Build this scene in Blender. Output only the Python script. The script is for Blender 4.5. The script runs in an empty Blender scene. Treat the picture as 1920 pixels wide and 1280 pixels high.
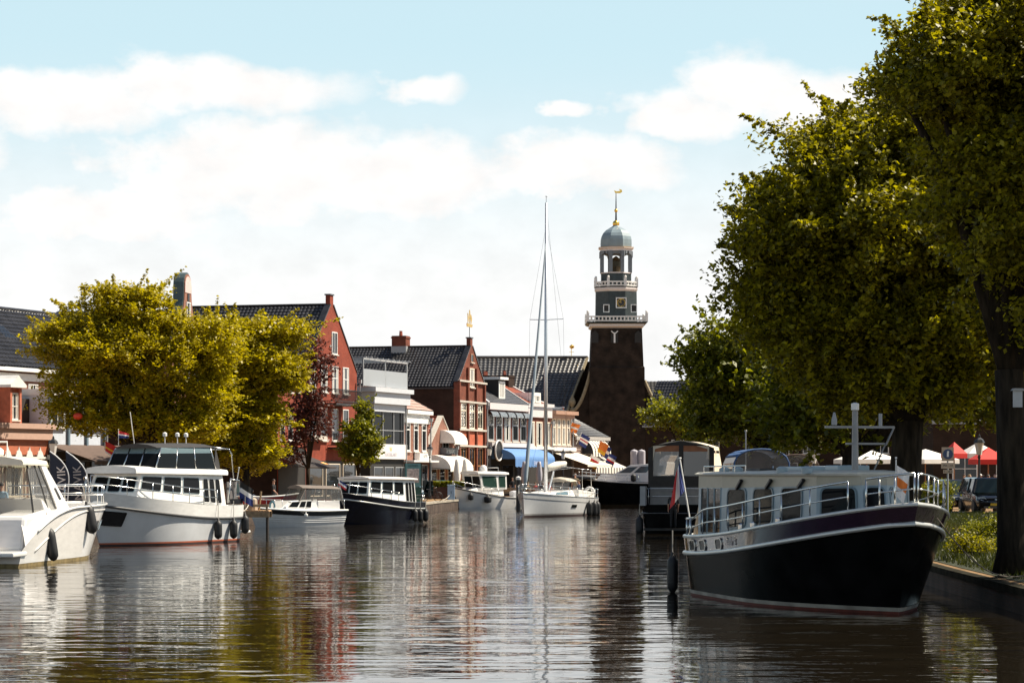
import bpy, bmesh, math, random
import numpy as np
from mathutils import Vector, Matrix
R = math.radians; PI = math.pi
S = bpy.context.scene; COL = S.collection
F, H, HY = 4800.0, 2.75, 889.0          # focal length in photo pixels, eye height over the water, horizon row
def gx(px, Y): return (px-960)*Y/F
def gz(py, Y): return H+(HY-py)*Y/F
def at(px, py, Y): return Vector((gx(px, Y), Y, gz(py, Y)))
rnd = random.Random(7)

# ---------------------------------------------------------------- mesh collector
class MB:
    def __init__(s): s.v=[]; s.f=[]; s.m=[]; s.cur=0
    def add(s, vs, fs):
        b=len(s.v); s.v += [tuple(v) for v in vs]
        for f in fs: s.f.append([i+b for i in f]); s.m.append(s.cur)
        return s
    def box(s,x0,x1,y0,y1,z0,z1):
        return s.add([(x0,y0,z0),(x1,y0,z0),(x1,y1,z0),(x0,y1,z0),(x0,y0,z1),(x1,y0,z1),(x1,y1,z1),(x0,y1,z1)],
            [(0,3,2,1),(4,5,6,7),(0,1,5,4),(1,2,6,5),(2,3,7,6),(3,0,4,7)])
    def quad(s,a,b,c,d): return s.add([a,b,c,d],[(0,1,2,3)])
    def bar(s,p,q,w,h=None):
        h=h or w; p=Vector(p); q=Vector(q); d=(q-p).normalized()
        u=d.cross(Vector((0,0,1)));  u = u.normalized() if u.length>1e-4 else Vector((1,0,0))
        v=d.cross(u); c=[(-1,-1),(1,-1),(1,1),(-1,1)]
        return s.add([p+u*(a*w/2)+v*(b*h/2) for a,b in c]+[q+u*(a*w/2)+v*(b*h/2) for a,b in c],
            [(0,1,2,3),(7,6,5,4),(0,4,5,1),(1,5,6,2),(2,6,7,3),(3,7,4,0)])
    def loft(s, rings, cap=True, close=True):
        n=len(rings[0]); vs=[p for r in rings for p in r]; fs=[]
        for i in range(len(rings)-1):
            for j in range(n if close else n-1):
                k=(j+1)%n; fs.append((i*n+j,i*n+k,(i+1)*n+k,(i+1)*n+j))
        if cap: fs.append(tuple(range(n-1,-1,-1))); fs.append(tuple((len(rings)-1)*n+j for j in range(n)))
        return s.add(vs,fs)
    def tube(s, pts, r, n=6, closed=False):
        pts=[Vector(p) for p in pts]; N=len(pts); rr = r if isinstance(r,(list,tuple)) else [r]*N
        rings=[]; up=None
        for i,p in enumerate(pts):
            if closed: d=pts[(i+1)%N]-pts[i-1]
            else: d=pts[min(i+1,N-1)]-pts[max(i-1,0)]
            d.normalize()
            if up is None:
                up=d.orthogonal().normalized()
            up=(up-d*up.dot(d)).normalized(); w=d.cross(up)
            rings.append([p+(up*math.cos(2*PI*k/n)+w*math.sin(2*PI*k/n))*rr[i] for k in range(n)])
        if closed: rings.append(rings[0])
        return s.loft(rings, cap=not closed)
    def lathe(s, prof, n=12, c=(0,0,0), ax=None):
        c=Vector(c); rings=[]
        for r,z in prof:
            ring=[Vector((r*math.cos(2*PI*k/n),r*math.sin(2*PI*k/n),z)) for k in range(n)]
            if ax: ring=[ax@p for p in ring]
            rings.append([p+c for p in ring])
        return s.loft(rings)
    def prism(s, poly, y0, y1, T=lambda a,b,y:(a,y,b)):
        """polygon in (a,b) extruded along the third axis"""
        n=len(poly); vs=[T(a,b,y0) for a,b in poly]+[T(a,b,y1) for a,b in poly]
        fs=[tuple(range(n)),tuple(range(2*n-1,n-1,-1))]+[(j,j+n,(j+1)%n+n,(j+1)%n) for j in range(n)]
        return s.add(vs,fs)
    def grid(s, fn, nu, nv, flip=False):
        vs=[fn(i/nu,j/nv) for i in range(nu+1) for j in range(nv+1)]; fs=[]
        for i in range(nu):
            for j in range(nv):
                q=(i*(nv+1)+j,(i+1)*(nv+1)+j,(i+1)*(nv+1)+j+1,i*(nv+1)+j+1); fs.append(q[::-1] if flip else q)
        return s.add(vs,fs)
    def ball(s,c,r,n=10,m=6,sx=1,sy=1,sz=1):
        c=Vector(c)
        rings=[[c+Vector((sx*r*math.sin(PI*i/m)*math.cos(2*PI*k/n),sy*r*math.sin(PI*i/m)*math.sin(2*PI*k/n),-sz*r*math.cos(PI*i/m))) for k in range(n)] for i in range(1,m)]
        s.loft(rings); return s
    def mesh(s, name, mats, smooth=False):
        me=bpy.data.meshes.new(name); me.from_pydata(s.v,[],s.f)
        for m in (mats if isinstance(mats,(list,tuple)) else [mats]): me.materials.append(m)
        if any(s.m): me.polygons.foreach_set('material_index', s.m)
        bm=bmesh.new(); bm.from_mesh(me); bmesh.ops.recalc_face_normals(bm, faces=bm.faces); bm.to_mesh(me); bm.free()
        if smooth: me.polygons.foreach_set('use_smooth',[True]*len(me.polygons))
        me.update(); return me
    def build(s, name, mats, parent=None, smooth=False, bevel=0, loc=None, rz=0, smooth_angle=None):
        o=bpy.data.objects.new(name, s.mesh(name,mats,smooth or smooth_angle is not None)); COL.objects.link(o)
        if parent is not None: o.parent=parent
        if loc is not None: o.location=loc
        if rz: o.rotation_euler=(0,0,rz)
        if smooth_angle is not None:
            try: o.data.set_sharp_from_angle(angle=R(smooth_angle))
            except Exception: pass
        if bevel:
            b=o.modifiers.new('bevel','BEVEL'); b.width=bevel; b.segments=2; b.limit_method='ANGLE'; b.angle_limit=R(40)
        return o

def tag(o, label=None, cat=None, group=None, kind=None):
    if label: o['label']=label
    if cat: o['category']=cat
    if group: o['group']=group
    if kind: o['kind']=kind
    return o
def thing(name, label, cat, loc=(0,0,0), rz=0, group=None):
    o=bpy.data.objects.new(name,None); COL.objects.link(o); o.location=loc; o.rotation_euler=(0,0,rz); o.empty_display_size=.2
    return tag(o,label,cat,group)
KIDS={}
def kids(o): return [c for c in bpy.data.objects if c.parent is o]
def copy_tree(o, parent=None):
    c=o.copy(); COL.objects.link(c)
    if parent is not None: c.parent=parent
    for ch in kids(o): copy_tree(ch,c)
    return c
def dup(o, loc, rz=0, label=None, group=None, scale=1):
    c=copy_tree(o); c.location=loc; c.rotation_euler=(0,0,rz); c.scale=(scale,)*3
    if label: c['label']=label
    if group: c['group']=group
    return c

# ---------------------------------------------------------------- materials
MAT={}
def new_mat(name):
    m=bpy.data.materials.new(name); m.use_nodes=True; nt=m.node_tree
    return m, nt, nt.nodes['Principled BSDF'], nt.nodes['Material Output']
def M(name, col=(.5,.5,.5), rough=.5, metal=0, var=.12, scale=4, bump=0, bscale=30, coat=0, spec=.5, streak=0):
    if name in MAT: return MAT[name]
    m,nt,p,out=new_mat(name); N=nt.nodes; L=nt.links
    p.inputs['Roughness'].default_value=rough; p.inputs['Metallic'].default_value=metal
    p.inputs['Coat Weight'].default_value=coat; p.inputs['Specular IOR Level'].default_value=spec
    tc=N.new('ShaderNodeTexCoord'); mp=N.new('ShaderNodeMapping'); L.new(tc.outputs['Object'],mp.inputs[0])
    if streak: mp.inputs['Scale'].default_value=(1,1,1/streak)
    nz=N.new('ShaderNodeTexNoise'); nz.inputs['Scale'].default_value=scale; nz.inputs['Detail'].default_value=5; L.new(mp.outputs[0],nz.inputs['Vector'])
    rp=N.new('ShaderNodeValToRGB'); L.new(nz.outputs['Fac'],rp.inputs[0])
    rp.color_ramp.elements[0].position=.3; rp.color_ramp.elements[1].position=.7
    rp.color_ramp.elements[0].color=tuple(max(0,c*(1-var)) for c in col)+(1,)
    rp.color_ramp.elements[1].color=tuple(min(1,c*(1+var)) for c in col)+(1,)
    L.new(rp.outputs[0],p.inputs['Base Color'])
    if bump:
        n2=N.new('ShaderNodeTexNoise'); n2.inputs['Scale'].default_value=bscale; L.new(mp.outputs[0] if streak>3 else tc.outputs['Object'],n2.inputs['Vector'])
        b=N.new('ShaderNodeBump'); b.inputs['Strength'].default_value=bump; b.inputs['Distance'].default_value=.06 if streak>3 else .02
        L.new(n2.outputs['Fac'],b.inputs['Height']); L.new(b.outputs[0],p.inputs['Normal'])
    MAT[name]=m; return m
def BR(name, c1, c2, mortar, sx=.22, rough=.8, var=.35):
    """brick: real courses, patchy weathering"""
    if name in MAT: return MAT[name]
    m,nt,p,out=new_mat(name); N=nt.nodes; L=nt.links
    p.inputs['Roughness'].default_value=rough; p.inputs['Specular IOR Level'].default_value=.2
    tc=N.new('ShaderNodeTexCoord'); sp=N.new('ShaderNodeSeparateXYZ'); L.new(tc.outputs['Object'],sp.inputs[0])
    ad=N.new('ShaderNodeMath'); L.new(sp.outputs[0],ad.inputs[0]); L.new(sp.outputs[1],ad.inputs[1])
    cb=N.new('ShaderNodeCombineXYZ'); L.new(ad.outputs[0],cb.inputs[0]); L.new(sp.outputs[2],cb.inputs[1])
    bt=N.new('ShaderNodeTexBrick'); L.new(cb.outputs[0],bt.inputs['Vector'])
    bt.inputs['Scale'].default_value=1; bt.inputs['Brick Width'].default_value=sx; bt.inputs['Row Height'].default_value=sx*.32
    bt.inputs['Mortar Size'].default_value=.008; bt.inputs['Color1'].default_value=c1+(1,); bt.inputs['Color2'].default_value=c2+(1,); bt.inputs['Mortar'].default_value=mortar+(1,)
    nz=N.new('ShaderNodeTexNoise'); nz.inputs['Scale'].default_value=.9; nz.inputs['Detail'].default_value=7; L.new(tc.outputs['Object'],nz.inputs['Vector'])
    mr=N.new('ShaderNodeMapRange'); mr.inputs[1].default_value=.3; mr.inputs[2].default_value=.7; mr.inputs[3].default_value=1-var; mr.inputs[4].default_value=1+var; L.new(nz.outputs['Fac'],mr.inputs[0])
    mx=N.new('ShaderNodeMix'); mx.data_type='RGBA'; mx.blend_type='MULTIPLY'; mx.inputs['Factor'].default_value=1
    L.new(bt.outputs['Color'],mx.inputs[6]); L.new(mr.outputs[0],mx.inputs[7]); L.new(mx.outputs[2],p.inputs['Base Color'])
    b=N.new('ShaderNodeBump'); b.inputs['Strength'].default_value=.4; b.inputs['Distance'].default_value=.01; L.new(bt.outputs['Fac'],b.inputs['Height']); b.invert=True; L.new(b.outputs[0],p.inputs['Normal'])
    MAT[name]=m; return m
def LEAF(name, c1, c2, trans=.45, tcol=None):
    if name in MAT: return MAT[name]
    m,nt,p,out=new_mat(name); N=nt.nodes; L=nt.links
    g=N.new('ShaderNodeNewGeometry'); rp=N.new('ShaderNodeValToRGB'); L.new(g.outputs['Random Per Island'],rp.inputs[0])
    rp.color_ramp.elements[0].color=c1+(1,); rp.color_ramp.elements[1].color=c2+(1,)
    L.new(rp.outputs[0],p.inputs['Base Color']); p.inputs['Roughness'].default_value=.45; p.inputs['Specular IOR Level'].default_value=.35
    t=N.new('ShaderNodeBsdfTranslucent'); mm=N.new('ShaderNodeMix'); mm.data_type='RGBA'; mm.blend_type='MULTIPLY'; mm.inputs['Factor'].default_value=1
    L.new(rp.outputs[0],mm.inputs[6]); mm.inputs[7].default_value=(tcol or (1.9,1.7,.7))+(1,); L.new(mm.outputs[2],t.inputs[0])
    mx=N.new('ShaderNodeMixShader'); mx.inputs[0].default_value=trans; L.new(p.outputs[0],mx.inputs[1]); L.new(t.outputs[0],mx.inputs[2]); L.new(mx.outputs[0],out.inputs[0])
    MAT[name]=m; return m
def GLASS(name, tint=(.015,.018,.02), alpha=None, rough=.03, ior=1.45):
    """dark window glass; with alpha, clear film that lets the view through"""
    if name in MAT: return MAT[name]
    m,nt,p,out=new_mat(name); N=nt.nodes; L=nt.links
    p.inputs['Roughness'].default_value=rough; p.inputs['Base Color'].default_value=tint+(1,); p.inputs['IOR'].default_value=ior
    tc=N.new('ShaderNodeTexCoord'); nz=N.new('ShaderNodeTexNoise'); nz.inputs['Scale'].default_value=1.3; L.new(tc.outputs['Object'],nz.inputs['Vector'])
    b=N.new('ShaderNodeBump'); b.inputs['Strength'].default_value=.06; b.inputs['Distance'].default_value=.03; L.new(nz.outputs['Fac'],b.inputs['Height']); L.new(b.outputs[0],p.inputs['Normal'])
    if alpha is not None:
        t=N.new('ShaderNodeBsdfTransparent'); t.inputs[0].default_value=(.9,.9,.88,1)
        mx=N.new('ShaderNodeMixShader'); mx.inputs[0].default_value=alpha; L.new(t.outputs[0],mx.inputs[1]); L.new(p.outputs[0],mx.inputs[2]); L.new(mx.outputs[0],out.inputs[0])
    MAT[name]=m; return m

WHITE=M('white_paint',(.76,.75,.72),.4,var=.08,scale=2.5,streak=.3); GEL=M('white_gelcoat',(.78,.76,.73),.2,var=.07,scale=1.6,coat=.35,streak=.25)
CREAM=M('cream_paint',(.7,.62,.5),.5,var=.06); GREYP=M('grey_paint',(.3,.31,.32),.45,var=.08)
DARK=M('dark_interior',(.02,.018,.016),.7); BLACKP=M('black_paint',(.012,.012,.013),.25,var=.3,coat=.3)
RUBBER=M('black_rubber',(.012,.012,.013),.55,var=.3); STEEL=M('stainless_steel',(.62,.62,.6),.22,metal=1,var=.05)
ALU=M('aluminium_mast',(.62,.64,.66),.35,metal=.6,var=.05); WOOD=M('weathered_wood',(.3,.2,.11),.75,var=.35,scale=6,bump=.3)
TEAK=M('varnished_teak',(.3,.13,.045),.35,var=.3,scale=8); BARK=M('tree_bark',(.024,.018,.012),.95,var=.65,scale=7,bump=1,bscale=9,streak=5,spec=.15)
GLS=GLASS('window_glass'); CLEAR=GLASS('clear_canopy_film',(.2,.2,.2),.28,.06); SMOKE=GLASS('smoked_glass',(.008,.009,.01),None,.04,1.16)
STONE=M('pale_stone',(.5,.46,.4),.7,var=.15); CONC=M('quay_concrete',(.33,.29,.23),.85,var=.3,scale=2,bump=.3)
CURT=M('white_curtain',(.7,.68,.62),.8,var=.1); GOLD=M('gilded_metal',(.85,.55,.12),.3,metal=.9,var=.1)
BLKMETAL=M('black_iron',(.02,.02,.022),.45,var=.2); NAVY=M('navy_canvas',(.012,.02,.045),.75,var=.2)
PINKB=M('salmon_plaster',(.4,.22,.15),.75,var=.12,scale=2)

# ---------------------------------------------------------------- camera, light, sky
cam=bpy.data.cameras.new('camera'); co=bpy.data.objects.new('camera',cam); COL.objects.link(co)
co.location=(0,0,H); co.rotation_euler=(R(90),0,0); cam.sensor_width=36; cam.lens=36*F/1920
cam.shift_y=(HY-640)/1920; cam.clip_start=.5; cam.clip_end=6000; S.camera=co
S.view_settings.view_transform='Standard'; S.view_settings.look='None'; S.view_settings.gamma=1; S.view_settings.exposure=.87
SUN_EL=R(53); sd=Vector((.96,.25)).normalized()
sun_dir=Vector((sd.x*math.cos(SUN_EL),sd.y*math.cos(SUN_EL),math.sin(SUN_EL)))
sl=bpy.data.lights.new('sun','SUN'); so=bpy.data.objects.new('sun',sl); COL.objects.link(so)
sl.energy=5.0; sl.angle=R(.53); sl.color=(1,.9,.74); so.rotation_euler=sun_dir.to_track_quat('Z','Y').to_euler(); so.location=(40,40,60)
w=bpy.data.worlds.new('World'); S.world=w; w.use_nodes=True; nt=w.node_tree; N=nt.nodes; L=nt.links; N.clear()
wo=N.new('ShaderNodeOutputWorld'); bg=N.new('ShaderNodeBackground'); L.new(bg.outputs[0],wo.inputs[0]); SKYS=.05; bg.inputs[1].default_value=SKYS
sky=N.new('ShaderNodeTexSky'); sky.sky_type='NISHITA'; sky.sun_disc=False; sky.sun_elevation=SUN_EL; sky.sun_rotation=math.atan2(sd.x,sd.y)
sky.air_density=1.0; sky.dust_density=.9; sky.ozone_density=1.2
tc=N.new('ShaderNodeTexCoord'); sp=N.new('ShaderNodeSeparateXYZ'); L.new(tc.outputs['Generated'],sp.inputs[0])
def mth(op,a,b=None,c=None):
    n=N.new('ShaderNodeMath'); n.operation=op
    for i,x in enumerate((a,b,c)):
        if x is None: continue
        if isinstance(x,(int,float)): n.inputs[i].default_value=x
        else: L.new(x,n.inputs[i])
    return n.outputs[0]
az=mth('MULTIPLY',mth('ARCTAN2',sp.outputs[0],sp.outputs[1]),57.2958); el=mth('MULTIPLY',mth('ARCSINE',sp.outputs[2]),57.2958)
cvec=N.new('ShaderNodeCombineXYZ'); L.new(az,cvec.inputs[0]); L.new(mth('MULTIPLY',el,1.5),cvec.inputs[1])
def noise(sc,det,rough=.55,v=cvec.outputs[0]):
    n=N.new('ShaderNodeTexNoise'); n.inputs['Scale'].default_value=sc; n.inputs['Detail'].default_value=det; n.inputs['Roughness'].default_value=rough; L.new(v,n.inputs['Vector']); return n
wn=noise(.55,4); ws=N.new('ShaderNodeSeparateXYZ'); L.new(wn.outputs['Color'],ws.inputs[0])
azw=mth('ADD',az,mth('MULTIPLY',mth('SUBTRACT',ws.outputs[0],.5),2.2)); elw=mth('ADD',el,mth('MULTIPLY',mth('SUBTRACT',ws.outputs[1],.5),1.0))
dens=None
# cumulus banks: centre azimuth, elevation, half width, half height in degrees
CL=[(118,205,215,62),(330,160,130,52),(470,180,190,46),(500,330,330,105),(760,335,230,85),(1080,315,230,62),(200,410,270,55),(790,170,95,30),(1062,212,45,16),(1290,215,150,48),(1400,165,130,60),(1520,200,120,60),(1900,330,300,80),(-200,300,200,90)]
for px,py,a,b in CL:
    ca=math.degrees(math.atan((px-960)/F)); ce=math.degrees(math.atan((HY-py)/F)); sa=math.degrees(a/F); sb=math.degrees(b/F)
    dx=mth('DIVIDE',mth('SUBTRACT',azw,ca),sa); dy=mth('DIVIDE',mth('SUBTRACT',elw,ce),sb)
    k=mth('SUBTRACT',1,mth('ADD',mth('MULTIPLY',dx,dx),mth('MULTIPLY',dy,dy)))
    dens=k if dens is None else mth('MAXIMUM',dens,k)
fb=noise(1.1,8,.6)
d2=mth('ADD',mth('MAXIMUM',dens,-1.2),mth('MULTIPLY',mth('SUBTRACT',fb.outputs['Fac'],.5),1.9))
mask=N.new('ShaderNodeMapRange'); mask.interpolation_type='SMOOTHSTEP'; mask.inputs[1].default_value=-.75; mask.inputs[2].default_value=.85; L.new(d2,mask.inputs[0])
# fair-weather cloud over the rest of the sky
far=noise(.06,7,.6); fm=N.new('ShaderNodeMapRange'); fm.inputs[1].default_value=.52; fm.inputs[2].default_value=.66; L.new(far.outputs['Fac'],fm.inputs[0])
hi=N.new('ShaderNodeMapRange'); hi.inputs[1].default_value=10; hi.inputs[2].default_value=16; L.new(el,hi.inputs[0])
veil=N.new('ShaderNodeMapRange'); veil.interpolation_type='SMOOTHSTEP'; veil.inputs[1].default_value=9.8; veil.inputs[2].default_value=3.6; veil.inputs[3].default_value=.0; veil.inputs[4].default_value=.9; L.new(el,veil.inputs[0])
cm=mth('MAXIMUM',mth('MAXIMUM',mask.outputs[0],mth('MULTIPLY',hi.outputs[0],mth('MULTIPLY',fm.outputs[0],.25))),veil.outputs[0])
shade=noise(.8,5); sr=N.new('ShaderNodeMapRange'); sr.inputs[1].default_value=.3; sr.inputs[2].default_value=.65; sr.inputs[3].default_value=.93; sr.inputs[4].default_value=1.04; L.new(shade.outputs['Fac'],sr.inputs[0])
# pale cyan summer haze in the lower sky over the physical sky
lo=N.new('ShaderNodeMapRange'); lo.interpolation_type='SMOOTHSTEP'; lo.inputs[1].default_value=9; lo.inputs[2].default_value=26; lo.inputs[3].default_value=.92; lo.inputs[4].default_value=.0; L.new(el,lo.inputs[0])
hc=N.new('ShaderNodeMix'); hc.data_type='RGBA'; L.new(lo.outputs[0],hc.inputs['Factor']); L.new(sky.outputs[0],hc.inputs[6]); hc.inputs[7].default_value=tuple(c/SKYS for c in (.36,.485,.53))+(1,)
cc=N.new('ShaderNodeMix'); cc.data_type='RGBA'; cc.blend_type='MULTIPLY'; cc.inputs['Factor'].default_value=1; cc.inputs[6].default_value=tuple(c/SKYS for c in (.575,.562,.552))+(1,); L.new(sr.outputs[0],cc.inputs[7])
mx=N.new('ShaderNodeMix'); mx.data_type='RGBA'; L.new(cm,mx.inputs['Factor']); L.new(hc.outputs[2],mx.inputs[6]); L.new(cc.outputs[2],mx.inputs[7]); L.new(mx.outputs[2],bg.inputs[0])
# ================================================================ setting: water, banks, quays
def water_mat():
    m,nt,p,out=new_mat('canal_water'); N=nt.nodes; L=nt.links
    p.inputs['Base Color'].default_value=(.013,.010,.006,1); p.inputs['Roughness'].default_value=.02; p.inputs['IOR'].default_value=1.33
    tc=N.new('ShaderNodeTexCoord'); h=None
    for sx,sy,sc,amp,det in ((.42,1,.7,.034,2),(.5,1,1.9,.0085,2),(.6,1,5.0,.0022,2)):
        mp=N.new('ShaderNodeMapping'); mp.inputs['Scale'].default_value=(sx,sy,1); L.new(tc.outputs['Object'],mp.inputs[0]); mp.inputs['Rotation'].default_value=(0,0,R(14*sc))
        n=N.new('ShaderNodeTexNoise'); n.inputs['Scale'].default_value=sc; n.inputs['Detail'].default_value=det; L.new(mp.outputs[0],n.inputs['Vector'])
        a=N.new('ShaderNodeMath'); a.operation='MULTIPLY'; L.new(n.outputs['Fac'],a.inputs[0]); a.inputs[1].default_value=amp
        if h is None: h=a.outputs[0]
        else:
            s=N.new('ShaderNodeMath'); L.new(h,s.inputs[0]); L.new(a.outputs[0],s.inputs[1]); h=s.outputs[0]
    g=N.new('ShaderNodeTexNoise'); g.inputs['Scale'].default_value=.07; g.inputs['Detail'].default_value=2; L.new(tc.outputs['Object'],g.inputs['Vector'])
    mr=N.new('ShaderNodeMapRange'); mr.inputs[1].default_value=.35; mr.inputs[2].default_value=.65; mr.inputs[3].default_value=.55; mr.inputs[4].default_value=1.25; L.new(g.outputs['Fac'],mr.inputs[0])
    # churned water round the sailing yacht under way
    vd=N.new('ShaderNodeVectorMath'); vd.operation='DISTANCE'; vd.inputs[1].default_value=(4.5,182,0); L.new(tc.outputs['Object'],vd.inputs[0])
    w2=N.new('ShaderNodeMapRange'); w2.inputs[1].default_value=6; w2.inputs[2].default_value=26; w2.inputs[3].default_value=2.6; w2.inputs[4].default_value=0; L.new(vd.outputs['Value'],w2.inputs[0])
    ad=N.new('ShaderNodeMath'); L.new(mr.outputs[0],ad.inputs[0]); L.new(w2.outputs[0],ad.inputs[1])
    mu=N.new('ShaderNodeMath'); mu.operation='MULTIPLY'; L.new(h,mu.inputs[0]); L.new(ad.outputs[0],mu.inputs[1])
    b=N.new('ShaderNodeBump'); b.inputs['Strength'].default_value=1; b.inputs['Distance'].default_value=WAVE; L.new(mu.outputs[0],b.inputs['Height']); L.new(b.outputs[0],p.inputs['Normal'])
    return m
WAVE=1.0
m=MB().quad((-400,-60,0),(400,-60,0),(400,700,0),(-400,700,0)); tag(m.build('water',water_mat()),kind='structure')

PAVE=BR('clinker_pavement',(.27,.17,.085),(.22,.135,.065),(.15,.1,.06),.2,.85,.25)
LQ=[(-20,-50),(-20,80),(-19,110),(-15.5,130),(-13,147),(-10,163),(-6.8,167),(-5.4,190),(-4.2,204),(.7,223),(5,238),(9,250),(12,262)]
RQ=[(13.6,262),(13.8,200),(14.5,150),(14.5,125),(12.6,105),(10.9,80),(10.2,60),(9.9,45),(9.9,20),(9.9,-50)]
GZ=.75
def ground():
    m=MB()
    pl=[(x,y,GZ) for x,y in LQ]; n=len(pl)
    for i in range(n-1):
        a,b=pl[i],pl[i+1]; m.quad((-1500,a[1],GZ),a,b,(-1500,b[1],GZ))
    # far side and right bank: rises gently from a low edge to the street
    m.quad((-1500,262,GZ),(12,262,GZ),(12,3000,GZ),(-1500,3000,GZ)); m.quad((12,262,GZ),(13.6,262,GZ),(13.6,3000,GZ),(12,3000,GZ))
    def rz(d): return GZ if d==0 else .72
    for i in range(len(RQ)-1):
        a,b=RQ[i],RQ[i+1]; prev=0
        za=.75 if a[1]>100 else .5; zb=.75 if b[1]>100 else .5
        m.quad((a[0],a[1],za),(b[0],b[1],zb),(b[0]+4,b[1],1.0),(a[0]+4,a[1],1.0))
        m.quad((a[0]+4,a[1],1.0),(b[0]+4,b[1],1.0),(1500,b[1],1.0),(1500,a[1],1.0))
    m.add([(13.6,262,.75),(17.6,262,1.0),(13.6,3000,.75),(17.6,3000,1.0),(1500,262,1.0),(1500,3000,1.0)],[(0,1,3,2),(1,4,5,3)])
    return m
tag(ground().build('ground',PAVE),kind='structure')
def wall_strip(line,zt):
    m=MB()
    for i in range(len(line)-1):
        a,b=line[i],line[i+1]; m.quad((a[0],a[1],-1.2),(b[0],b[1],-1.2),(b[0],b[1],zt(b)-.12),(a[0],a[1],zt(a)-.12))
    return m
def cap_strip(line,zt,side,wid=.4,over=.05):
    m=MB(); pts=[Vector((x,y)) for x,y in line]; nn=[]
    for i,p in enumerate(pts):
        d=(pts[min(i+1,len(pts)-1)]-pts[max(i-1,0)]).normalized(); nn.append(Vector((-d.y,d.x))*side)
    rings=[]
    for p,n,l in zip(pts,nn,line):
        z=zt(l); o=p-n*over; q=p+n*wid
        rings.append([(o.x,o.y,z-.12),(o.x,o.y,z+.03),(q.x,q.y,z+.03),(q.x,q.y,z-.12)])
    m.loft(rings); return m
QW=BR('quay_brick',(.09,.06,.045),(.07,.05,.04),(.06,.055,.05),.22,.85,.5)
lz=lambda p:GZ; rzz=lambda p:.75 if p[1]>100 else .5
tag(wall_strip(LQ+[RQ[0]],lz).build('quay_wall',QW),kind='structure'); tag(cap_strip(LQ+[RQ[0]],lz,1).build('quay_kerb',CONC),kind='structure')
tag(wall_strip(RQ,rzz).build('bank_wall',QW),kind='structure'); tag(cap_strip(RQ,rzz,1).build('bank_kerb',M('shaded_kerb',(.03,.028,.02),.95,var=.5,scale=2,bump=.3,spec=.03)),kind='structure')  # bank kerb: concrete darkened, the shade of this bank is in its colour
# ================================================================ building helpers
# a house stands on an Empty at the near corner of its front; local x runs along the front, y into the house, z up
TILEM=M('glazed_black_tile',(.022,.022,.024),.26,var=.5,scale=1.2,spec=.6)
TILEG=M('grey_roof_tile',(.05,.05,.052),.3,var=.4,scale=1.5,spec=.6)
TILER=M('red_roof_tile',(.28,.07,.035),.5,var=.3,scale=2)
TILEP=M('pinkish_roof_tile',(.36,.22,.18),.6,var=.2,scale=2)
SLATE=M('slate_roof',(.06,.062,.068),.4,var=.5,scale=5)
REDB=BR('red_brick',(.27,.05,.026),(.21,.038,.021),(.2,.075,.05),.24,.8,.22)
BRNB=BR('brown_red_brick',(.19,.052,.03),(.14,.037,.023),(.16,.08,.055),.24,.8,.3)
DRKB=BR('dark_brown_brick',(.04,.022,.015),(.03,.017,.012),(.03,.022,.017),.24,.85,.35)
PNKB=BR('pink_brick',(.28,.125,.085),(.22,.095,.068),(.24,.15,.11),.24,.8,.2)
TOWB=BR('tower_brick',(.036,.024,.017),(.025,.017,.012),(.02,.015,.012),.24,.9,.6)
GREYB=M('grey_render',(.17,.165,.16),.8,var=.15,scale=2)
def tile_roof(m,e0,e1,r0,r1,col=.3,row=.36,amp=.05,step=.05):
    """pantiles between an eave edge e0-e1 and a ridge edge r0-r1: rolls along the edge, overlapping courses up the slope"""
    e0,e1,r0,r1=map(Vector,(e0,e1,r0,r1)); nrm=(e1-e0).cross(r0-e0).normalized()
    if nrm.z<0: nrm=-nrm
    nc=max(2,int((e1-e0).length/col)); nr=max(2,int(((r0-e0).length+(r1-e1).length)/2/row)); k=4
    us=[i/(nc*k) for i in range(nc*k+1)]; vs=[]
    for j in range(nr): vs += [(j/nr,1),((j+1)/nr-1e-4,0)]
    prof=[0,.75,1,.35]
    P=[[ (e0.lerp(e1,u)).lerp(r0.lerp(r1,u),v)+nrm*(amp*prof[i%k]+step*s+.03) for v,s in vs] for i,u in enumerate(us)]
    m.grid(lambda a,b:P[round(a*(len(us)-1))][round(b*(len(vs)-1))],len(us)-1,len(vs)-1)
    # underside
    m.quad(e0,e1,r1,r0)
WIN={}
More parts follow.
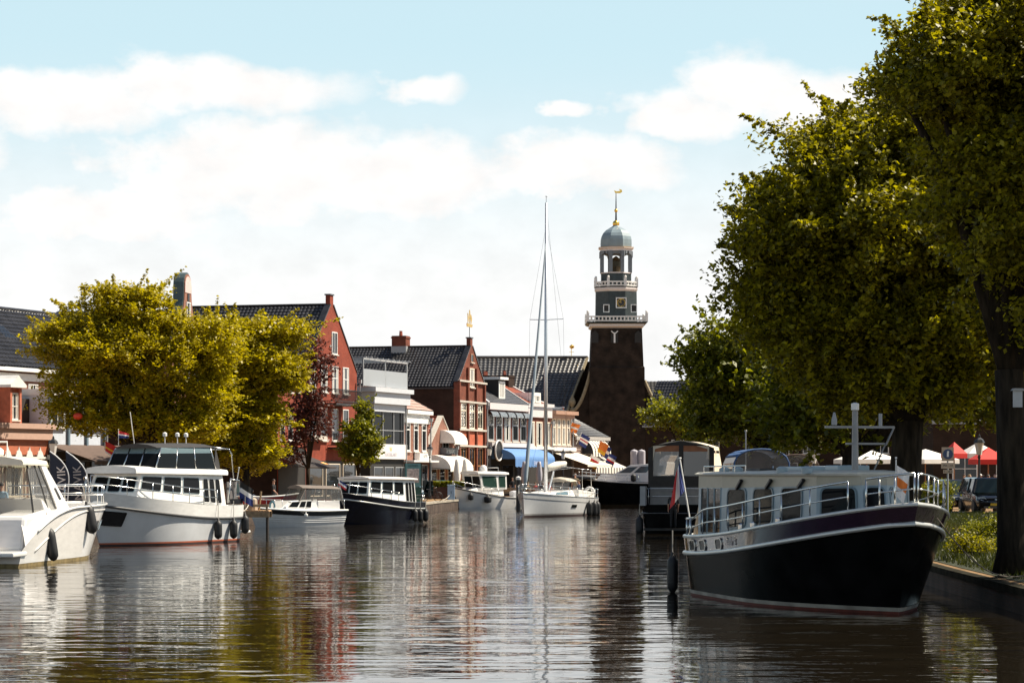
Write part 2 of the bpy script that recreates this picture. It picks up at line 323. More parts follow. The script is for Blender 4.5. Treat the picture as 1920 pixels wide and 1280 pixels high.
def win(parent,x,z,w,h,cols=1,rows=2,fr=WHITE,pane=GLS,sill=True,y=0,rz=0,t=.07,depth=.06,curtain=False,name='window',toprow=None,label=None):
    """sash window standing proud of the wall face: frame > pane, sill"""
    key=(round(w,2),round(h,2),cols,rows,fr.name,pane.name,sill,t,curtain,toprow,name)
    if key not in WIN:
        f=MB(); d=depth; f.box(0,t,-d,0,0,h).box(w-t,w,-d,0,0,h).box(t,w-t,-d,0,0,t).box(t,w-t,-d,0,h-t,h)
        for i in range(1,cols): f.box(w*i/cols-t*.3,w*i/cols+t*.3,-d*.8,0,t,h-t)
        if toprow: f.box(t,w-t,-d*.85,0,h*toprow-t*.4,h*toprow+t*.4)
        else:
            for j in range(1,rows): f.box(t,w-t,-d*.85,0,h*j/rows-t*.3,h*j/rows+t*.3)
        p=MB().box(t,w-t,-d*.35,0,t,h-t)
        c=None
        if curtain: c=MB().grid(lambda a,b:(t+(w*.34)*a,-d*.42-.012*math.sin(a*18),t+(h-2*t)*b),10,1).grid(lambda a,b:(w-t-(w*.22)*a,-d*.42-.012*math.sin(a*18),t+(h-2*t)*b),8,1)
        WIN[key]=(f.mesh(name,fr),p.mesh('pane',pane),MB().box(-.08,w+.08,-.16,0,-.09,0).mesh('sill',STONE) if sill else None,c.mesh('curtain',CURT) if c else None)
    fm,pm,sm,cm=WIN[key]
    o=bpy.data.objects.new(name,fm); COL.objects.link(o); o.parent=parent; o.location=(x,y,z); o.rotation_euler=(0,0,rz)
    for nm,me in (('pane',pm),('sill',sm),('curtain',cm)):
        if me is None: continue
        c=bpy.data.objects.new(nm,me); COL.objects.link(c); c.parent=o
    return o
def site(name,label,a,b,cat='building',group=None,z=GZ):
    """a=(px,Y) near corner of the front, b=(px,Y) far corner; returns Empty and front width"""
    A=Vector((gx(*a),a[1])); B=Vector((gx(*b),b[1])); d=B-A
    return thing(name,label,cat,(A.x,A.y,z),math.atan2(d.y,d.x),group), d.length
def hz(py,Y): return gz(py,Y)-GZ           # height over the street of a row of the photograph at distance Y
def gable_house(t,W,D,e,r,wall,roofm,para=.35,front=None,cap=TILEM,stub=True,col=.3):
    """ridge runs back from a gabled front with a raised, capped gable"""
    k=(r-e)/(W/2)
    m=MB().prism([(0,0),(W,0),(W,e),(W/2,r),(0,e)],.36,D); m.build('wall',wall,t)
    g=MB().prism([(0,0),(W,0),(W,e+para),(W/2+.35,r+para-.35*k*.9),(W/2+.35,r+para+.45),(W/2-.35,r+para+.45),(W/2-.35,r+para-.35*k*.9),(0,e+para)],0,.355) if stub else MB().prism([(0,0),(W,0),(W,e+para),(W/2,r+para),(0,e+para)],0,.355)
    g.build('gable',front or wall,t)
    c=MB(); zz=r+para-.35*k*.9 if stub else r+para; dx=.35 if stub else 0
    for s in (-1,1):
        c.bar((W/2+s*(W/2+.02),.175,e+para+.04),(W/2+s*dx,.175,zz+.04),.48,.09)
    if stub: c.box(W/2-.42,W/2+.42,-.06,.42,r+para+.45,r+para+.55)
    c.build('coping',cap,t)
    for s in (0,1):
        m=MB(); x=-.12 if s==0 else W+.12
        tile_roof(m,(x,.36,e-.12*k),(x,D,e-.12*k),(W/2,.36,r),(W/2,D,r),col=col); m.tube([(W/2,.36,r+.06),(W/2,D,r+.06)],.12,6); m.build('roof',roofm,t)
    g2=MB(); 
    for x in (-.14,W+.14): g2.box(x-.08,x+.08,.3,D,e-.14*k-.16,e-.14*k-.02)
    g2.build('gutter',BLKMETAL,t)
def chimney(t,x,y,z0,z1,w=.8,m=BRNB,pots=2,lead=True):
    o=MB().box(x-w/2,x+w/2,y-w/2,y+w/2,z0,z1).box(x-w/2-.06,x+w/2+.06,y-w/2-.06,y+w/2+.06,z1-.22,z1-.1).build('chimney',m,t)
    p=MB()
    for i in range(pots): p.lathe([(.1,z1),(.12,z1+.1),(.09,z1+.4),(.11,z1+.45)],8,(x+(i-(pots-1)/2)*.3,y,0))
    p.build('pot',TILER,o)
    if lead: MB().box(x-w/2-.04,x+w/2+.04,y-w/2-.04,y+w/2+.04,z0,z0+(z1-z0)*.4).build('flashing',GREYP,o)
    return o
def awning(t,x0,x1,z,drop,out,mat,val=.3,y=0,n=8,curve=0,name='awning',ends=True,vmat=None):
    """sloping or barrel awning with a valance"""
    m=MB()
    def prof(a):
        if curve: return (y-out*math.sin(a*PI/2), z-drop*(1-math.cos(a*PI/2)))
        return (y-out*a, z-drop*a)
    m.grid(lambda u,v:(x0+(x1-x0)*u,)+prof(v),12,n)
    m.grid(lambda u,v:(x0+(x1-x0)*u,y-out-.004*math.sin(u*60),z-drop-val*v*(1 if round(u*24)%2 else .9)),24,1)
    if ends and curve:
        for x in (x0,x1):
            b=len(m.v); m.add([(x,)+prof(i/n) for i in range(n+1)]+[(x,y,z-drop)],[tuple(range(n+2))])
    o=m.build(name,mat,t); so=o.modifiers.new('cloth','SOLIDIFY'); so.thickness=.03
    fr=MB().bar((x0,y,z-drop*.9),(x0,y-out,z-drop-.02),.04).bar((x1,y,z-drop*.9),(x1,y-out,z-drop-.02),.04).bar((x0,y-out+.03,z-drop-.03),(x1,y-out+.03,z-drop-.03),.05)
    fr.build('frame',BLKMETAL,o); return o
def text(body,size,mat,name='lettering',ext=.004,shear=0,align='CENTER'):
    c=bpy.data.curves.new(name,'FONT'); c.body=body; c.size=size; c.extrude=ext; c.align_x=align; c.align_y='CENTER'; c.shear=shear
    o=bpy.data.objects.new('tmp',c); COL.objects.link(o); dg=bpy.context.evaluated_depsgraph_get()
    me=bpy.data.meshes.new_from_object(o.evaluated_get(dg)); bpy.data.objects.remove(o); me.materials.clear(); me.materials.append(mat); me.name=name
    n=bpy.data.objects.new(name,me); COL.objects.link(n); return n
def sign_text(body,size,mat,parent,loc,rot,**k):
    o=text(body,size,mat,**k); o.parent=parent; o.location=loc; o.rotation_euler=rot; return o
# ================================================================ houses along the left quay, near to far
# --- tiled long house at the far left, eaves towards us
t,W=site('long_house','long house with black tiled roof and white gutter at far left behind pink shop',(-60,152),(215,168))
e,r=hz(684,152),hz(574,160)
MB().box(0,W,0,9,0,e).build('wall',PNKB,t)
m=MB(); tile_roof(m,(-.2,-.35,e+.05),(W+.2,-.35,e+.05),(-.2,4.6,r),(W+.2,4.6,r),.34,.4,.06); m.tube([(-.2,4.6,r+.1),(W+.2,4.6,r+.1)],.13); m.build('roof',TILEM,t)
MB().quad((-.2,9.35,e),(W+.2,9.35,e),(W+.2,4.6,r),(-.2,4.6,r)).build('rear_roof',TILEM,t)
MB().box(-.2,W+.2,-.5,-.32,e-.2,e+.02).box(-.1,W,-.1,-.003,e-.75,e-.3).build('gutter',WHITE,t)
for x in (W*.14,W*.42):
    y0=1.9; z0=e+(r-e)*(y0+.35)/4.95+.14
    o=MB().add([(x,y0,z0),(x+1.3,y0,z0),(x+1.3,y0+1.2,z0+1.2*(r-e)/4.95),(x,y0+1.2,z0+1.2*(r-e)/4.95),(x,y0,z0-.25),(x+1.3,y0,z0-.25),(x+1.3,y0+1.2,z0-.25+1.2*(r-e)/4.95),(x,y0+1.2,z0-.25+1.2*(r-e)/4.95)],[(0,1,2,3),(4,7,6,5),(0,4,5,1),(1,5,6,2),(2,6,7,3),(3,7,4,0)]).build('roof_light',BLKMETAL,t)
    k=(r-e)/4.95; MB().quad((x+.1,y0+.1,z0+.1*k+.02),(x+1.2,y0+.1,z0+.1*k+.02),(x+1.2,y0+1.1,z0+1.1*k+.02),(x+.1,y0+1.1,z0+1.1*k+.02)).build('pane',GLS,o)
for x in (3.4,6.6,9.6,12.6): win(t,x,e-2.6,1.1,1.7,2,2,curtain=True)
# --- pink shop with scalloped fascia and narrow wall dormer
t,W=site('pink_shop','low salmon pink shop with white scallops and pedimented window bay on its roof',(-40,140),(88,146))
zt=hz(793,143)
MB().box(0,W,0,5,0,zt-1.75).build('wall',PINKB,t)
MB().box(-.05,W+.05,-.08,5.05,zt-1.75,zt-.9).build('fascia',M('salmon_fascia',(.45,.14,.075),.6,var=.1),t)
MB().box(-.1,W+.15,-.3,5.1,zt-.9,zt-.3).box(-.12,W+.3,-.45,5.1,zt-.3,zt).build('cornice',M('pink_cornice',(.5,.33,.26),.6,var=.06),t)
m=MB()
for i in range(6):
    x=.5+i*(W-.3)/6; 
    m.prism([(x-.32,zt-1.85),(x+.32,zt-1.85),(x+.2,zt-1.6),(x+.07,zt-1.5),(x,zt-1.3),(x-.07,zt-1.5),(x-.2,zt-1.6)],-.14,-.083)
m.box(-.02,W+.02,-.17,-.083,zt-1.98,zt-1.86); m.build('scallop',WHITE,t)
m=MB()
for i in range(3):
    x0=.2+i*W/3; x1=x0+W/3-.35
    aw=MB()
    aw.grid(lambda u,v:(x0+(x1-x0)*u,-.05-.45*v,zt-2.05-.3*v-(0 if v<1 else .0)),16,2); aw.grid(lambda u,v:(x0+(x1-x0)*u,-.5,zt-2.35-.16*v*(.6+.4*abs(math.sin(u*25)))),32,1)
    o=aw.build('awning',M('green_white_canvas',(.42,.42,.3),.8,var=.25,scale=12),t)
    win(t,x0+.1,.75,x1-x0-.2,zt-3.2,2,1,fr=CREAM,curtain=True)
    MB().box(x1+.08,x1+.22,-.06,-.003,.4,zt-2).build('pilaster',CREAM,t)
# window bay
x=W*.52; zb=zt; zh=hz(712,143)
b=MB().box(x,x+.18,.3,2.6,zb,zh-.4).box(x+.92,x+1.1,.3,2.6,zb,zh-.4).box(x+.18,x+.92,.45,2.6,zb,zh-.4).build('window_bay',M('bay_brick',(.42,.13,.075),.8,var=.2),t)
MB().prism([(x-.22,zh-.4),(x+1.32,zh-.4),(x+1.32,zh-.25),(x+.75,zh+.12),(x+.55,zh+.3),(x+.35,zh+.12),(x-.22,zh-.25)],.12,2.7).build('pediment',WHITE,b)
win(b,x+.2,zb+.2,.7,zh-zb-.9,1,2,y=.44,curtain=True)
MB().box(-.05,x-.4,1.2,4.9,zb+.02,hz(735,144)).box(x+1.5,W,1.2,4.9,zb+.02,hz(745,144)).build('roof_store',M('dark_cladding',(.03,.026,.024),.8),t)
MB().box(-.05,W*.44,1.1,4.95,hz(735,144)+.01,hz(722,144)).build('roof_slab',M('pink_cornice',(.5,.33,.26),.6,var=.06),t)
# --- pale blue-white shop with the brown terrace awning
t,W=site('blue_white_shop','pale blue and white two storey shop with wide brown awning behind yellow tree',(90,146),(196,151))
zt=hz(742,148)
MB().box(0,W,0,6,0,zt).build('wall',M('pale_blue_render',(.55,.6,.68),.7,var=.06),t)
MB().box(-.1,W+.1,-.25,6.1,zt,zt+.35).build('cornice',WHITE,t)
z1=hz(833,147)
for i in range(3):
    win(t,.25+i*W/3,z1+1.0,W/3-.6,zt-z1-1.35,2,1,fr=WHITE,toprow=.72)
for i in range(4): MB().box(i*(W-.16)/3,i*(W-.16)/3+.16,-.14,-.003,z1-.1,zt).build('pilaster',M('blue_grey_paint',(.14,.2,.25),.5),t)
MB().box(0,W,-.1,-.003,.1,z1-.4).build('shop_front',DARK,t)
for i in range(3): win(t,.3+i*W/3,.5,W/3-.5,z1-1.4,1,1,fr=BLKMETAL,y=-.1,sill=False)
o=awning(t,-.1,W*1.32,z1,.95,3.3,M('brown_canvas',(.10,.065,.05),.85,var=.15,scale=3),val=.22)
m=MB().prism([(W*.95,-2.35),(W*1.15,-2.5),(W*1.2,-2.95),(W*1.0,-2.8)],0,.012,lambda a,b,y:(a,b,z1+.95/3.3*b+.03+y)); m.build('emblem',M('orange_print',(.8,.36,.12),.7,var=.3),o)
MB().box(W*.55,W*.55+.22,-3.1,-2.9,0,z1-1.1).build('post',M('grey_post',(.3,.27,.25),.7),t)
# --- dark house hidden by the tree, with the curved gable
t,W=site('curved_gable_house','pink brick house whose rounded bell gable rises out of the yellow tree',(322,166),(382,174))
e=hz(640,170); r=hz(517,170)
MB().prism([(0,0),(W,0),(W,e),(W/2,r-2.4),(0,e)],.6,9).build('wall',DRKB,t)
def bell(w,grow=0):
    c=W/2; L=[]; top=r-.75
    for s in (-1,1):
        pts=[]
        for i in range(9):
            a=i/8; pts.append((c+s*(.85+grow+(W/2-.85)*(1-a)**2.6), e+(top-e)*a))
        L.append(pts)
    arc=[(c-(.85+grow)*math.cos(PI*i/10),top+(.85+grow)*math.sin(PI*i/10)) for i in range(1,10)]
    return [(0-grow,0),(0-grow,e)]+L[0][1:]+arc+L[1][::-1][:-1]+[(W+grow,e),(W+grow,0)]
MB().prism(bell(0),0,.5).build('gable',PNKB,t)
MB().prism(bell(0,.12)[1:-1],.06,.75).build('gable_rim',M('teal_lead',(.05,.075,.08),.5),t)
MB().prism([(W/2-.8,r-1.15),(W/2+.8,r-1.15)]+[(W/2+.8*math.cos(PI*i/8),r-.8+.75*math.sin(PI*i/8)) for i in range(9)],-.03,.0).build('tympanum',M('pale_pink_plaster',(.6,.45,.42),.7),t)
m=MB(); tile_roof(m,(-.1,.8,e),(-.1,9,e),(W/2,.8,r-2.3),(W/2,9,r-2.3)); m.build('roof',TILEM,t)
m=MB(); tile_roof(m,(W+.1,.8,e),(W+.1,9,e),(W/2,.8,r-2.3),(W/2,9,r-2.3)); m.build('roof',TILEM,t)
win(t,W/2-.5,e+.3,1.0,2.3,1,2,curtain=True); MB().box(W/2-.2,W/2+.2,-.05,-.003,r-2.6,r-1.2).build('loft_hatch',BLKMETAL,t)
for i in range(3): win(t,.7+i*2.3,e-3.2,1.1,2.2,1,2)
# --- tall red gable house
t,W=site('red_gable_house','tall bright red brick house with steep pointed gable and dark iron balcony',(572,184),(669,195))
Y=189; e=hz(700,Y); r=hz(572,Y)
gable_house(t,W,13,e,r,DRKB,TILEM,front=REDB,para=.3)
win(t,W*.5-.05,hz(663,Y),1.2,1.65,2,1,toprow=.99)
for i,x in enumerate((.06,.27,.48,.69)):
    win(t,W*x+.25,hz(736,Y),1.3,2.0,1,2,curtain=True,toprow=.55)
    win(t,W*x+.25,hz(826,Y),1.25,2.4,1,1)
def balcony(t,x0,x1,z,out,mat=BLKMETAL):
    o=MB().box(x0,x1,-out,-.003,z-.14,z).build('balcony',mat,t)
    b=MB(); 
    for zz in (.15,1.0): b.bar((x0,-out+.04,z+zz),(x1,-out+.04,z+zz),.05).bar((x0+.03,-.01,z+zz),(x0+.03,-out,z+zz),.05).bar((x1-.03,-.01,z+zz),(x1-.03,-out,z+zz),.05)
    n=int((x1-x0)/.16)
    for i in range(n+1): x=x0+(x1-x0)*i/n; b.bar((x,-out+.04,z),(x,-out+.04,z+1),.03)
    b.build('railing',mat,o); return o
balcony(t,W*.2,W*.72,hz(757,Y),1.5); balcony(t,W*.42,W*.8,hz(838,Y),.8)
MB().box(W*.05,W*.3,-.5,-.003,hz(825,Y),hz(818,Y)).build('ledge',STONE,t)
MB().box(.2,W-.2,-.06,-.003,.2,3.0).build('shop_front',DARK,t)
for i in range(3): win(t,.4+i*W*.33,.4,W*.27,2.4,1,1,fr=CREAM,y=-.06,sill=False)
# low wing of the red house towards the tree
t,W=site('red_wing','lower red brick wing behind the copper tree, left of the tall red gable',(520,176),(571,183.6))
e=hz(690,180)
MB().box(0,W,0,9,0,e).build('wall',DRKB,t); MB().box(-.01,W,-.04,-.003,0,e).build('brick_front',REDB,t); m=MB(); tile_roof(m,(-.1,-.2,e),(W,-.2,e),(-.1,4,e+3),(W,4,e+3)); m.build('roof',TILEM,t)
for i in range(3):
    win(t,.5+i*2.3,hz(736,180),1.2,2.0,1,2,curtain=True,y=-.04); win(t,.5+i*2.3,hz(826,180),1.2,2.3,1,1,y=-.04)
MB().box(0,W,-.08,-.045,.1,hz(838,180)).build('shop_front',DARK,t)
o=awning(t,-3.5,W*.75,hz(845,176),1.1,2.8,M('dark_brown_canvas',(.028,.022,.02),.8),val=.12)
MB().prism([(W*.52,-2.05),(W*.66,-2.0),(W*.68,-2.35),(W*.55,-2.4)],0,.012,lambda a,b,y:(a,b,hz(845,176)+1.1/2.8*b+.03+y)).build('emblem',M('orange_print',(.8,.36,.12),.7,var=.3),o)
# --- white roof terrace house with glass bay
t,W=site('glass_bay_house','grey white house with dark glass bay and steel pergola on its roof terrace',(672,197),(757,206))
Y=201; zt=hz(727,Y); zb=hz(770,Y)
MB().box(0,W,1.6,9,0,zt).build('wall',GREYB,t)
MB().box(W*.25,W,0,1.597,0,zb-3).build('ground_floor',DARK,t)
m=MB().box(W*.28,W,-.2,1.59,zb-.05,zb+.55).box(W*.22,W+.2,-.5,1.7,zb+.55,zt-.35).box(W*.18,W+.35,-.75,9.1,zt-.35,zt); m.build('cornice',M('pale_grey_paint',(.55,.57,.6),.5,var=.05),t)
z0=hz(832,Y); 
g=MB().box(W*.3,W-.05,.0,1.59,z0,zb-.05).build('bay_glazing',SMOKE,t)
f=MB()
for x in (W*.3,W*.52,W*.76,W-.06): f.box(x-.05,x+.05,-.06,.02,z0,zb)
f.box(W*.3,W,-.05,.02,z0+(zb-z0)*.42-.03,z0+(zb-z0)*.42+.03); f.build('mullion',GREYP,g)
s=MB().box(W*.28,W+.1,-.25,.0,hz(860,Y),z0).build('sign_board',M('white_sign',(.75,.73,.7),.5,var=.03),t)
sign_text('W',.5,M('yellow_print',(.75,.5,.1),.6),s,(W*.64,-.26,hz(842,Y)),(R(90),0,0))
sign_text('WATERKANT',.42,M('faint_lilac_print',(.5,.47,.55),.6),s,(W*.64,-.26,hz(852,Y)),(R(90),0,0))
for x in (W*.32,W*.56,W*.8): win(t,x,.4,W*.2,2.2,1,1,fr=GREYP,y=-.0,sill=False)
# pergola and glass balustrade
p=MB(); zp=hz(676,Y)
for x in (.2,W*.5,W-.1):
    for y in (-.3,4.5): p.bar((x,y,zt),(x,y,zp),.1)
for y in (-.3,4.5): p.bar((.1,y,zp),(W,y,zp),.14)
for i in range(9): x=.2+i*(W-.3)/8; p.bar((x,-.6,zp+.12),(x,4.8,zp+.12),.12,.08)
p.build('pergola',M('galvanised_steel',(.5,.5,.5),.4,metal=.6),t)
b=MB().box(W*.45,W-.1,-.35,-.33,zt+.05,zt+1.35).box(.2,W*.45,-.35,-.33,zt+.05,zt+1.35); b.build('glass_balustrade',GLASS('frosted_glass',(.42,.45,.48),.75,.25),t)
# --- mansard house
t,W=site('mansard_house','small house with pinkish tiled mansard roof and three tall narrow windows',(757.5,206.5),(803,213))
Y=209; e=hz(776,Y)
MB().box(0,W,0,8,0,e).build('wall',PNKB,t)
MB().box(-.05,W+.3,-.35,8.1,e,e+.3).box(-.02,W+.05,-.12,8.05,e-.75,e).build('cornice',WHITE,t)
tp=hz(722,Y); m=MB(); tile_roof(m,(-.05,-.3,e+.3),(W+.3,-.3,e+.3),(-.05,2.6,tp),(W*.45,2.6,tp),.3,.5,.03); tile_roof(m,(W+.3,8,e+.3),(W+.3,-.3,e+.3),(W*.45,8,tp),(W*.45,2.6,tp),.3,.5,.03); m.build('roof',TILEP,t)
MB().bar((W+.3,-.3,e+.35),(W*.45,2.6,tp+.05),.14).build('hip',BLKMETAL,t)
for i in range(3): win(t,.3+i*W/3,hz(846,Y),1.25,hz(790,Y)-hz(846,Y),1,2,toprow=.72,t=.12)
s=MB().box(W*.38,W*.85,-.55,-.1,hz(862,Y),hz(849,Y)).build('sign_box',WHITE,t)
MB().box(-.1,W+.15,-.9,-.003,hz(866,Y),hz(862.5,Y)).build('canopy',WHITE,t)
sign_text('HOTEL',.38,M('grey_print',(.2,.2,.22),.6),s,(W*.615,-.555,hz(855.5,Y)),(R(90),0,0))
for i in range(3): win(t,.3+i*W/3,.4,1.6,2.4,1,1,fr=GREYP,sill=False)
# --- little red tiled gable
t,W=site('little_gable_house','little pink brick gable house with red roof tiles and two white barrel awnings',(806,213.5),(852,220.5))
Y=217; e=hz(838,Y); r=hz(783,Y)
gable_house(t,W,7,e,r,PNKB,TILER,para=.12,stub=False,cap=STONE)
CANV=M('white_canvas',(.75,.72,.67),.8,var=.06)
awning(t,W*.42,W*.95,hz(806,Y),1.1,1.3,CANV,val=.12,curve=1); win(t,W*.5,hz(842,Y),1.8,1.2,2,1,fr=GREYP)
MB().box(W*.42,W*.9,-.5,-.003,hz(851,Y),hz(839,Y)).build('sign_box',M('grey_sign',(.12,.12,.13),.5),t)
sign_text('EETCAFE',.4,WHITE,t,(W*.66,-.51,hz(846,Y)),(R(90),0,0))
awning(t,W*.05,W*1.0,hz(853,Y),1.2,1.7,CANV,val=.2,curve=1)
for i in range(3): win(t,.3+i*W/3,.3,1.6,2.2,1,1,fr=CREAM,sill=False)
# --- brown brick gable with side wall and long dark roof
t,W=site('brown_gable_house','brown brick gable house with long black roof and gilt ship vane on its tip',(858,221),(909,229.5))
Y=225; e=hz(700,Y); r=hz(650,Y)
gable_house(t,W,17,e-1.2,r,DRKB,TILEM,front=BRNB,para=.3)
e2=e
chimney(t,W/2,6.5,r-.5,hz(630,Y+2),1.3)
x3=(.08,.385,.69)
for x in (0.0,.315,.62,.93): MB().box(W*x,W*x+.32,-.2,-.003,.1,hz(690 if 0<x<.9 else 716,Y)).build('pilaster',BRNB,t)
m=MB()
for py in (716,754,806,836): m.box(0,W,-.24,-.003,hz(py,Y)-.08,hz(py,Y)+.08)
m.build('string_course',STONE,t)
win(t,W*.42,hz(726,Y),1.5,hz(690,Y)-hz(726,Y),2,1,t=.12,curtain=True,fr=CREAM); win(t,W*.46,hz(679,Y),.9,hz(663,Y)-hz(679,Y),1,1,fr=TEAK)
for x in x3:
    win(t,W*x+.12,hz(804,Y),1.75,hz(756,Y)-hz(804,Y),2,1,fr=CREAM,t=.14,toprow=.7); win(t,W*x+.12,.3,1.75,hz(838,Y)-.3,2,1,fr=TEAK,t=.14,toprow=.6)
for x in x3: MB().box(W*x+.1,W*x+1.9,-.05,-.003,hz(834,Y),hz(808,Y)).build('orange_panel',M('orange_brick',(.42,.1,.045),.8,var=.2),t)
# gilt ship vane
zv=r+1.0; o=MB().tube([(W/2,.18,zv-.3),(W/2,.18,zv+.8)],.03).build('vane_rod',BLKMETAL,t)
m=MB().prism([(W/2-.8,zv+.75),(W/2+.75,zv+.75),(W/2+1.0,zv+1.0),(W/2-.9,zv+1.05)],.15,.21)
for dx,h in ((-.5,.9),(.05,1.2),(.5,.8)): m.prism([(W/2+dx-.05,zv+1.05),(W/2+dx+.05,zv+1.05),(W/2+dx+.3,zv+1.05+h*.55),(W/2+dx+.05,zv+1.05+h),(W/2+dx-.12,zv+1.05+h)],.16,.2)
m.build('ship_vane',GOLD,o)
# --- dormer house with blue awning
t,W=site('dormer_house','brick house with five tall windows, white roof dormer and broad blue awning',(911,231),(987,240.5))
Y=235; e=hz(768,Y); r=hz(706,Y)
MB().box(0,W,0,9,0,e).build('wall',BRNB,t)
MB().box(-.1,W+.1,-.45,9.1,e-.05,e+.55).build('cornice',M('lilac_white_paint',(.62,.58,.58),.5,var=.04),t)
m=MB(); tile_roof(m,(0,-.3,e+.55),(W,-.3,e+.55),(.6,3.6,r),(W-.6,3.6,r),.35,.3,.02,.025); m.build('roof',SLATE,t)
MB().quad((0,9,e),(W,9,e),(W-.6,3.6,r),(.6,3.6,r)).add([(0,-.3,e+.5),(.6,3.6,r),(0,9,e),(W,-.3,e+.5),(W-.6,3.6,r),(W,9,e)],[(0,1,2),(3,4,5)]).build('rear_roof',SLATE,t)
MB().bar((-.05,-.3,e+.55),(.55,3.6,r+.1),.25,.2).build('verge',WHITE,t); MB().bar((W+.05,-.3,e+.55),(W-.55,3.6,r+.1),.25,.2).build('verge',WHITE,t)
d=MB().box(W*.42,W*.58,.5,3.4,e+.9,hz(711,Y)).build('dormer',M('dark_cladding',(.03,.026,.024),.8),t)
MB().box(W*.4,W*.6,.2,3.6,hz(711,Y),hz(706,Y)).build('dormer_roof',WHITE,d); win(d,W*.425,e+.95,W*.15,hz(713,Y)-e-1.0,2,1,y=.5,t=.22,curtain=True)
chimney(t,.9,3.8,r-.4,hz(692,Y),1.1); chimney(t,W-.9,3.8,r-1,hz(700,Y),1.9,DRKB,3,False)
for i in range(5):
    o=win(t,.35+i*W/5,hz(827,Y),W/5-.5,hz(772,Y)-hz(827,Y)-.3,1,1,fr=GREYP,pane=GLS,t=.16,toprow=.62,curtain=(i==2))
m=MB()
for i in range(5):
    x0=.2+i*W/5; m.grid(lambda u,v:(x0+(W/5-.35)*u,-.1-.5*math.sin(v*PI/2),hz(771,Y)-.55*(1-math.cos(v*PI/2))),6,5)
m.build('blind',M('dark_blind',(.16,.18,.2),.3,var=.5,scale=7),t)
MB().box(-.2,W+.2,-.7,-.003,hz(838,Y),hz(830,Y)).build('shop_cornice',M('lilac_white_paint',(.62,.58,.58),.5,var=.04),t)
BLUE=M('blue_canvas',(.10,.22,.46),.75,var=.08)
o=awning(t,W*.12,W*1.12,hz(840,Y),1.0,2.4,BLUE,val=.75,curve=1)
LOG=M('pale_print',(.55,.6,.75),.7)
for i,tx in enumerate(('U','EWH','U')): sign_text(tx,.55,LOG,o,(W*(.35+.28*i),-2.44,hz(840,Y)-1.4),(R(90),0,0))
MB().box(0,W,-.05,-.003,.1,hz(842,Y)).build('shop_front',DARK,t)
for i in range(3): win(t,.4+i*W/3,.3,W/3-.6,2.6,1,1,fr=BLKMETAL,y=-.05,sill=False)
dsk=MB().lathe([(.05,-.08),(.85,-.08),(.95,0),(.85,.08),(.05,.08)],24,(.4,-1.0,hz(845,Y)),Matrix.Rotation(R(90),3,'X')).build('round_sign',BLKMETAL,t)
MB().tube([(.4+.9*math.cos(a*PI/12),-1.12,hz(845,Y)+.9*math.sin(a*PI/12)) for a in range(24)],.07,6,True).build('white_ring',WHITE,dsk)
# --- white fascia house and brown bay house
t,W=site('white_fascia_house','narrow house with white fascia and red tiled roof behind the yacht mast',(988,241),(1032,246.5))
Y=243; e=hz(782,Y); r=hz(718,Y)
MB().box(0,W,0,8,0,e).build('wall',BRNB,t); MB().box(-.05,W,-.2,8,e,e+1.0).box(-.1,W+.05,-.4,8,e+1.0,e+1.3).build('fascia',M('lilac_white_paint',(.62,.58,.58),.5,var=.04),t)
m=MB(); tile_roof(m,(0,.6,e+1.3),(W,.6,e+1.3),(.3,4.5,r),(W-.3,4.5,r)); m.build('roof',TILER,t)
d=MB().box(W*.45,W*.75,.4,3,e+1.3,hz(735,Y)).build('dormer',WHITE,t); win(d,W*.5,e+1.5,W*.2,hz(738,Y)-e-1.6,2,1,y=.4,curtain=True)
MB().bar((0,.5,e+1.3),(.35,4.5,r+.15),.3,.2).build('verge',WHITE,t); MB().bar((W,.5,e+1.3),(W-.35,4.5,r+.15),.3,.2).build('verge',WHITE,t)
for i in range(3): win(t,.25+i*W/3,hz(836,Y),W/3-.4,hz(790,Y)-hz(836,Y),1,1,fr=CREAM,curtain=True,t=.14)
MB().box(-.1,W+.1,-.35,-.003,hz(842,Y),hz(837.5,Y)).build('sill_band',WHITE,t); MB().box(0,W,-.05,-.003,.1,hz(843,Y)).build('shop_front',DARK,t)
chimney(t,W-.7,4.5,r-.5,hz(700,Y),1.5,DRKB,2,False)
t,W=site('brown_bay_house','brown timber house with row of glazed windows under brown cornice, right of the mast',(1033,247),(1071,252))
Y=249; e=hz(777,Y)
BRNW=M('brown_timber',(.24,.12,.075),.55,var=.15)
MB().box(0,W,0,8,0,e).build('wall',BRNW,t); MB().box(-.1,W+.5,-.6,8,e,e+.35).box(-.05,W+.25,-.3,8,e-.4,e).build('cornice',M('brown_cornice',(.4,.24,.17),.5),t)
for i in range(4): win(t,.25+i*(W-.3)/4,hz(834,Y),(W-.3)/4-.25,hz(784,Y)-hz(834,Y),1,1,fr=CREAM,t=.13,toprow=.66,curtain=True)
m=MB(); tile_roof(m,(0,.5,e+.35),(W,.5,e+.35),(.5,4,hz(742,Y)),(W-.5,4,hz(742,Y))); m.build('roof',SLATE,t)
chimney(t,W*.3,2,e,hz(752,Y),.9,M('grey_flue',(.45,.43,.4),.6),1,False)
MB().box(-.1,W+.4,-.4,-.003,hz(845,Y),hz(838,Y)).build('sill_band',WHITE,t); MB().box(0,W,-.05,-.003,.1,hz(846,Y)).build('shop_front',DARK,t)
o=awning(t,W*.1,W*1.35,hz(848,Y),1.2,3.6,M('cream_canvas',(.68,.6,.5),.8,var=.06),val=.2)
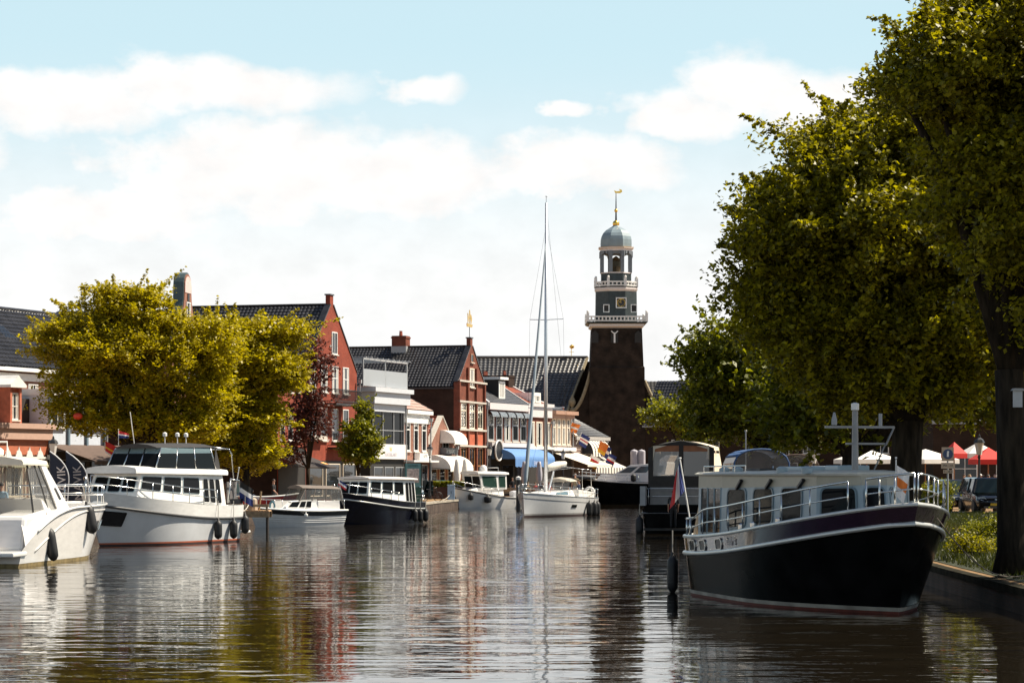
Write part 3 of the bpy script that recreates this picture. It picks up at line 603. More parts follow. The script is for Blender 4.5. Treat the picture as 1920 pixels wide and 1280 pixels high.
# --- clapboard house
t,W=site('clapboard_house','brown weatherboarded house with small slate roof and striped awnings beside church tower',(1072,254),(1134,262))
Y=257; e=hz(820,Y); r=hz(776,Y)
m=MB()
for i in range(22): m.add([(0,-.02,i*e/22),(W,-.02,i*e/22),(W,.0,(i+1)*e/22),(0,.0,(i+1)*e/22),(0,-.07,i*e/22),(W,-.07,i*e/22)],[(4,5,2,3),(0,1,5,4)])
m.box(0,W,.003,8,0,e); m.build('wall',M('brown_weatherboard',(.22,.15,.12),.7,var=.2),t)
m=MB()
n=30
for i in range(n): z=i*(hz(792,Y))/n; m.box(-.06,-.003,0,8,z,z+hz(792,Y)/n-.06)
m.build('side_boarding',M('brown_weatherboard',(.22,.15,.12),.7,var=.2),t)
m=MB(); tile_roof(m,(.2,-.4,e+.1),(W+.2,-.4,e+.1),(.9,2.6,r),(W*.55,2.6,r),.4,.35,.03); m.build('roof',SLATE,t)
MB().bar((.1,-.45,e+.1),(.85,2.6,r+.1),.3,.2).build('verge',CREAM,t); MB().box(.1,W+.3,-.5,-.35,e-.25,e+.1).build('gutter',M('grey_trim',(.4,.38,.36),.6),t)
chimney(t,1.1,2.8,r-.2,hz(768,Y),.55,STONE,1,False); chimney(t,W*.5,2.8,r-.2,hz(769,Y),.55,STONE,1,False)
def STRIPE():
    if 'striped_canvas' in MAT: return MAT['striped_canvas']
    m=M('striped_canvas',(.72,.68,.6),.8,var=.05); nt=m.node_tree; N=nt.nodes; L=nt.links; p=N['Principled BSDF']
    tc=N.new('ShaderNodeTexCoord'); wv=N.new('ShaderNodeTexWave'); wv.inputs['Scale'].default_value=.42; L.new(tc.outputs['Object'],wv.inputs['Vector'])
    rp=N.new('ShaderNodeValToRGB'); rp.color_ramp.interpolation='CONSTANT'; rp.color_ramp.elements[0].color=(.72,.68,.6,1); rp.color_ramp.elements[1].color=(.02,.02,.025,1); rp.color_ramp.elements[1].position=.72
    L.new(wv.outputs['Fac'],rp.inputs[0]); L.new(rp.outputs[0],p.inputs['Base Color']); return m
awning(t,W*.3,W*.85,hz(824,Y),1.4,1.2,STRIPE(),val=.3,curve=1); awning(t,W*.0,W*1.0,hz(856,Y),1.1,2.6,STRIPE(),val=.6)
for i in range(2): win(t,W*.35+i*W*.26,hz(850,Y),1.5,1.6,1,1,fr=CREAM)
win(t,.5,.3,W*.4,2.2,2,1,fr=BLKMETAL,sill=False)
# ================================================================ church
ch=thing('church','dark brick church with tall clock tower, blue grey dome and gilt vane','church',(gx(1155,310),310,GZ))
CY=310; s=lambda px:(px-1155)*CY/F; z=lambda py:hz(py,CY)
# tower shaft: square, slightly battered
w0=s(1208)-s(1155); w1=s(1203)-s(1155)
def sq(w,zz): return [(-w,-w,zz),(w,-w,zz),(w,w,zz),(-w,w,zz)]
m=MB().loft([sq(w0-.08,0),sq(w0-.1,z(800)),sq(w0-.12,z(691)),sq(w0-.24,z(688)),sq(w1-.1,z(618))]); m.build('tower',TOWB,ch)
yf=-(w1-.1)
for x in (-.45,-3.0+.2,2.4):
    o=MB().prism([(x-.28,z(645)),(x+.98-.28*2+.15,z(645)),(x+.57,z(628)),(x+.15,z(622)),(x-.28,z(628))],yf-.12,yf+.5).build('belfry_opening',DARK,ch)
    if x==-.45: MB().box(x+.05,x+.25,yf-.2,yf-.121,z(645),z(626)).bar((x-.25,yf-.17,z(623)),(x+.1,yf-.17,z(628)),.12).bar((x+.55,yf-.17,z(623)),(x+.2,yf-.17,z(628)),.12).build('tracery',WHITE,o)
PALE=M('pink_white_paint',(.66,.6,.57),.5,var=.05); TEAL=M('teal_slate',(.022,.034,.036),.5,var=.3,scale=3); LEAD=M('blue_lead',(.21,.27,.30),.42,var=.12,scale=1.5,streak=3)
def octo(r,zz,ph=PI/8): return [(r*math.cos(2*PI*k/8+ph),r*math.sin(2*PI*k/8+ph),zz) for k in range(8)]
def bal(r,z0,z1,sq_=False):
    """white balustrade with corner posts, a shelf below"""
    n=4 if sq_ else 8; ph=PI/4 if sq_ else PI/8
    P=[Vector((r*math.cos(2*PI*k/n+ph),r*math.sin(2*PI*k/n+ph),0)) for k in range(n)]
    m=MB()
    for k in range(n):
        a,b=P[k],P[(k+1)%n]; m.bar(a+Vector((0,0,z1-.1)),b+Vector((0,0,z1-.1)),.24,.16); m.bar(a+Vector((0,0,z0+.12)),b+Vector((0,0,z0+.12)),.22,.14)
        L=(b-a).length; q=int(L/.42)
        for i in range(1,q): c=a.lerp(b,i/q); m.lathe([(.06,z0+.15),(.11,z0+.15+(z1-z0)*.3),(.05,z0+.15+(z1-z0)*.6),(.09,z1-.12)],6,c)
        m.box(a.x-.16,a.x+.16,a.y-.16,a.y+.16,z0,z1+.35); m.ball((a.x,a.y,z1+.5),.16,8,5)
    return m
rb=s(1207)*1.0
m=MB().loft([sq(w1-.3,z(618)),sq(w1+.15,z(614)),sq(w1+.15,z(609.5))]); m.build('lower_cornice',PALE,ch)
m=MB().loft([sq(w1+.3,z(609.5)+.003),sq(w1+.55,z(607)),sq(w1+.55,z(606))]); m.build('lower_gallery',TEAL,ch)
bal((w1+.42)*math.sqrt(2),z(606),z(595),True).build('lower_balustrade',WHITE,ch)
ro=s(1193)/math.cos(PI/8)
ot=MB().loft([octo(ro*1.02,z(606)),octo(ro,z(548))]); ot.build('octagon',TEAL,ch)
MB().loft([octo(ro,z(548)+.002),octo(ro*1.05,z(544)),octo(ro*1.05,z(541))]).build('upper_cornice',PALE,ch)
r2=s(1194)/math.cos(PI/8); MB().loft([octo(r2,z(541)+.002),octo(r2*1.03,z(539))]).build('upper_gallery',TEAL,ch)
bal(r2*.98,z(539),z(529)).build('upper_balustrade',WHITE,ch)
ri=s(1183)/math.cos(PI/8)
MB().loft([octo(ri,z(539)),octo(ri,z(514))]).build('lantern_base',TEAL,ch); MB().loft([octo(ri*1.03,z(514)+.002),octo(ri*1.03,z(512))]).build('lantern_sill',PALE,ch)
m=MB()
for k in range(8):
    a=2*PI*k/8+PI/8; m.bar((ri*.94*math.cos(a),ri*.94*math.sin(a),z(512)),(ri*.94*math.cos(a),ri*.94*math.sin(a),z(472)),.42)
m.build('lantern_column',M('grey_blue_paint',(.16,.18,.2),.5,var=.1),ch)
m=MB()
for k in range(8):
    a0=2*PI*k/8+PI/8; a1=a0+2*PI/8; A=Vector((math.cos(a0),math.sin(a0),0))*ri*.97; B=Vector((math.cos(a1),math.sin(a1),0))*ri*.97
    zt_=z(472); zs=z(484); pr=[]
    for i in range(11):
        u=i/10; c=(u-.5)*2; pr.append((A.lerp(B,u),zs+(zt_-.3-zs)*math.sqrt(max(0,1-c*c))))
    for i in range(10): m.add([tuple(pr[i][0]+Vector((0,0,pr[i][1]))),tuple(pr[i+1][0]+Vector((0,0,pr[i+1][1]))),tuple(pr[i+1][0]+Vector((0,0,zt_))),tuple(pr[i][0]+Vector((0,0,zt_)))],[(0,1,2,3)])
o=m.build('lantern_arch',M('grey_blue_paint',(.16,.18,.2),.5,var=.1),ch); o.modifiers.new('s','SOLIDIFY').thickness=.25
MB().lathe([(.55,z(512)),(.75,z(500)),(.7,z(490)),(.4,z(484)),(.05,z(480))],12).build('bell',M('bronze',(.1,.08,.05),.4,metal=.7),ch)
MB().loft([octo(ri*1.05,z(472)),octo(ri*1.05,z(469)),octo(ri*1.16,z(467)),octo(ri*1.16,z(465.5))]).build('dome_cornice',PALE,ch)
MB().loft([octo(ri*1.17,z(465.5)+.002),octo(ri*1.17,z(464.5))]).build('gilt_band',M('ochre_paint',(.5,.3,.1),.5),ch)
prof=[(1.02,464.5),(1.03,458),(1.02,450),(.97,444),(.86,438),(.68,432.5),(.46,428.5),(.28,425.5),(.15,422),(.09,418)]
MB().loft([octo(ri*a,z(b)) for a,b in prof]).build('dome',LEAD,ch)
MB().ball((0,0,z(419.5)),.42,12,8).build('gilt_ball',GOLD,ch,smooth=True); MB().ball((0,0,z(395)),.22,10,6).build('gilt_ball',GOLD,ch,smooth=True)
MB().tube([(0,0,z(419)),(0,0,z(397)),(0,0,z(362))],[.13,.09,.04]).build('spire_rod',BLKMETAL,ch)
m=MB().prism([(-.1,z(362)),(.5,z(362.5)),(.75,z(360)),(.7,z(356)),(.35,z(354.5)),(.5,z(358)),(.1,z(359)),(-.25,z(357))],-.04,.04); m.build('weather_vane',GOLD,ch)
yo=-ro*math.cos(PI/8)
fc=MB().box(s(1153),s(1173),yo-.16,yo-.05,z(579.5),z(561)).build('clock_face',BLKMETAL,ch); fc.location=(0,0,0)
cx=(s(1153)+s(1173))/2; cz=(z(579.5)+z(561))/2
m=MB(); q=(s(1173)-s(1153))/2
for a,b,c,d in ((-q,q,q-.12,q),(-q,q,-q,-q+.12),(-q,-q+.12,-q+.12,q-.12),(q-.12,q,-q+.12,q-.12)): m.box(cx+a,cx+b,yo-.22,yo-.165,cz+c,cz+d)
m.build('clock_frame',WHITE,fc)
m=MB().tube([(cx+.5*math.cos(a*PI/12),yo-.19,cz+.5*math.sin(a*PI/12)) for a in range(24)],.025,5,True)
for k in range(12):
    a=k*PI/6; m.bar((cx+.33*math.sin(a),yo-.19,cz+.33*math.cos(a)),(cx+.47*math.sin(a),yo-.19,cz+.47*math.cos(a)),.05,.03)
m.bar((cx,yo-.2,cz),(cx-.1,yo-.2,cz+.42),.06,.03).bar((cx,yo-.2,cz),(cx-.3,yo-.2,cz+.16),.08,.03); m.build('clock_hand',GOLD,fc)
for px in (1135,1188):
    win(ch,s(px)-.35 if px<1150 else s(1181),z(588),.75,z(573)-z(588),1,1,y=yo-.01,sill=False,t=.1,pane=DARK)
# scrolled wings either side of the tower
for sx,px0,px1 in ((-1,1072,1106),(1,1206,1252)):
    pts=[]; n=12
    for i in range(n+1):
        u=i/n; pts.append((px0+(px1-px0)*u if sx<0 else px1-(px1-px0)*u, (772-(772-700)*u**1.9) if sx<0 else (778-(778-716)*u**1.8)))
    P=[(s(a),z(b)) for a,b in pts]; base=[(P[-1][0],0),(P[0][0],0)]
    o=MB().prism(P+base,-w0+.6,-w0+1.3).build('west_front',TOWB,ch)
    MB().tube([(a,-w0+.6,b+.1) for a,b in P],.22,6).build('scroll_coping',M('mossy_stone',(.26,.21,.13),.8,var=.25),o)
    MB().lathe([(.3,0),(.32,.3),(.15,.5),(.42,.9),(.45,1.2),(.2,1.7),(.05,2.0)],10,(P[0][0]+sx*-.3*0,-w0+.95,P[0][1])).build('urn',M('mossy_stone',(.26,.21,.13),.8,var=.25),o)
ys=-w0+1.3
# nave: long roof facing us on the left, plain dark roof on the right
zr,ze=z(668),z(775)
x0,x1=s(880),s(1104)
m=MB(); tile_roof(m,(x0,ys-1,ze),(s(1062),ys-1,ze),(x0,ys+7,zr),(x1,ys+7,zr),.42,.5,.085,.06); m.tube([(x0,ys+7,zr+.1),(x1,ys+7,zr+.1)],.2); m.build('nave_roof',TILEG,ch)
MB().bar((s(1062),ys-1,ze+.15),(x1,ys+7,zr+.1),.25).build('verge',M('mossy_stone',(.26,.21,.13),.8,var=.25),ch)
MB().box(x0,s(1062),ys-.6,ys+14,0,ze).build('nave_wall',TOWB,ch); MB().prism([(s(1062)+.01,0),(s(1112),0),(s(1112),zr-.4),(s(1103),zr-.4),(s(1062)+.01,ze-.2)],ys+6.9,ys+7.6).build('nave_gable',TOWB,ch)
zr2=z(713); m=MB(); tile_roof(m,(s(1208),ys,z(778)),(s(1330),ys,z(778)),(s(1208),ys+6,zr2),(s(1330),ys+6,zr2),.42,.5,.04); m.build('aisle_roof',M('dull_black_tile',(.012,.012,.013),.7),ch)
MB().box(s(1208),s(1330),ys+.3,ys+12,0,z(778)).build('aisle_wall',TOWB,ch)
m=MB().tube([(s(1073),ys+7,zr),(s(1073),ys+7,z(645))],.04).bar((s(1069),ys+7,z(656)),(s(1078),ys+7,z(656)),.05); m.build('cross_rod',GOLD,ch)
m=MB().lathe([(.05,z(650)),(.28,z(648)),(.3,z(645)),(.05,z(642))],8,(s(1074),ys+7,0)); m.build('gilt_ball',GOLD,ch)
# sunlit low tile roof beside the church
t=thing('tiled_outhouse','low outhouse with sunlit pale pantile roof between church tower and green tree','building',(gx(1252,285),285,GZ))
z=lambda py:hz(py,285); W=(1335-1252)*285/F
m=MB(); tile_roof(m,(0,0,z(815)),(W,0,z(815)),(.0,4,z(779)),(W,4,z(779)),.3,.9,.11); m.build('roof',M('pale_pantile',(.42,.36,.32),.35,var=.15),t)
MB().box(0,W,.3,7,0,z(817)).build('wall',DRKB,t); MB().tube([(0,4,z(779)+.1),(W,4,z(779)+.1)],.14).build('ridge',STONE,t)
# ================================================================ trees: trunk, limbs, crown of leaf faces
def leaf_mesh(name,P,size,mat,rs,up=.5,aspect=1.25):
    n=len(P); nr=rs.normal(size=(n,3)); nr[:,2]=np.abs(nr[:,2])+up; nr/=np.linalg.norm(nr,axis=1)[:,None]
    t=rs.normal(size=(n,3)); t-=nr*(t*nr).sum(1)[:,None]; t/=np.linalg.norm(t,axis=1)[:,None]; b=np.cross(nr,t)
    s=size*(.6+.8*rs.random(n))[:,None]
    V=np.empty((n,4,3)); V[:,0]=P-t*s*aspect*.5; V[:,1]=P+b*s*.42-t*s*.05; V[:,2]=P+t*s*aspect*.5-nr*s*.18; V[:,3]=P-b*s*.42-t*s*.05
    me=bpy.data.meshes.new(name); me.vertices.add(n*4); me.vertices.foreach_set('co',V.reshape(-1).astype(np.float32))
    me.loops.add(n*4); me.loops.foreach_set('vertex_index',np.arange(n*4,dtype=np.int32))
    me.polygons.add(n); me.polygons.foreach_set('loop_start',np.arange(0,n*4,4,dtype=np.int32)); me.polygons.foreach_set('loop_total',np.full(n,4,dtype=np.int32))
    me.update(calc_edges=True); me.materials.append(mat); return me
def boughs(blobs,rs,dens):
    """bough tips spread through each lobe, denser near its skin"""
    out=[]
    for cx,cy,cz,rx,ry,rz in blobs:
        n=max(4,int(dens*(rx*ry+ry*rz+rx*rz)/3))
        d=rs.normal(size=(n,3)); d/=np.linalg.norm(d,axis=1)[:,None]; d*=(.45+.58*rs.random(n)**.6)[:,None]
        out.append(np.array((cx,cy,cz))+d*np.array((rx,ry,rz)))
    return np.concatenate(out)
def tree(name,label,base,blobs,leaf,size,nleaf,dens=9,br=.5,seed=1,trunk=.4,fork=2.6,bark=BARK,group=None,flat=.6,up=.5,limbs=True,lean=(0,0),branches=60,sprays=260):
    """base in world; blobs (dx,dy,z,rx,ry,rz) relative to the base"""
    rs=np.random.RandomState(seed); t=thing(name,label,'tree',base,0,group)
    B=boughs(blobs,rs,dens); nb=len(B)
    per=max(1,int(nleaf*.8)//nb//10); tw=B.repeat(10,0)+rs.normal(size=(nb*10,3))*np.array((br,br,br*flat))
    P=tw.repeat(per,0); P=P+rs.normal(size=P.shape)*np.array((br*.42,br*.42,br*.3))
    # leafy shoots that stand out of the outline
    C0=np.array(blobs); tot=(C0[:,3]*C0[:,5]).sum(); sp=[]
    for q in C0:
        ns=int(sprays*(q[3]*q[5])/tot)+1; d=rs.normal(size=(ns,3)); d[:,2]=d[:,2]*.8+.25; d/=np.linalg.norm(d,axis=1)[:,None]
        st=q[:3]+d*q[3:]*.92; ln=br*(1.2+2.2*rs.random(ns)); d2=d+rs.normal(size=(ns,3))*.3+np.array((0,0,.15)); k=max(6,int(nleaf*.2/sprays))
        u=rs.random((ns,k,1)); sp.append((st[:,None,:]+d2[:,None,:]*ln[:,None,None]*u+rs.normal(size=(ns,k,3))*br*.3*(1.15-u)).reshape(-1,3))
    P=np.concatenate([P]+sp)
    o=bpy.data.objects.new('crown',leaf_mesh('crown',P,size,leaf,rs,up)); COL.objects.link(o); o.parent=t
    m=MB(); C=np.array(blobs)[:,:3]; top=C[:,2].max()
    f=Vector((lean[0],lean[1],fork)); m.tube([(0,0,-.15),(lean[0]*.2,lean[1]*.2,.35),(lean[0]*.6,lean[1]*.6,fork*.6),f],[trunk*1.5,trunk*1.08,trunk*.92,trunk*.88],10)
    ends=[]
    for c in C:
        c=Vector(c); mid=f.lerp(c,.5)+Vector((0,0,.12*(c-f).length)); m.tube([f-Vector((0,0,.15)),mid,c],[trunk*.62,trunk*.36,trunk*.14],7); ends.append((mid,c))
    for k in rs.choice(nb,min(nb,branches),replace=False):
        e=Vector(B[k]); a=min((x for pr in ends for x in pr),key=lambda q:(q-e).length); md=a.lerp(e,.55)+Vector((0,0,.1*(e-a).length)); m.tube([a,md,e],[trunk*.13,trunk*.07,trunk*.02],5)
    m.build('trunk',bark,t,smooth=True); return t
def pb(base,L,Y0):
    """lobes given as rows/columns of the photograph at distance Y: -> offsets from the base in metres"""
    return [(gx(px,Y0)-base[0],dy,gz(py,Y0)-base[2],rx*Y0/F,ry,rz*Y0/F) for px,py,rx,rz,dy,ry in L]
LY=LEAF('yellow_green_leaf',(.16,.14,.005),(.46,.375,.009),.36,(1.8,1.8,.35)); LG=LEAF('fresh_green_leaf',(.04,.042,.003),(.30,.275,.012),.38,(2.2,2.1,.35))
LD=LEAF('deep_green_leaf',(.04,.05,.005),(.17,.18,.012),.36,(2.2,2.1,.4)); LC=LEAF('copper_leaf',(.035,.012,.01),(.13,.045,.03),.3,(1.6,1.0,.9)); LS=LEAF('spring_green_leaf',(.09,.105,.008),(.2,.21,.015),.4)
b=(gx(1905,55),55,.8)
tree('broadleaf_tree','nearest tall tree with thick dark trunk at the right edge of the photo',b,pb(b,[(1820,120,120,80,0,2.4),(1960,50,150,110,0,2.8),(1735,165,70,36,-.8,1.6),(1930,290,170,140,.4,2.8),(1860,400,90,110,-.6,2.0),(2090,240,180,240,0,3),(1985,540,110,120,.3,2.0),(1850,30,70,50,0,1.8),(1680,165,40,18,-.3,1.0),(1790,50,40,26,0,1.2),(2150,420,150,150,0,3),(1960,180,150,100,2.5,2)],55),LG,.105,230000,dens=19,br=.36,seed=3,trunk=.36,fork=4.2,lean=(-.15,0),sprays=420)  # crown extended to the right, out of view, to shade the bank
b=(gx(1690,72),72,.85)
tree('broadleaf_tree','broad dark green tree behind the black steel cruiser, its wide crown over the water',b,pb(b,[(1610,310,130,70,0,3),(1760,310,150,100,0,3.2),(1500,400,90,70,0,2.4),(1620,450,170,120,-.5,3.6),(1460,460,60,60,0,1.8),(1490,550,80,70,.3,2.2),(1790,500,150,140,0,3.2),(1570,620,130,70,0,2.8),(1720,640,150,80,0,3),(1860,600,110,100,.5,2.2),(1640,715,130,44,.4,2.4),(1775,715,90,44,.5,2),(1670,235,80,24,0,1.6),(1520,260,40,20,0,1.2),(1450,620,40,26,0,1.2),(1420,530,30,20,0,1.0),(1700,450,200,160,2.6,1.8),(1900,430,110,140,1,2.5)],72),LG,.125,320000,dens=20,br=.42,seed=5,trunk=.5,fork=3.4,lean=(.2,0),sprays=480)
b=(gx(1440,165),165,.9)
tree('broadleaf_tree','rounded green tree farther along the right bank beside the church',b,pb(b,[(1370,660,75,50,0,2.3),(1330,690,55,45,0,1.8),(1440,690,80,60,0,2.4),(1380,740,95,50,0,2.8),(1480,740,70,60,0,2.2),(1460,800,80,40,.5,2.2),(1350,790,60,35,.6,1.8)],165),LD,.25,36000,dens=9,br=.55,seed=8,trunk=.35,fork=3)
b=(gx(1590,112),112,1.0)
tree('broadleaf_tree','green tree in shade between the round tree and the near trunks on right bank',b,pb(b,[(1530,690,90,70,0,2.2),(1610,680,90,80,0,2.4),(1490,770,70,60,0,1.8),(1560,790,80,50,0,2.0),(1680,700,80,80,0,2.0),(1760,730,90,70,.5,2.0),(1850,740,80,60,.6,2.0),(1950,720,90,70,1,3),(2050,740,90,70,1,3),(2010,640,110,60,1,3)],112),LD,.23,36000,dens=10,br=.5,seed=9,trunk=.3,fork=2.6)  # rightmost lobes, mostly out of view, added to shade the verge
b=(gx(1740,205),205,1.0)
tree('broadleaf_tree','far dark tree closing the view behind parked cars on the right',b,pb(b,[(1640,760,120,70,0,4),(1760,740,130,90,3,4),(1880,730,120,90,0,4),(1560,770,80,60,0,4),(1990,720,140,120,0,4),(1480,800,80,50,6,4)],205),LD,.36,26000,dens=4,br=.9,seed=10,trunk=.4,fork=3)
b=(gx(1290,262),268,.75)
tree('broadleaf_tree','small bright green tree peeping over the pale outhouse roof by church',b,pb(b,[(1275,768,28,20,0,1.6),(1310,765,35,25,0,1.8),(1340,790,30,30,0,1.6)],240),LS,.3,5000,dens=9,br=.6,seed=11,trunk=.2,fork=3)
b=(gx(268,140),140,.75)
YL=[(240,575,70,32,0,2.4),(165,605,60,32,0,2.0),(310,612,60,28,.4,2.0),(105,655,42,24,0,1.6),(90,625,26,16,0,1.0),(220,660,100,50,-.6,2.8),(150,715,70,36,0,2.2),(330,690,80,60,-.3,2.4),(250,755,90,36,.5,2.2),(380,740,60,50,.6,1.8),(270,550,36,16,0,1.4),(205,552,36,14,0,1.2),(390,650,55,45,0,1.8),(130,765,40,22,0,1.4),(200,795,60,18,0,1.8),(300,800,70,24,0,2),(370,805,50,24,0,1.8),(395,618,40,16,.6,1.2)]
tree('locust_tree','yellow leaved locust tree with feathery crown, left one of the pair over the boats',b,pb(b,YL,140),LY,.15,110000,dens=15,br=.42,seed=21,trunk=.22,fork=2.8,flat=.4,up=1.0)
b=(gx(462,146),146,.75)
YR=[(440,625,60,28,0,2.2),(510,625,55,24,0,1.8),(400,660,50,40,0,2.0),(480,690,80,44,-.5,2.4),(520,705,40,34,0,1.6),(430,750,70,46,0,2.2),(492,775,38,34,0,1.6),(420,815,55,34,.3,1.8),(462,845,40,22,0,1.5),(550,615,28,12,0,1.0),(500,845,24,14,0,.9),(470,868,30,14,0,1.2),(400,850,50,20,0,1.8),(345,830,30,16,0,1.2)]
tree('locust_tree','yellow green locust tree right of its twin, crown hanging low over the quay',b,pb(b,YR,146),LY,.155,85000,dens=15,br=.42,seed=22,trunk=.2,fork=2.4,flat=.4,up=1.0)
b=(gx(578,168),168,.75)
tree('copper_tree','slender copper leaved tree in front of the red gable house',b,pb(b,[(596,665,14,36,0,.9),(578,735,26,50,0,1.3),(562,800,26,36,0,1.3),(600,780,16,36,0,1.0),(612,690,8,26,.2,.6),(548,845,20,20,0,.9)],168),LC,.15,9000,dens=20,br=.32,seed=31,trunk=.14,fork=2.4,branches=50,sprays=70)
b=(gx(672,178),178,.75)
tree('young_tree','small spring green tree standing before the glass bay house',b,pb(b,[(680,775,13,24,0,.6),(672,810,28,25,0,1.1),(690,830,22,25,0,.9),(660,840,22,18,0,.9),(676,855,30,16,0,1.0)],178),LS,.17,9000,dens=30,br=.26,seed=32,trunk=.1,fork=1.9,branches=25,sprays=50)
# ---------------------------------------------------------------- shrubs and grass
def shrub(name,label,base,blobs,leaf,size,n,seed,cat='shrub',br=.16,up=.4,group=None,dens=40):
    rs=np.random.RandomState(seed); t=thing(name,label,cat,base,0,group); B=boughs(blobs,rs,dens); nb=len(B)
    P=B.repeat(max(1,n//nb),0); P=P+rs.normal(size=P.shape)*br
    P=P[P[:,2]>.02]
    o=bpy.data.objects.new('foliage',leaf_mesh('foliage',P,size,leaf,rs,up)); COL.objects.link(o); o.parent=t
    m=MB()
    for k in range(14):
        e=B[rs.randint(nb)]; m.tube([(rs.normal()*.05,rs.normal()*.05,-.05),(e[0]*.5,e[1]*.5,e[2]*.6),tuple(e)],[.025,.018,.006],5)
    m.build('stem',BARK,t); return t
shrub('clipped_shrub','round yellow green shrub on the bank beside the parked cars',(gx(1752,108),108,1.0),[(0,0,.75,.55,.5,.6),(.35,.3,.9,.4,.4,.5)],LS,.07,9000,41)
shrub('low_bush','low bright green bush on the sloping bank left of the near trunk',(gx(1852,74),74,.95),[(0,0,.14,.5,.45,.2),(.5,.2,.16,.4,.4,.2),(-.4,.1,.1,.3,.3,.14)],LS,.05,9000,42)
shrub('low_bush','small dull green bush at the foot of the bank under the cruiser bow',(gx(1842,65),65,.75),[(0,0,.12,.5,.4,.18),(-.5,0,.08,.3,.3,.14)],LG,.05,4000,43)
shrub('hedge','bushy green hedge at the quay end below the dark church wall',(gx(1165,266),268,.75),[(0,0,1.2,1.6,1.2,1.4),(1.6,.3,1.0,1.6,1.2,1.1),(-1.6,.4,1.9,1.0,1,1.8),(3.4,.2,.9,1.4,1,1.0)],LD,.22,7000,44,br=.3,dens=14)
def grass(name,label,x0,x1,y0,y1,zf,n,seed,h=.16):
    rs=np.random.RandomState(seed); X=x0+(x1-x0)*rs.random(n); Y=y0+(y1-y0)*rs.random(n); Z=zf(X,Y); a=rs.random(n)*2*PI; hh=h*(.5+rs.random(n)); w=.012+.01*rs.random(n)
    V=np.empty((n,3,3)); V[:,0]=np.stack([X-np.cos(a)*w,Y-np.sin(a)*w,Z],1); V[:,1]=np.stack([X+np.cos(a)*w,Y+np.sin(a)*w,Z],1); V[:,2]=np.stack([X+rs.normal(size=n)*hh*.35,Y+rs.normal(size=n)*hh*.35,Z+hh],1)
    me=bpy.data.meshes.new(name); me.vertices.add(n*3); me.vertices.foreach_set('co',V.reshape(-1).astype(np.float32)); me.loops.add(n*3); me.loops.foreach_set('vertex_index',np.arange(n*3,dtype=np.int32)); me.polygons.add(n); me.polygons.foreach_set('loop_start',np.arange(0,n*3,3,dtype=np.int32)); me.polygons.foreach_set('loop_total',np.full(n,3,dtype=np.int32)); me.update(calc_edges=True); me.materials.append(LEAF('grass_blade',(.02,.028,.004),(.055,.065,.008),.3))
    o=bpy.data.objects.new(name,me); COL.objects.link(o); tag(o,label,'grass',kind='stuff')
def edge_x(y): 
    return np.interp(y,[p[1] for p in RQ[::-1]],[p[0] for p in RQ[::-1]])
def bank_z(X,Y):
    d=np.clip((X-edge_x(Y))/4,0,1); ze=np.where(Y>100,.75,.5); return ze+(1.0-ze)*d
grass('grass','rough green grass on the sloping right bank',10.2,24,40,112,lambda X,Y:np.where(X>edge_x(Y)+.45,bank_z(X,Y),-5),90000,51)
# soil under the grass
m=MB(); ys=[20,45,60,70,80,92,105,112]
for a,b2 in zip(ys[:-1],ys[1:]):
    ea,eb=edge_x(a)+.36,edge_x(b2)+.36; zz=lambda x,y:float(bank_z(np.array(x),np.array(y)))+.012
    m.quad((ea,a,zz(ea,a)),(eb,b2,zz(eb,b2)),(eb+3.64,b2,1.012),(ea+3.64,a,1.012)); m.quad((ea+3.64,a,1.012),(eb+3.64,b2,1.012),(eb+9,b2,1.012),(ea+9,a,1.012))
tag(m.build('verge',M('bank_turf',(.022,.027,.008),.9,var=.4,scale=2)),kind='structure')
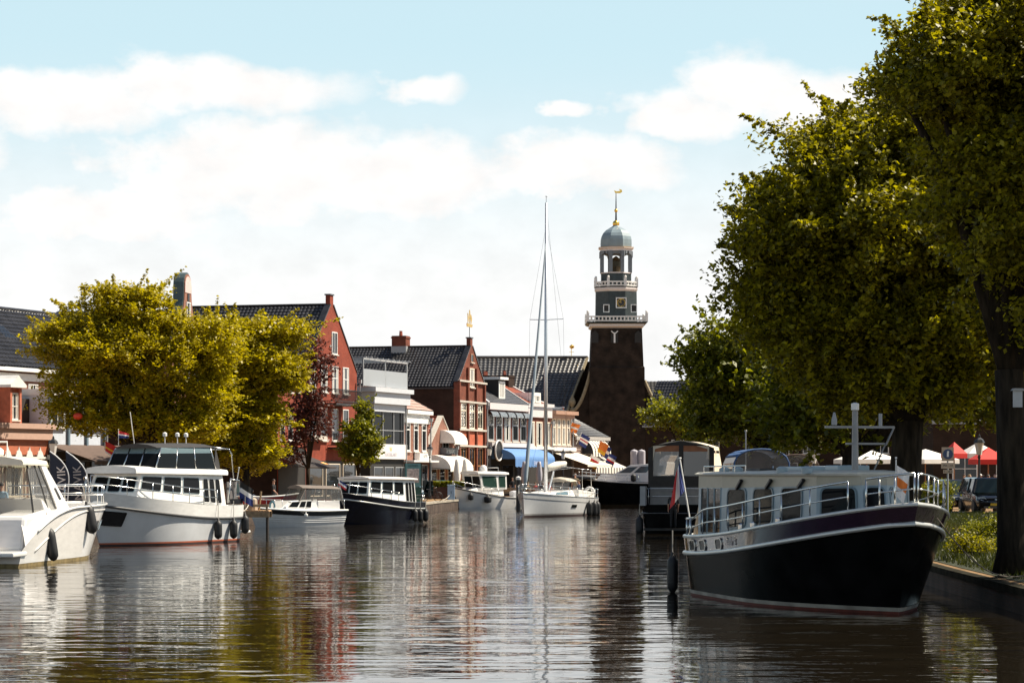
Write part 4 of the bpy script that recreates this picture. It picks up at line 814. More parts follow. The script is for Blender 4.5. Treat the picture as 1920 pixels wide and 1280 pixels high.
# ================================================================ boat helpers
# local frame of a boat: x towards the bow, y to port, z up from the waterline
class Hull:
    def __init__(s,L,B,zs,draft=.45,rake=.8,srake=-.1,tm=.45,p=2.2,q=.8,stern=.85,kw=.8,round_stern=0):
        s.L,s.B,s.zs,s.draft,s.rake,s.srake,s.tm,s.p,s.q,s.stern,s.kw,s.rs=L,B,zs,draft,rake,srake,tm,p,q,stern,kw,round_stern
    def z(s,t): 
        a,b,c=s.zs; tm=.4
        k=((t-0)*(t-1)/((tm)*(tm-1)))*b+((t-tm)*(t-1)/((0-tm)*(0-1)))*a+((t-0)*(t-tm)/((1)*(1-tm)))*c
        return k
    def hb(s,t):
        if t<s.tm:
            k=(s.tm-t)/s.tm; w=1-(1-s.stern)*k*k
            if s.rs: w*=(1-max(0,(s.rs-t)/s.rs)**2.5*.55)
        else:
            u=(t-s.tm)/(1-s.tm); w=max(0,1-u**s.p)**s.q
        return s.B/2*w
    def P(s,t,f,side):
        """f: 0 keel line .. 1 sheer; side +1 port, -1 starboard"""
        zt=s.z(t); z=-s.draft+(zt+s.draft)*f; u=max(0,(t-s.tm)/(1-s.tm)); k=s.kw*(1-u**1.6)
        w=s.hb(t)*(k+(1-k)*max(0,f)**.75)
        x=-s.L/2+s.L*t-s.rake*(1-f)*u**2+s.srake*(f-.3)*max(0,1-t/.12)
        return Vector((x,side*w,z))
    def F(s,t,z): return (z+s.draft)/(s.z(t)+s.draft)
    def band(s,m,f0,f1,t0=0,t1=1,nu=36,nv=5,off=0,transom=True):
        g=lambda f,t:f(t) if callable(f) else f
        for sd in (1,-1):
            def fn(a,b):
                t=t0+(t1-t0)*a; p=s.P(t,g(f0,t)+(g(f1,t)-g(f0,t))*b,sd); p.y+=sd*off*(1 if t<.985 else 0); p.x+=off*(1.2 if t>.9 else 0)-(off if t<.02 else 0); return p
            m.grid(fn,nu,nv,flip=sd<0)
        if transom and t0==0:
            def ft(a,b):
                p=s.P(0,g(f0,0)+(g(f1,0)-g(f0,0))*b,1); return Vector((p.x-off-.02*(1-(2*a-1)**2),(p.y+off)*(2*a-1),p.z))
            m.grid(ft,8,nv)
        return m
    def deck(s,m,f=1,t0=0,t1=1,inset=.02,n=30,dz=0,camber=0.03):
        def fn(a,b):
            t=t0+(t1-t0)*a; p=s.P(t,f(t) if callable(f) else f,1); w=max(0,p.y-inset); v=2*b-1
            return Vector((p.x,w*v,p.z+dz+camber*(1-v*v)))
        return m.grid(fn,n,6)
    def line(s,f,t0=0,t1=1,n=40,off=.02,dz=0,closed_stern=True):
        g=lambda t:f(t) if callable(f) else f
        a=[]; 
        for i in range(n+1):
            t=t1-(t1-t0)*i/n; p=s.P(t,g(t),1); p.y+=off; p.z+=dz; a.append(p)
        b=[Vector((p.x,-p.y,p.z)) for p in a][::-1]
        if t1>=1: a[0].y=0; a[0].x+=off; b=b[:-1]
        return a+b if closed_stern else (a,b)
def house(xa,xb,wa,wb,z0,z1,ra=.1,rb=.3,tum=.12,z0b=None,z1b=None):
    """cabin between stern end xa and bow end xb; returns mesh and its side quads (each left to right seen from outside)"""
    z0b=z0 if z0b is None else z0b; z1b=z1 if z1b is None else z1b
    B={'sa':Vector((xa,-wa,z0)),'sb':Vector((xb,-wb,z0b)),'pb':Vector((xb,wb,z0b)),'pa':Vector((xa,wa,z0))}
    T={'sa':Vector((xa+ra,-wa+tum,z1)),'sb':Vector((xb-rb,-wb+tum,z1b)),'pb':Vector((xb-rb,wb-tum,z1b)),'pa':Vector((xa+ra,wa-tum,z1))}
    for a,b2,sg in (('sa','sb',-1),('pa','pb',1)):     # keep the sides flat
        n=(B[b2]-B[a]).cross(T[a]-B[a]); T[b2].y=B[a].y-((T[b2].x-B[a].x)*n.x+(T[b2].z-B[a].z)*n.z)/n.y
    k=['sa','sb','pb','pa']; m=MB().loft([[B[i] for i in k],[T[i] for i in k]])
    Q={'stbd':(B['sa'],B['sb'],T['sb'],T['sa']),'front':(B['sb'],B['pb'],T['pb'],T['sb']),'port':(B['pb'],B['pa'],T['pa'],T['pb']),'rear':(B['pa'],B['sa'],T['sa'],T['pa'])}
    return m,Q
def qp(q,u,v): return (q[0].lerp(q[1],u)).lerp(q[3].lerp(q[2],u),v)
def qwin(parent,q,u0,u1,v0,v1,glass=None,frame=BLKMETAL,r=.12,fw=.035,name='window',proud=.022,slant=0):
    """rounded window laid on a side quad: frame > pane"""
    glass=glass or SMOKE
    n=(q[1]-q[0]).cross(q[3]-q[0]).normalized(); c=[qp(q,u0+slant,v1),qp(q,u0,v0),qp(q,u1,v0),qp(q,u1+slant,v1)]
    def rr(k,gr):
        cen=sum(c,Vector())/4; P=[]
        for i in range(4):
            p=c[i]; a=(c[i-1]-p); b=(c[(i+1)%4]-p); rad=min(r,a.length*.45,b.length*.45); a.normalize(); b.normalize()
            for j in range(5):
                w=j/4; P.append(p+a*rad*(1-w)**2+b*rad*w**2)
        return [p+(cen-p).normalized()*gr*-1+n*k for p in P]
    o=rr(0,fw); i2=rr(proud,fw); o3=rr(proud,0); o4=rr(-.01,0)
    f=MB().loft([o,i2,o3,o4],cap=False).build(name,frame,parent)
    pts=rr(proud*.4,.0); MB().add(pts,[tuple(range(len(pts)))]).build('pane',glass,f); return f
def roof(m,xa,xb,wa,wb,za,zb,th=.06,camber=.07,n=10,end=.12):
    rings=[]
    for i in range(n+1):
        u=i/n; x=xa+(xb-xa)*u; w=wa+(wb-wa)*u; e=1
        d=min(u,1-u)*n
        if d<1: w*=.93+.07*d
        z=za+(zb-za)*u; ring=[(x,-w,z),(x,-w-.005,z+th*.6)]+[(x,w*v,z+th+camber*(1-v*v)) for v in (-.97,-.6,0,.6,.97)]+[(x,w+.005,z+th*.6),(x,w,z)]
        rings.append(ring)
    return m.loft(rings)
def rail(m,pts,h,r=.016,posts=6,mid=True,base=None,n=6):
    """pts along the deck edge; top tube at height h with stanchions"""
    up=Vector((0,0,1)); P=[Vector(p) for p in pts]; hs=h if isinstance(h,list) else [h]*len(P)
    T=[p+up*k for p,k in zip(P,hs)]; m.tube(T,r,n)
    if mid: m.tube([p+up*k*.52 for p,k in zip(P,hs)],r*.75,n)
    for i in range(posts+1):
        u=i*(len(P)-1)/posts; a=int(u); b=min(a+1,len(P)-1); f=u-a; p=P[a].lerp(P[b],f); q=T[a].lerp(T[b],f); m.tube([p,q],r*.9,n)
    return m
def W(t,p):
    a=t.rotation_euler[2]; p=Vector(p); return Vector((p.x*math.cos(a)-p.y*math.sin(a),p.x*math.sin(a)+p.y*math.cos(a),p.z))+Vector(t.location)
FEN={}
def fender(boat,p,lab,h=.75,r=.14,rope=.5,group=None,mat=None,tilt=None):
    """sausage fender hung on a rope; a thing of its own"""
    mat=mat or RUBBER; k=(round(h,2),round(r,2),round(rope,2),mat.name)
    if k not in FEN:
        a=MB().lathe([(.02,0),(r*.55,.04),(r*.95,h*.14),(r,h*.3),(r,h*.7),(r*.95,h*.84),(r*.55,h-.06),(r*.28,h-.02),(r*.25,h+.06),(.02,h+.07)],14)
        FEN[k]=(a.mesh('bladder',mat,True),MB().tube([(0,0,h+.05),(0,0,h+.07+rope)],.014,5).mesh('rope',M('pale_rope',(.5,.46,.4),.9)))
    t=thing('fender',lab,'fender',W(boat,p),0,group)
    for nm,me in zip(('bladder','rope'),FEN[k]): o=bpy.data.objects.new(nm,me); COL.objects.link(o); o.parent=t
    if tilt: t.rotation_euler=tilt
    return t
def flag(name,label,loc,pole,cloth_pts,bands,rz=0,polemat=None,lean=(0,0),group=None,pr=.018):
    """staff with a hanging cloth; bands = list of (share, material) down the cloth, each its own strip"""
    t=thing(name,label,'flag',loc,rz,group); top=Vector((lean[0],lean[1],pole)); MB().tube([(0,0,0),top],pr,6).ball(top+Vector((0,0,.03)),pr*2,6,4).build('staff',polemat or WHITE,t)
    return t,top
def cloth(t,fn,mats,cuts,nu=14,nv=12,name='cloth'):
    m=MB(); k=len(mats)
    for i in range(k):
        m.cur=i; m.grid(lambda a,b,i=i:fn(a,(cuts[i]+(cuts[i+1]-cuts[i])*b)),nu,nv)
    o=m.build(name,mats,t,smooth=True); return o
def boat(name,label,x,y,hx,hy,cat='boat',z=0):
    return thing(name,label,cat,(x,y,z),math.atan2(hy,hx))
RED=M('flag_red',(.55,.03,.03),.8,var=.05); FWHITE=M('flag_white',(.78,.76,.74),.8,var=.03); FBLUE=M('flag_blue',(.02,.035,.16),.8,var=.08); YELL=M('flag_yellow',(.75,.42,.03),.8,var=.05); FBLACK=M('flag_black',(.012,.012,.012),.8); ORNG=M('flag_orange',(.75,.2,.03),.8)
NONSKID=M('grey_deck',(.42,.43,.43),.7,var=.06); TEAKD=M('teak_deck',(.34,.22,.12),.7,var=.2); UPH=M('cream_upholstery',(.62,.55,.46),.7)
# ================================================================ black steel cruiser, right foreground
hd=Vector((.215,-.977)).normalized(); stem=Vector((gx(1720,49.4),49.4)); Lp=11.5
c=stem-hd*(Lp/2)
bp=boat('steel_cruiser','black and plum steel cruiser with pale blue cabin moored in the right foreground',c.x,c.y,hd.x,hd.y)
h=Hull(Lp,3.9,(1.32,1.42,2.16),draft=.5,rake=1.25,srake=-.25,tm=.5,p=2.5,q=.72,stern=.92,kw=.86,round_stern=.22)
BH=M('black_hull',(.006,.006,.006),.2,var=.5,scale=1.5,spec=.12); BH.node_tree.nodes['Principled BSDF'].inputs['IOR'].default_value=1.12; PLUM=M('plum_gloss',(.03,.014,.028),.1,var=.2,coat=.8)
PBLUE=M('pale_blue_paint',(.31,.39,.42),.4,var=.06,scale=2); PCREAM=M('pale_cream_paint',(.4,.36,.27),.45,var=.06); SILV=M('silver_strake',(.6,.6,.57),.3,metal=.4,var=.06)
fs=lambda t:h.F(t,h.z(t)-.36)
h.band(MB(),lambda t:h.F(t,.13),fs,nu=44,nv=8).build('hull',BH,bp,smooth_angle=40)
h.band(MB(),lambda t:0,lambda t:h.F(t,.05),nu=44,nv=3).build('antifouling',M('red_antifouling',(.12,.025,.015),.7,var=.3),bp,smooth_angle=40)
h.band(MB(),lambda t:h.F(t,.05),lambda t:h.F(t,.13),nu=44,nv=1,off=.006).build('boot_stripe',M('dirty_white_stripe',(.32,.29,.24),.6,var=.35,scale=2),bp,smooth_angle=40)
h.band(MB(),fs,1,nu=44,nv=3,off=.01).build('bulwark',PLUM,bp,smooth_angle=40)
MB().tube(h.line(fs,off=.035),.05,8,True).build('rubbing_strake',SILV,bp,smooth=True)
MB().tube(h.line(1,off=0,dz=.02),.042,8,True).build('cap_rail',SILV,bp,smooth=True)
h.deck(MB(),f=lambda t:h.F(t,h.z(t)-.25),inset=.03).build('deck',NONSKID,bp)
# cabin: long tapering trunk with a vee front, heights following the sheer
zd=lambda x:h.z((x+Lp/2)/Lp)-.22
roofz=2.72
def side(x0,x1,w0,w1,tum=.03,z1=roofz):
    return [(Vector((x0,-w0,zd(x0))),Vector((x1,-w1,zd(x1))),Vector((x1,-w1+tum,z1)),Vector((x0,-w0+tum,z1))),
            (Vector((x1,w1,zd(x1))),Vector((x0,w0,zd(x0))),Vector((x0,w0-tum,z1)),Vector((x1,w1-tum,z1)))]
xA,xM,xB,xC=-4.3,-2.35,2.75,3.55
segs=[(xA,xM,1.42,1.46),(xM,xB,1.46,1.02)]
m=MB(); m2=MB(); SQ=[]
for i,(a,b2,w0,w1) in enumerate(segs):
    q=side(a,b2,w0,w1); SQ.append(q)
    for k in q: m.quad(*k)
A=side(xA,xM,1.42,1.46)[0]; Bq=side(xM,xB,1.46,1.02)
fr=[Vector((xB,-1.02,zd(xB))),Vector((xC,-.28,zd(xC))),Vector((xC,.28,zd(xC))),Vector((xB,1.02,zd(xB)))]
frt=[Vector((xB,-.99,roofz)),Vector((xC-.2,-.27,roofz)),Vector((xC-.2,.27,roofz)),Vector((xB,.99,roofz))]
FQ=[(fr[i],fr[i+1],frt[i+1],frt[i]) for i in range(3)]
for q in FQ: m.quad(*q)
ar=[Vector((xA,1.42,zd(xA))),Vector((xA,-1.42,zd(xA))),Vector((xA,-1.39,roofz)),Vector((xA,1.39,roofz))]
m.quad(*ar); m.quad(Vector((xA,1.39,roofz)),Vector((xA,-1.39,roofz)),frt[0],frt[3])
cabin=m.build('cabin',PBLUE,bp)
# cabin band under the roof
m=MB()
for q in [SQ[0][0],SQ[1][0],SQ[0][1],SQ[1][1]]+FQ:
    n=(q[1]-q[0]).cross(q[3]-q[0]).normalized()*.006; m.quad(*[p+n for p in (qp(q,0,.83),qp(q,1,.83),q[2],q[3])])
m.build('cornice_band',PCREAM,cabin)
# windows: three narrow panes aft, three big rounded ones, one in the vee front
for u0,u1 in ((.14,.4),(.44,.68),(.72,.96)): qwin(cabin,SQ[0][0],u0,u1,.2,.82,frame=PBLUE,r=.04,fw=.02); qwin(cabin,SQ[0][1],1-u1,1-u0,.2,.82,frame=PBLUE,r=.04,fw=.02)
BF=M('blue_grey_frame',(.13,.19,.22),.4)
for u0,u1 in ((.07,.27),(.36,.56),(.655,.855)): qwin(cabin,SQ[1][0],u0,u1,.26,.8,frame=BF,r=.16,fw=.05); qwin(cabin,SQ[1][1],1-u1,1-u0,.26,.8,frame=BF,r=.16,fw=.05)
for q in FQ: qwin(cabin,q,.12,.86,.22,.78,frame=BF,r=.12,fw=.04)
m=MB()
for u in (.3,.62,.95): 
    p=qp(SQ[1][0],u-.06,.93); q=qp(SQ[1][0],u-.11,.8); n=Vector((0,-1,.2))*.05; m.bar(p+n,q+n,.07,.05)
m.build('wiper',BLKMETAL,cabin)
# roof with overhang and shallow rails
rp=MB(); pl=[(xA-.15,-1.42),(xM,-1.5),(xB+.05,-1.05),(xC-.2,-.34),(xC-.2,.34),(xB+.05,1.05),(xM,1.5),(xA-.15,1.42)]
rp.loft([[(x,y,roofz) for x,y in pl],[(x*1.004,y*1.02,roofz+.04) for x,y in pl],[(x,y*.97,roofz+.075) for x,y in pl],[(x*.9,y*.5,roofz+.12) for x,y in pl]]); rf=rp.build('roof',M('roof_cream',(.55,.52,.44),.45,var=.05),bp)
m=MB()
for sx in (-1,1): rail(m,[(xA+.1,sx*1.3,roofz+.06),(-1.0,sx*1.32,roofz+.07)],.15,.014,4,False)
m.build('roof_rail',STEEL,rf)
m=MB().box(-3.9,-1.3,-.9,.9,roofz+.1,roofz+.16); m.build('solar_panel',BLKMETAL,rf); MB().box(-.7,.6,-.6,.6,roofz+.1,roofz+.2).box(1.4,2.2,-.35,.35,roofz+.1,roofz+.22).build('roof_hatch',PBLUE,rf,bevel=.03)
for x in (-3.2,-2.2,.9,2.5): MB().lathe([(.12,roofz+.05),(.12,roofz+.16),(.05,roofz+.2)],10,(x,-1.12,0)).build('vent',PBLUE,rf)
# mast with spreader, radar bracket and lamp
x0=2.55
m=MB().tube([(x0,-.1,zd(x0)),(x0,-.1,3.05),(x0,-.1,4.05)],[.075,.07,.06],10); mast=m.build('mast',M('grey_alloy',(.2,.21,.22),.4,metal=.5),bp)
MB().bar((x0,-.75,3.72),(x0,.75,3.72),.05,.05).bar((x0,-.3,3.38),(x0,.55,3.38),.05,.04).tube([(x0,.75,3.72),(x0+.05,.55,3.35)],.02).tube([(x0,.55,3.35),(x0+.05,.3,2.85)],.016).build('crosstree',M('grey_alloy',(.2,.21,.22),.4,metal=.5),mast)
MB().lathe([(.02,4.05),(.08,4.07),(.08,4.2),(.03,4.22)],10,(x0,-.1,0)).build('lamp',WHITE,mast); MB().lathe([(.06,3.76),(.06,3.86),(.02,4.02)],8,(x0,-.55,0)).build('aerial',GREYP,mast); MB().lathe([(.04,3.74),(.04,4.0)],8,(x0,.45,0)).build('aerial',GREYP,mast)
# guard rails
f1=lambda t:1
def edge(t0,t1,n=14,sd=-1,inset=.06):
    out=[]
    for i in range(n+1):
        t=t0+(t1-t0)*i/n; p=h.P(t,1,sd); p.y-=sd*inset; out.append(p)
    return out
m=MB()
for sd in (-1,1):
    e=edge(.2,.9,16,sd); rail(m,e,[.38+.32*min(1,i/3) if i<3 else .62 for i in range(17)],.02,8)
    rail(m,edge(.93,.995,6,sd,.1),[.62]*7,.022,3)
ar_=[]
for i in range(9): ar_.append(h.P(.2-.2*i/8,1,-1)+Vector((0,.05,0)))
ar_+= [Vector((p.x,-p.y,p.z)) for p in ar_[::-1]]
rail(m,ar_,.42,.022,10); m.build('guard_rail',STEEL,bp,smooth=True)
for x in (-.35,.35,1.6): MB().lathe([(.07,zd(x)+.0),(.07,zd(x)+.42),(.02,zd(x)+.45)],10,(x,-1.62+max(0,x)*.12,0)).build('bollard',STEEL,bp)
# portholes in the quarter, name on the bulwark
def hull_quad(t0,t1,fa,fb,sd=-1,off=.02):
    r=[h.P(t0,fa(t0),sd),h.P(t1,fa(t1),sd),h.P(t1,fb(t1),sd),h.P(t0,fb(t0),sd)]
    return [p+Vector((0,sd*off,0)) for p in r]
for t0 in (.215,.29,.40): qwin(bp,hull_quad(t0,t0+.035,lambda t:h.F(t,h.z(t)-.29),lambda t:h.F(t,h.z(t)-.08)),0,1,0,1,frame=STEEL,r=.08,fw=.03,name='porthole')
q=hull_quad(.455,.53,lambda t:h.F(t,h.z(t)-.3),lambda t:h.F(t,h.z(t)-.05),off=.02)
d=(q[1]-q[0]).normalized(); up=(q[3]-q[0]).normalized(); nn=d.cross(up).normalized(); up=nn.cross(d)
o=text('Polaris',.27,M('silver_lettering',(.55,.52,.52),.35,metal=.3),'name_lettering',shear=.35); o.parent=bp; o.matrix_local=Matrix(((d.x,up.x,nn.x,0),(d.y,up.y,nn.y,0),(d.z,up.z,nn.z,0),(0,0,0,1))); o.location=(q[0]+q[1]+q[2]+q[3])/4+nn*.012
# transom steps, tan cover on the after end, wooden boarding plank
m=MB().loft([[(xA-.95,y,zd(xA)+.0),(xA-.72,y,zd(xA)+.0),(xA+.2,y,roofz-.15),(xA+.05,y,roofz-.1)] for y in (-1.3,-1.0)]); m.build('gangway',M('tan_board',(.38,.26,.15),.5,var=.2),bp)
for y in (-.6,.4): MB().box(xA-.25,xA-.05,y-.35,y+.35,zd(xA),zd(xA)+.45).build('deck_box',UPH,bp,bevel=.03)
# ensign
t,top=flag('ensign','large Dutch tricolour drooping from the stern staff of the black steel cruiser',W(bp,(-Lp/2+.2,-1.25,1.75)),1.35,None,None,0,lean=(-.22,.08))
def ens(a,b):   # a along the fly, b down the hoist: the cloth hangs folded along its staff
    return Vector((top.x-.02-.5*a*(.3+.7*b)+.05*math.sin(a*9+b*2),top.y+.06*math.sin(a*11+b*3),top.z-.05-1.2*b*.72-.78*a*(1-.35*b)+.0))
def ens2(a,b):
    st=Vector((top.x*(1-.5*a),top.y*(1-.5*a),top.z-.05-.68*a)); 
    return st+Vector((-.36*b*(.25+.75*a)-.0,.05*math.sin(b*12+a*2)*(.3+a),-.2*b*a-.25*b))
cloth(t,lambda a,b:ens2(a,1-b),[RED,FWHITE,FBLUE],[0,.36,.68,1])
t,top=flag('burgee','small white and orange pennant on the bow staff of the black steel cruiser',W(bp,(4.35,.1,2.05)),1.0,None,None,0,pr=.012)
cloth(t,lambda a,b:Vector((.02+.26*a*(1-.5*b),.03*math.sin(a*9),top.z-.12-.62*b-.16*a)),[FWHITE,ORNG,FWHITE],[0,.35,.65,1])
fender(bp,(-Lp/2+.5,-1.75,-.02),'long black fender hanging at the stern quarter of the black steel cruiser',.9,.13,.5)
# mooring line to the bank
p=W(bp,(Lp/2-.5,.6,1.9)); e=Vector((gx(1935,52),52,.72)); m=MB().tube([p.lerp(e,k/12)-Vector((0,0,.45*math.sin(PI*k/12))) for k in range(13)],.014,5)
tag(m.build('mooring_rope',M('dark_rope',(.12,.1,.08),.9)),'long slack mooring rope running from black cruiser bow to the right bank','rope')
# ================================================================ white sports cruiser, cut by the left edge
def head(stem,stern):
    d=(stem-stern); return d.normalized(), d.length, (stem+stern)/2
V2=lambda px,Y:Vector((gx(px,Y),Y))
hd,L,c=head(Vector((gx(178,90)-.3,90)),Vector((gx(-72,76),76.0)))
b1=boat('sports_cruiser','white sports cruiser with cream hardtop, stern towards us, cut off at the left edge',c.x,c.y,hd.x,hd.y)
h=Hull(L,4.0,(.55,1.55,1.72),draft=.4,rake=1.6,srake=.0,tm=.45,p=2.3,q=.75,stern=.92,kw=.86)
# sheer that sweeps up from a low bathing platform
h.z=lambda t:.5+1.16*(1-(1-min(1,t/.42))**2.2)+.12*t
h.band(MB(),lambda t:h.F(t,.1),1,nu=48,nv=10).build('hull',GEL,b1,smooth_angle=35)
h.band(MB(),0,lambda t:h.F(t,.1),nu=40,nv=3,off=-.004).build('antifouling',M('ochre_waterline',(.24,.18,.08),.6,var=.4),b1,smooth_angle=40)
m=MB().tube(h.line(lambda t:1,off=.02,t0=.1,closed_stern=False)[0],.04).tube(h.line(lambda t:1,off=.02,t0=.1,closed_stern=False)[1],.04); m.build('gunwale',GEL,b1,smooth=True)
h.deck(MB(),f=lambda t:h.F(t,h.z(t)-.03),t0=.3).build('foredeck',GEL,b1,smooth=True)
xs=-L/2
MB().box(xs-.9,xs+.5,-1.85,1.85,.32,.46).build('bathing_platform',GEL,b1,bevel=.04)
MB().box(xs-.85,xs+.3,-1.1,1.1,.462,.475).build('platform_teak',TEAKD,b1)
# styled crease along the topsides
m=MB()
for sd in (-1,1):
    m.tube([h.P(t,.93-.38*max(0,(.48-t)/.4)**1.4-.06*max(0,t-.5),sd)+Vector((0,sd*.01,0)) for t in [.1+.8*i/24 for i in range(25)]],.025,6)
m.build('crease',M('shadow_line',(.5,.48,.46),.4),b1,smooth=True)
m=MB()
for sd in (-1,1):
    def qf(a,b,sd=sd):
        t=.02+.42*a; p=h.P(t,1,sd); q=Vector((xs+.9+(h.L*.44-.9)*a,sd*(1.5-.0*a),1.62-.25*(1-a)**3)); r=p.lerp(q,b); r.z+=.12*math.sin(PI*b)*(1-a); return r
    m.grid(qf,16,8,flip=sd<0)
m.build('quarter_panel',GEL,b1,smooth=True)
# cockpit: raised quarter, sun pad, transom door
MB().loft([[(xs+.5,y,.46),(xs+.8,y,1.5),(xs+3.2,y,1.66),(xs+3.2,y,.46)] for y in (-1.72,-.6)]).build('quarter',GEL,b1,bevel=.12)
MB().loft([[(xs+.5,y,.46),(xs+.8,y,1.35),(xs+2.6,y,1.62),(xs+2.6,y,.46)] for y in (.15,1.72)]).build('sun_pad',UPH,b1,bevel=.15)
MB().box(xs+.6,xs+3.6,-.6,.15,.46,.62).build('cockpit_sole',TEAKD,b1)
MB().tube([(xs+.75,-.58,.6),(xs+.75,-.58,1.3),(xs+.75,.12,1.3),(xs+.75,.12,.6)],.02).build('transom_gate',STEEL,b1)
# coachroof and windscreen sides
zz=1.62
m,Q=house(xs+3.3,xs+9.4,1.66,.9,zz-.1,2.02,.0,2.2,.2,z1b=1.95); m.build('coachroof',GEL,b1,bevel=.06)
for k in ('stbd','port'): qwin(b1,Q[k],.50 if k=='stbd' else .3,.7 if k=='stbd' else .5,.25,.75,frame=BLKMETAL,r=.06,fw=.02,name='side_light')
HT=M('cream_hardtop',(.74,.68,.56),.35,var=.03)
m,Q=house(xs+1.9,xs+7.0,1.62,1.35,1.6,3.08,.35,2.35,.3,z1b=3.0)
for k in ('stbd','port'):
    q=Q[k]; n=(q[1]-q[0]).cross(q[3]-q[0]).normalized()
    rng=[(.0,.4),(.4,.62),(.62,.98)] if k=='stbd' else [(.02,.38),(.38,.6),(.6,1)]
    for u0,u1 in rng: 
        MB().tube([qp(q,u0,0),qp(q,u0+.015,.5),qp(q,u0,1)],.03).build('canopy_seam',M('dark_piping',(.05,.05,.05),.6),b1,smooth=True)
    MB().add([qp(q,0,0),qp(q,1,0),qp(q,1,1),qp(q,0,1)],[(0,1,2,3)]).build('side_window',CLEAR,b1)
for k in ('front','rear'): MB().add(list(Q[k]),[(0,1,2,3)]).build('windscreen' if k=='front' else 'canopy_window',CLEAR,b1)
q=Q['stbd']; 
for k in ('stbd','port'):
    q=Q[k]; n=(q[1]-q[0]).cross(q[3]-q[0]).normalized()*.03; a,bb=((.66,1.0) if k=='stbd' else (0,.34))
    pts=[qp(q,a,0),qp(q,bb,0),qp(q,bb,1),qp(q,a+(.06 if k=='stbd' else -.0),1)]
    MB().loft([[p-n for p in pts],[p+n for p in pts]]).build('side_pillar',GEL,b1,bevel=.01)
    qwin(b1,[p+n for p in pts],.45,.62,.25,.5,frame=BLKMETAL,r=.04,fw=.015,name='side_vent')
m=MB(); roof(m,xs+1.6,xs+5.2,1.5,1.2,3.04,3.02,.14,.16); m.build('hardtop',HT,b1,smooth_angle=50)
MB().tube([(xs+2.6,-.6,3.2),(xs+2.6,-.6,3.75),(xs+2.6,.6,3.75),(xs+2.6,.6,3.2)],.03).lathe([(.05,3.3),(.3,3.35),(.3,3.5),(.2,3.58)],14,(xs+3.2,0,0)).build('radar_arch',WHITE,b1)
# bow rail
m=MB(); rail(m,h.line(1,.72,1,off=-.08,n=20,closed_stern=True),.62,.02,10); m.build('bow_rail',STEEL,b1,smooth=True)
for t in (.6,.7):
    a=[h.P(t,.6,-1),h.P(t+.03,.6,-1),h.P(t+.03,.76,-1),h.P(t,.76,-1)]; qwin(b1,[p+Vector((0,-.03,0)) for p in a],0,1,0,1,frame=STEEL,r=.05,fw=.02,name='porthole')
fender(b1,h.P(.2,.55,-1)+Vector((0,-.16,-.5)),'black fender on the low quarter of the white sports cruiser at the left edge',1.05,.17,.4,'fenders on the white sports cruiser',tilt=(0,R(-9),0))
fender(b1,h.P(.5,.78,-1)+Vector((0,-.17,-.42)),'thick black fender near the bow of the white sports cruiser at the left edge',1.0,.2,.5,'fenders on the white sports cruiser',tilt=(0,R(-12),0))
# ================================================================ white flybridge cruiser
hd,L,c=head(V2(186,97.5),V2(405,107.0))
hd=Vector((-.38,-.925)).normalized(); stem=V2(168,97.5); L=9.2; c=stem-hd*(L/2)
b2=boat('flybridge_cruiser','white two deck motor cruiser with black flybridge canopy, bow towards the left',c.x,c.y,hd.x,hd.y)
h=Hull(L,3.6,(1.5,1.55,2.1),draft=.45,rake=.9,srake=.1,tm=.45,p=2.4,q=.72,stern=.93,kw=.82)
GREYH=M('grey_white_topsides',(.55,.56,.57),.3,var=.08,scale=1.2,coat=.2)
fs=lambda t:h.F(t,h.z(t)-.52)
h.band(MB(),lambda t:h.F(t,.12),fs,nu=44,nv=9).build('hull',GREYH,b2,smooth_angle=40)
h.band(MB(),fs,1,nu=44,nv=3,off=.03).build('bulwark',WHITE,b2,smooth_angle=40)
h.band(MB(),0,lambda t:h.F(t,.06),nu=40,nv=3).build('antifouling',M('dark_antifouling',(.05,.03,.03),.7),b2,smooth_angle=40); h.band(MB(),lambda t:h.F(t,.06),lambda t:h.F(t,.12),nu=40,nv=1,off=.006).build('boot_stripe',M('red_stripe',(.45,.12,.06),.5),b2,smooth_angle=40)
MB().tube(h.line(fs,off=.05),.05,8,True).build('rubbing_strake',M('dark_strake',(.05,.05,.05),.5),b2,smooth=True); MB().tube(h.line(lambda t:h.F(t,.95+.55*t*t),t1=.82,off=.02,closed_stern=False)[0],.03).build('knuckle',GREYH,b2,smooth=True)
h.deck(MB(),f=lambda t:h.F(t,h.z(t)-.12)).build('deck',NONSKID,b2)
qwin(b2,[h.P(t,f,1)+Vector((.03,.05,0)) for t,f in ((.99,.5),(.9,.5),(.88,.72),(.985,.72))],0,1,0,1,glass=BLACKP,frame=BLACKP,r=.05,fw=.02,name='anchor_plate')
m,Q=house(-3.35,3.0,1.55,1.12,1.45,2.72,.1,.45,.12,z0b=1.85,z1b=2.78); cab=m.build('cabin',WHITE,b2,bevel=.03)
for u0,u1 in ((.02,.24),(.27,.47),(.50,.69)): qwin(cab,Q['port'],u0,u1,.34,.88,frame=PBLUE,r=.08,fw=.03,slant=.0)
for u0,u1 in ((.74,.8),(.815,.875),(.89,.945)): qwin(cab,Q['port'],u0,u1,.08,.86,frame=WHITE,r=.08,fw=.025,name='door_window')
for u0,u1 in ((.08,.34),(.38,.62),(.66,.92)): qwin(cab,Q['front'],u0,u1,.25,.85,frame=PBLUE,r=.08,fw=.03)
for u0,u1 in ((.1,.45),(.5,.95)): qwin(cab,Q['stbd'],u0,u1,.3,.85,frame=PBLUE,r=.08,fw=.03)
m=MB(); roof(m,-3.6,3.05,1.6,1.2,2.72,2.79,.2,.12); m.build('roof',WHITE,b2,smooth_angle=50)
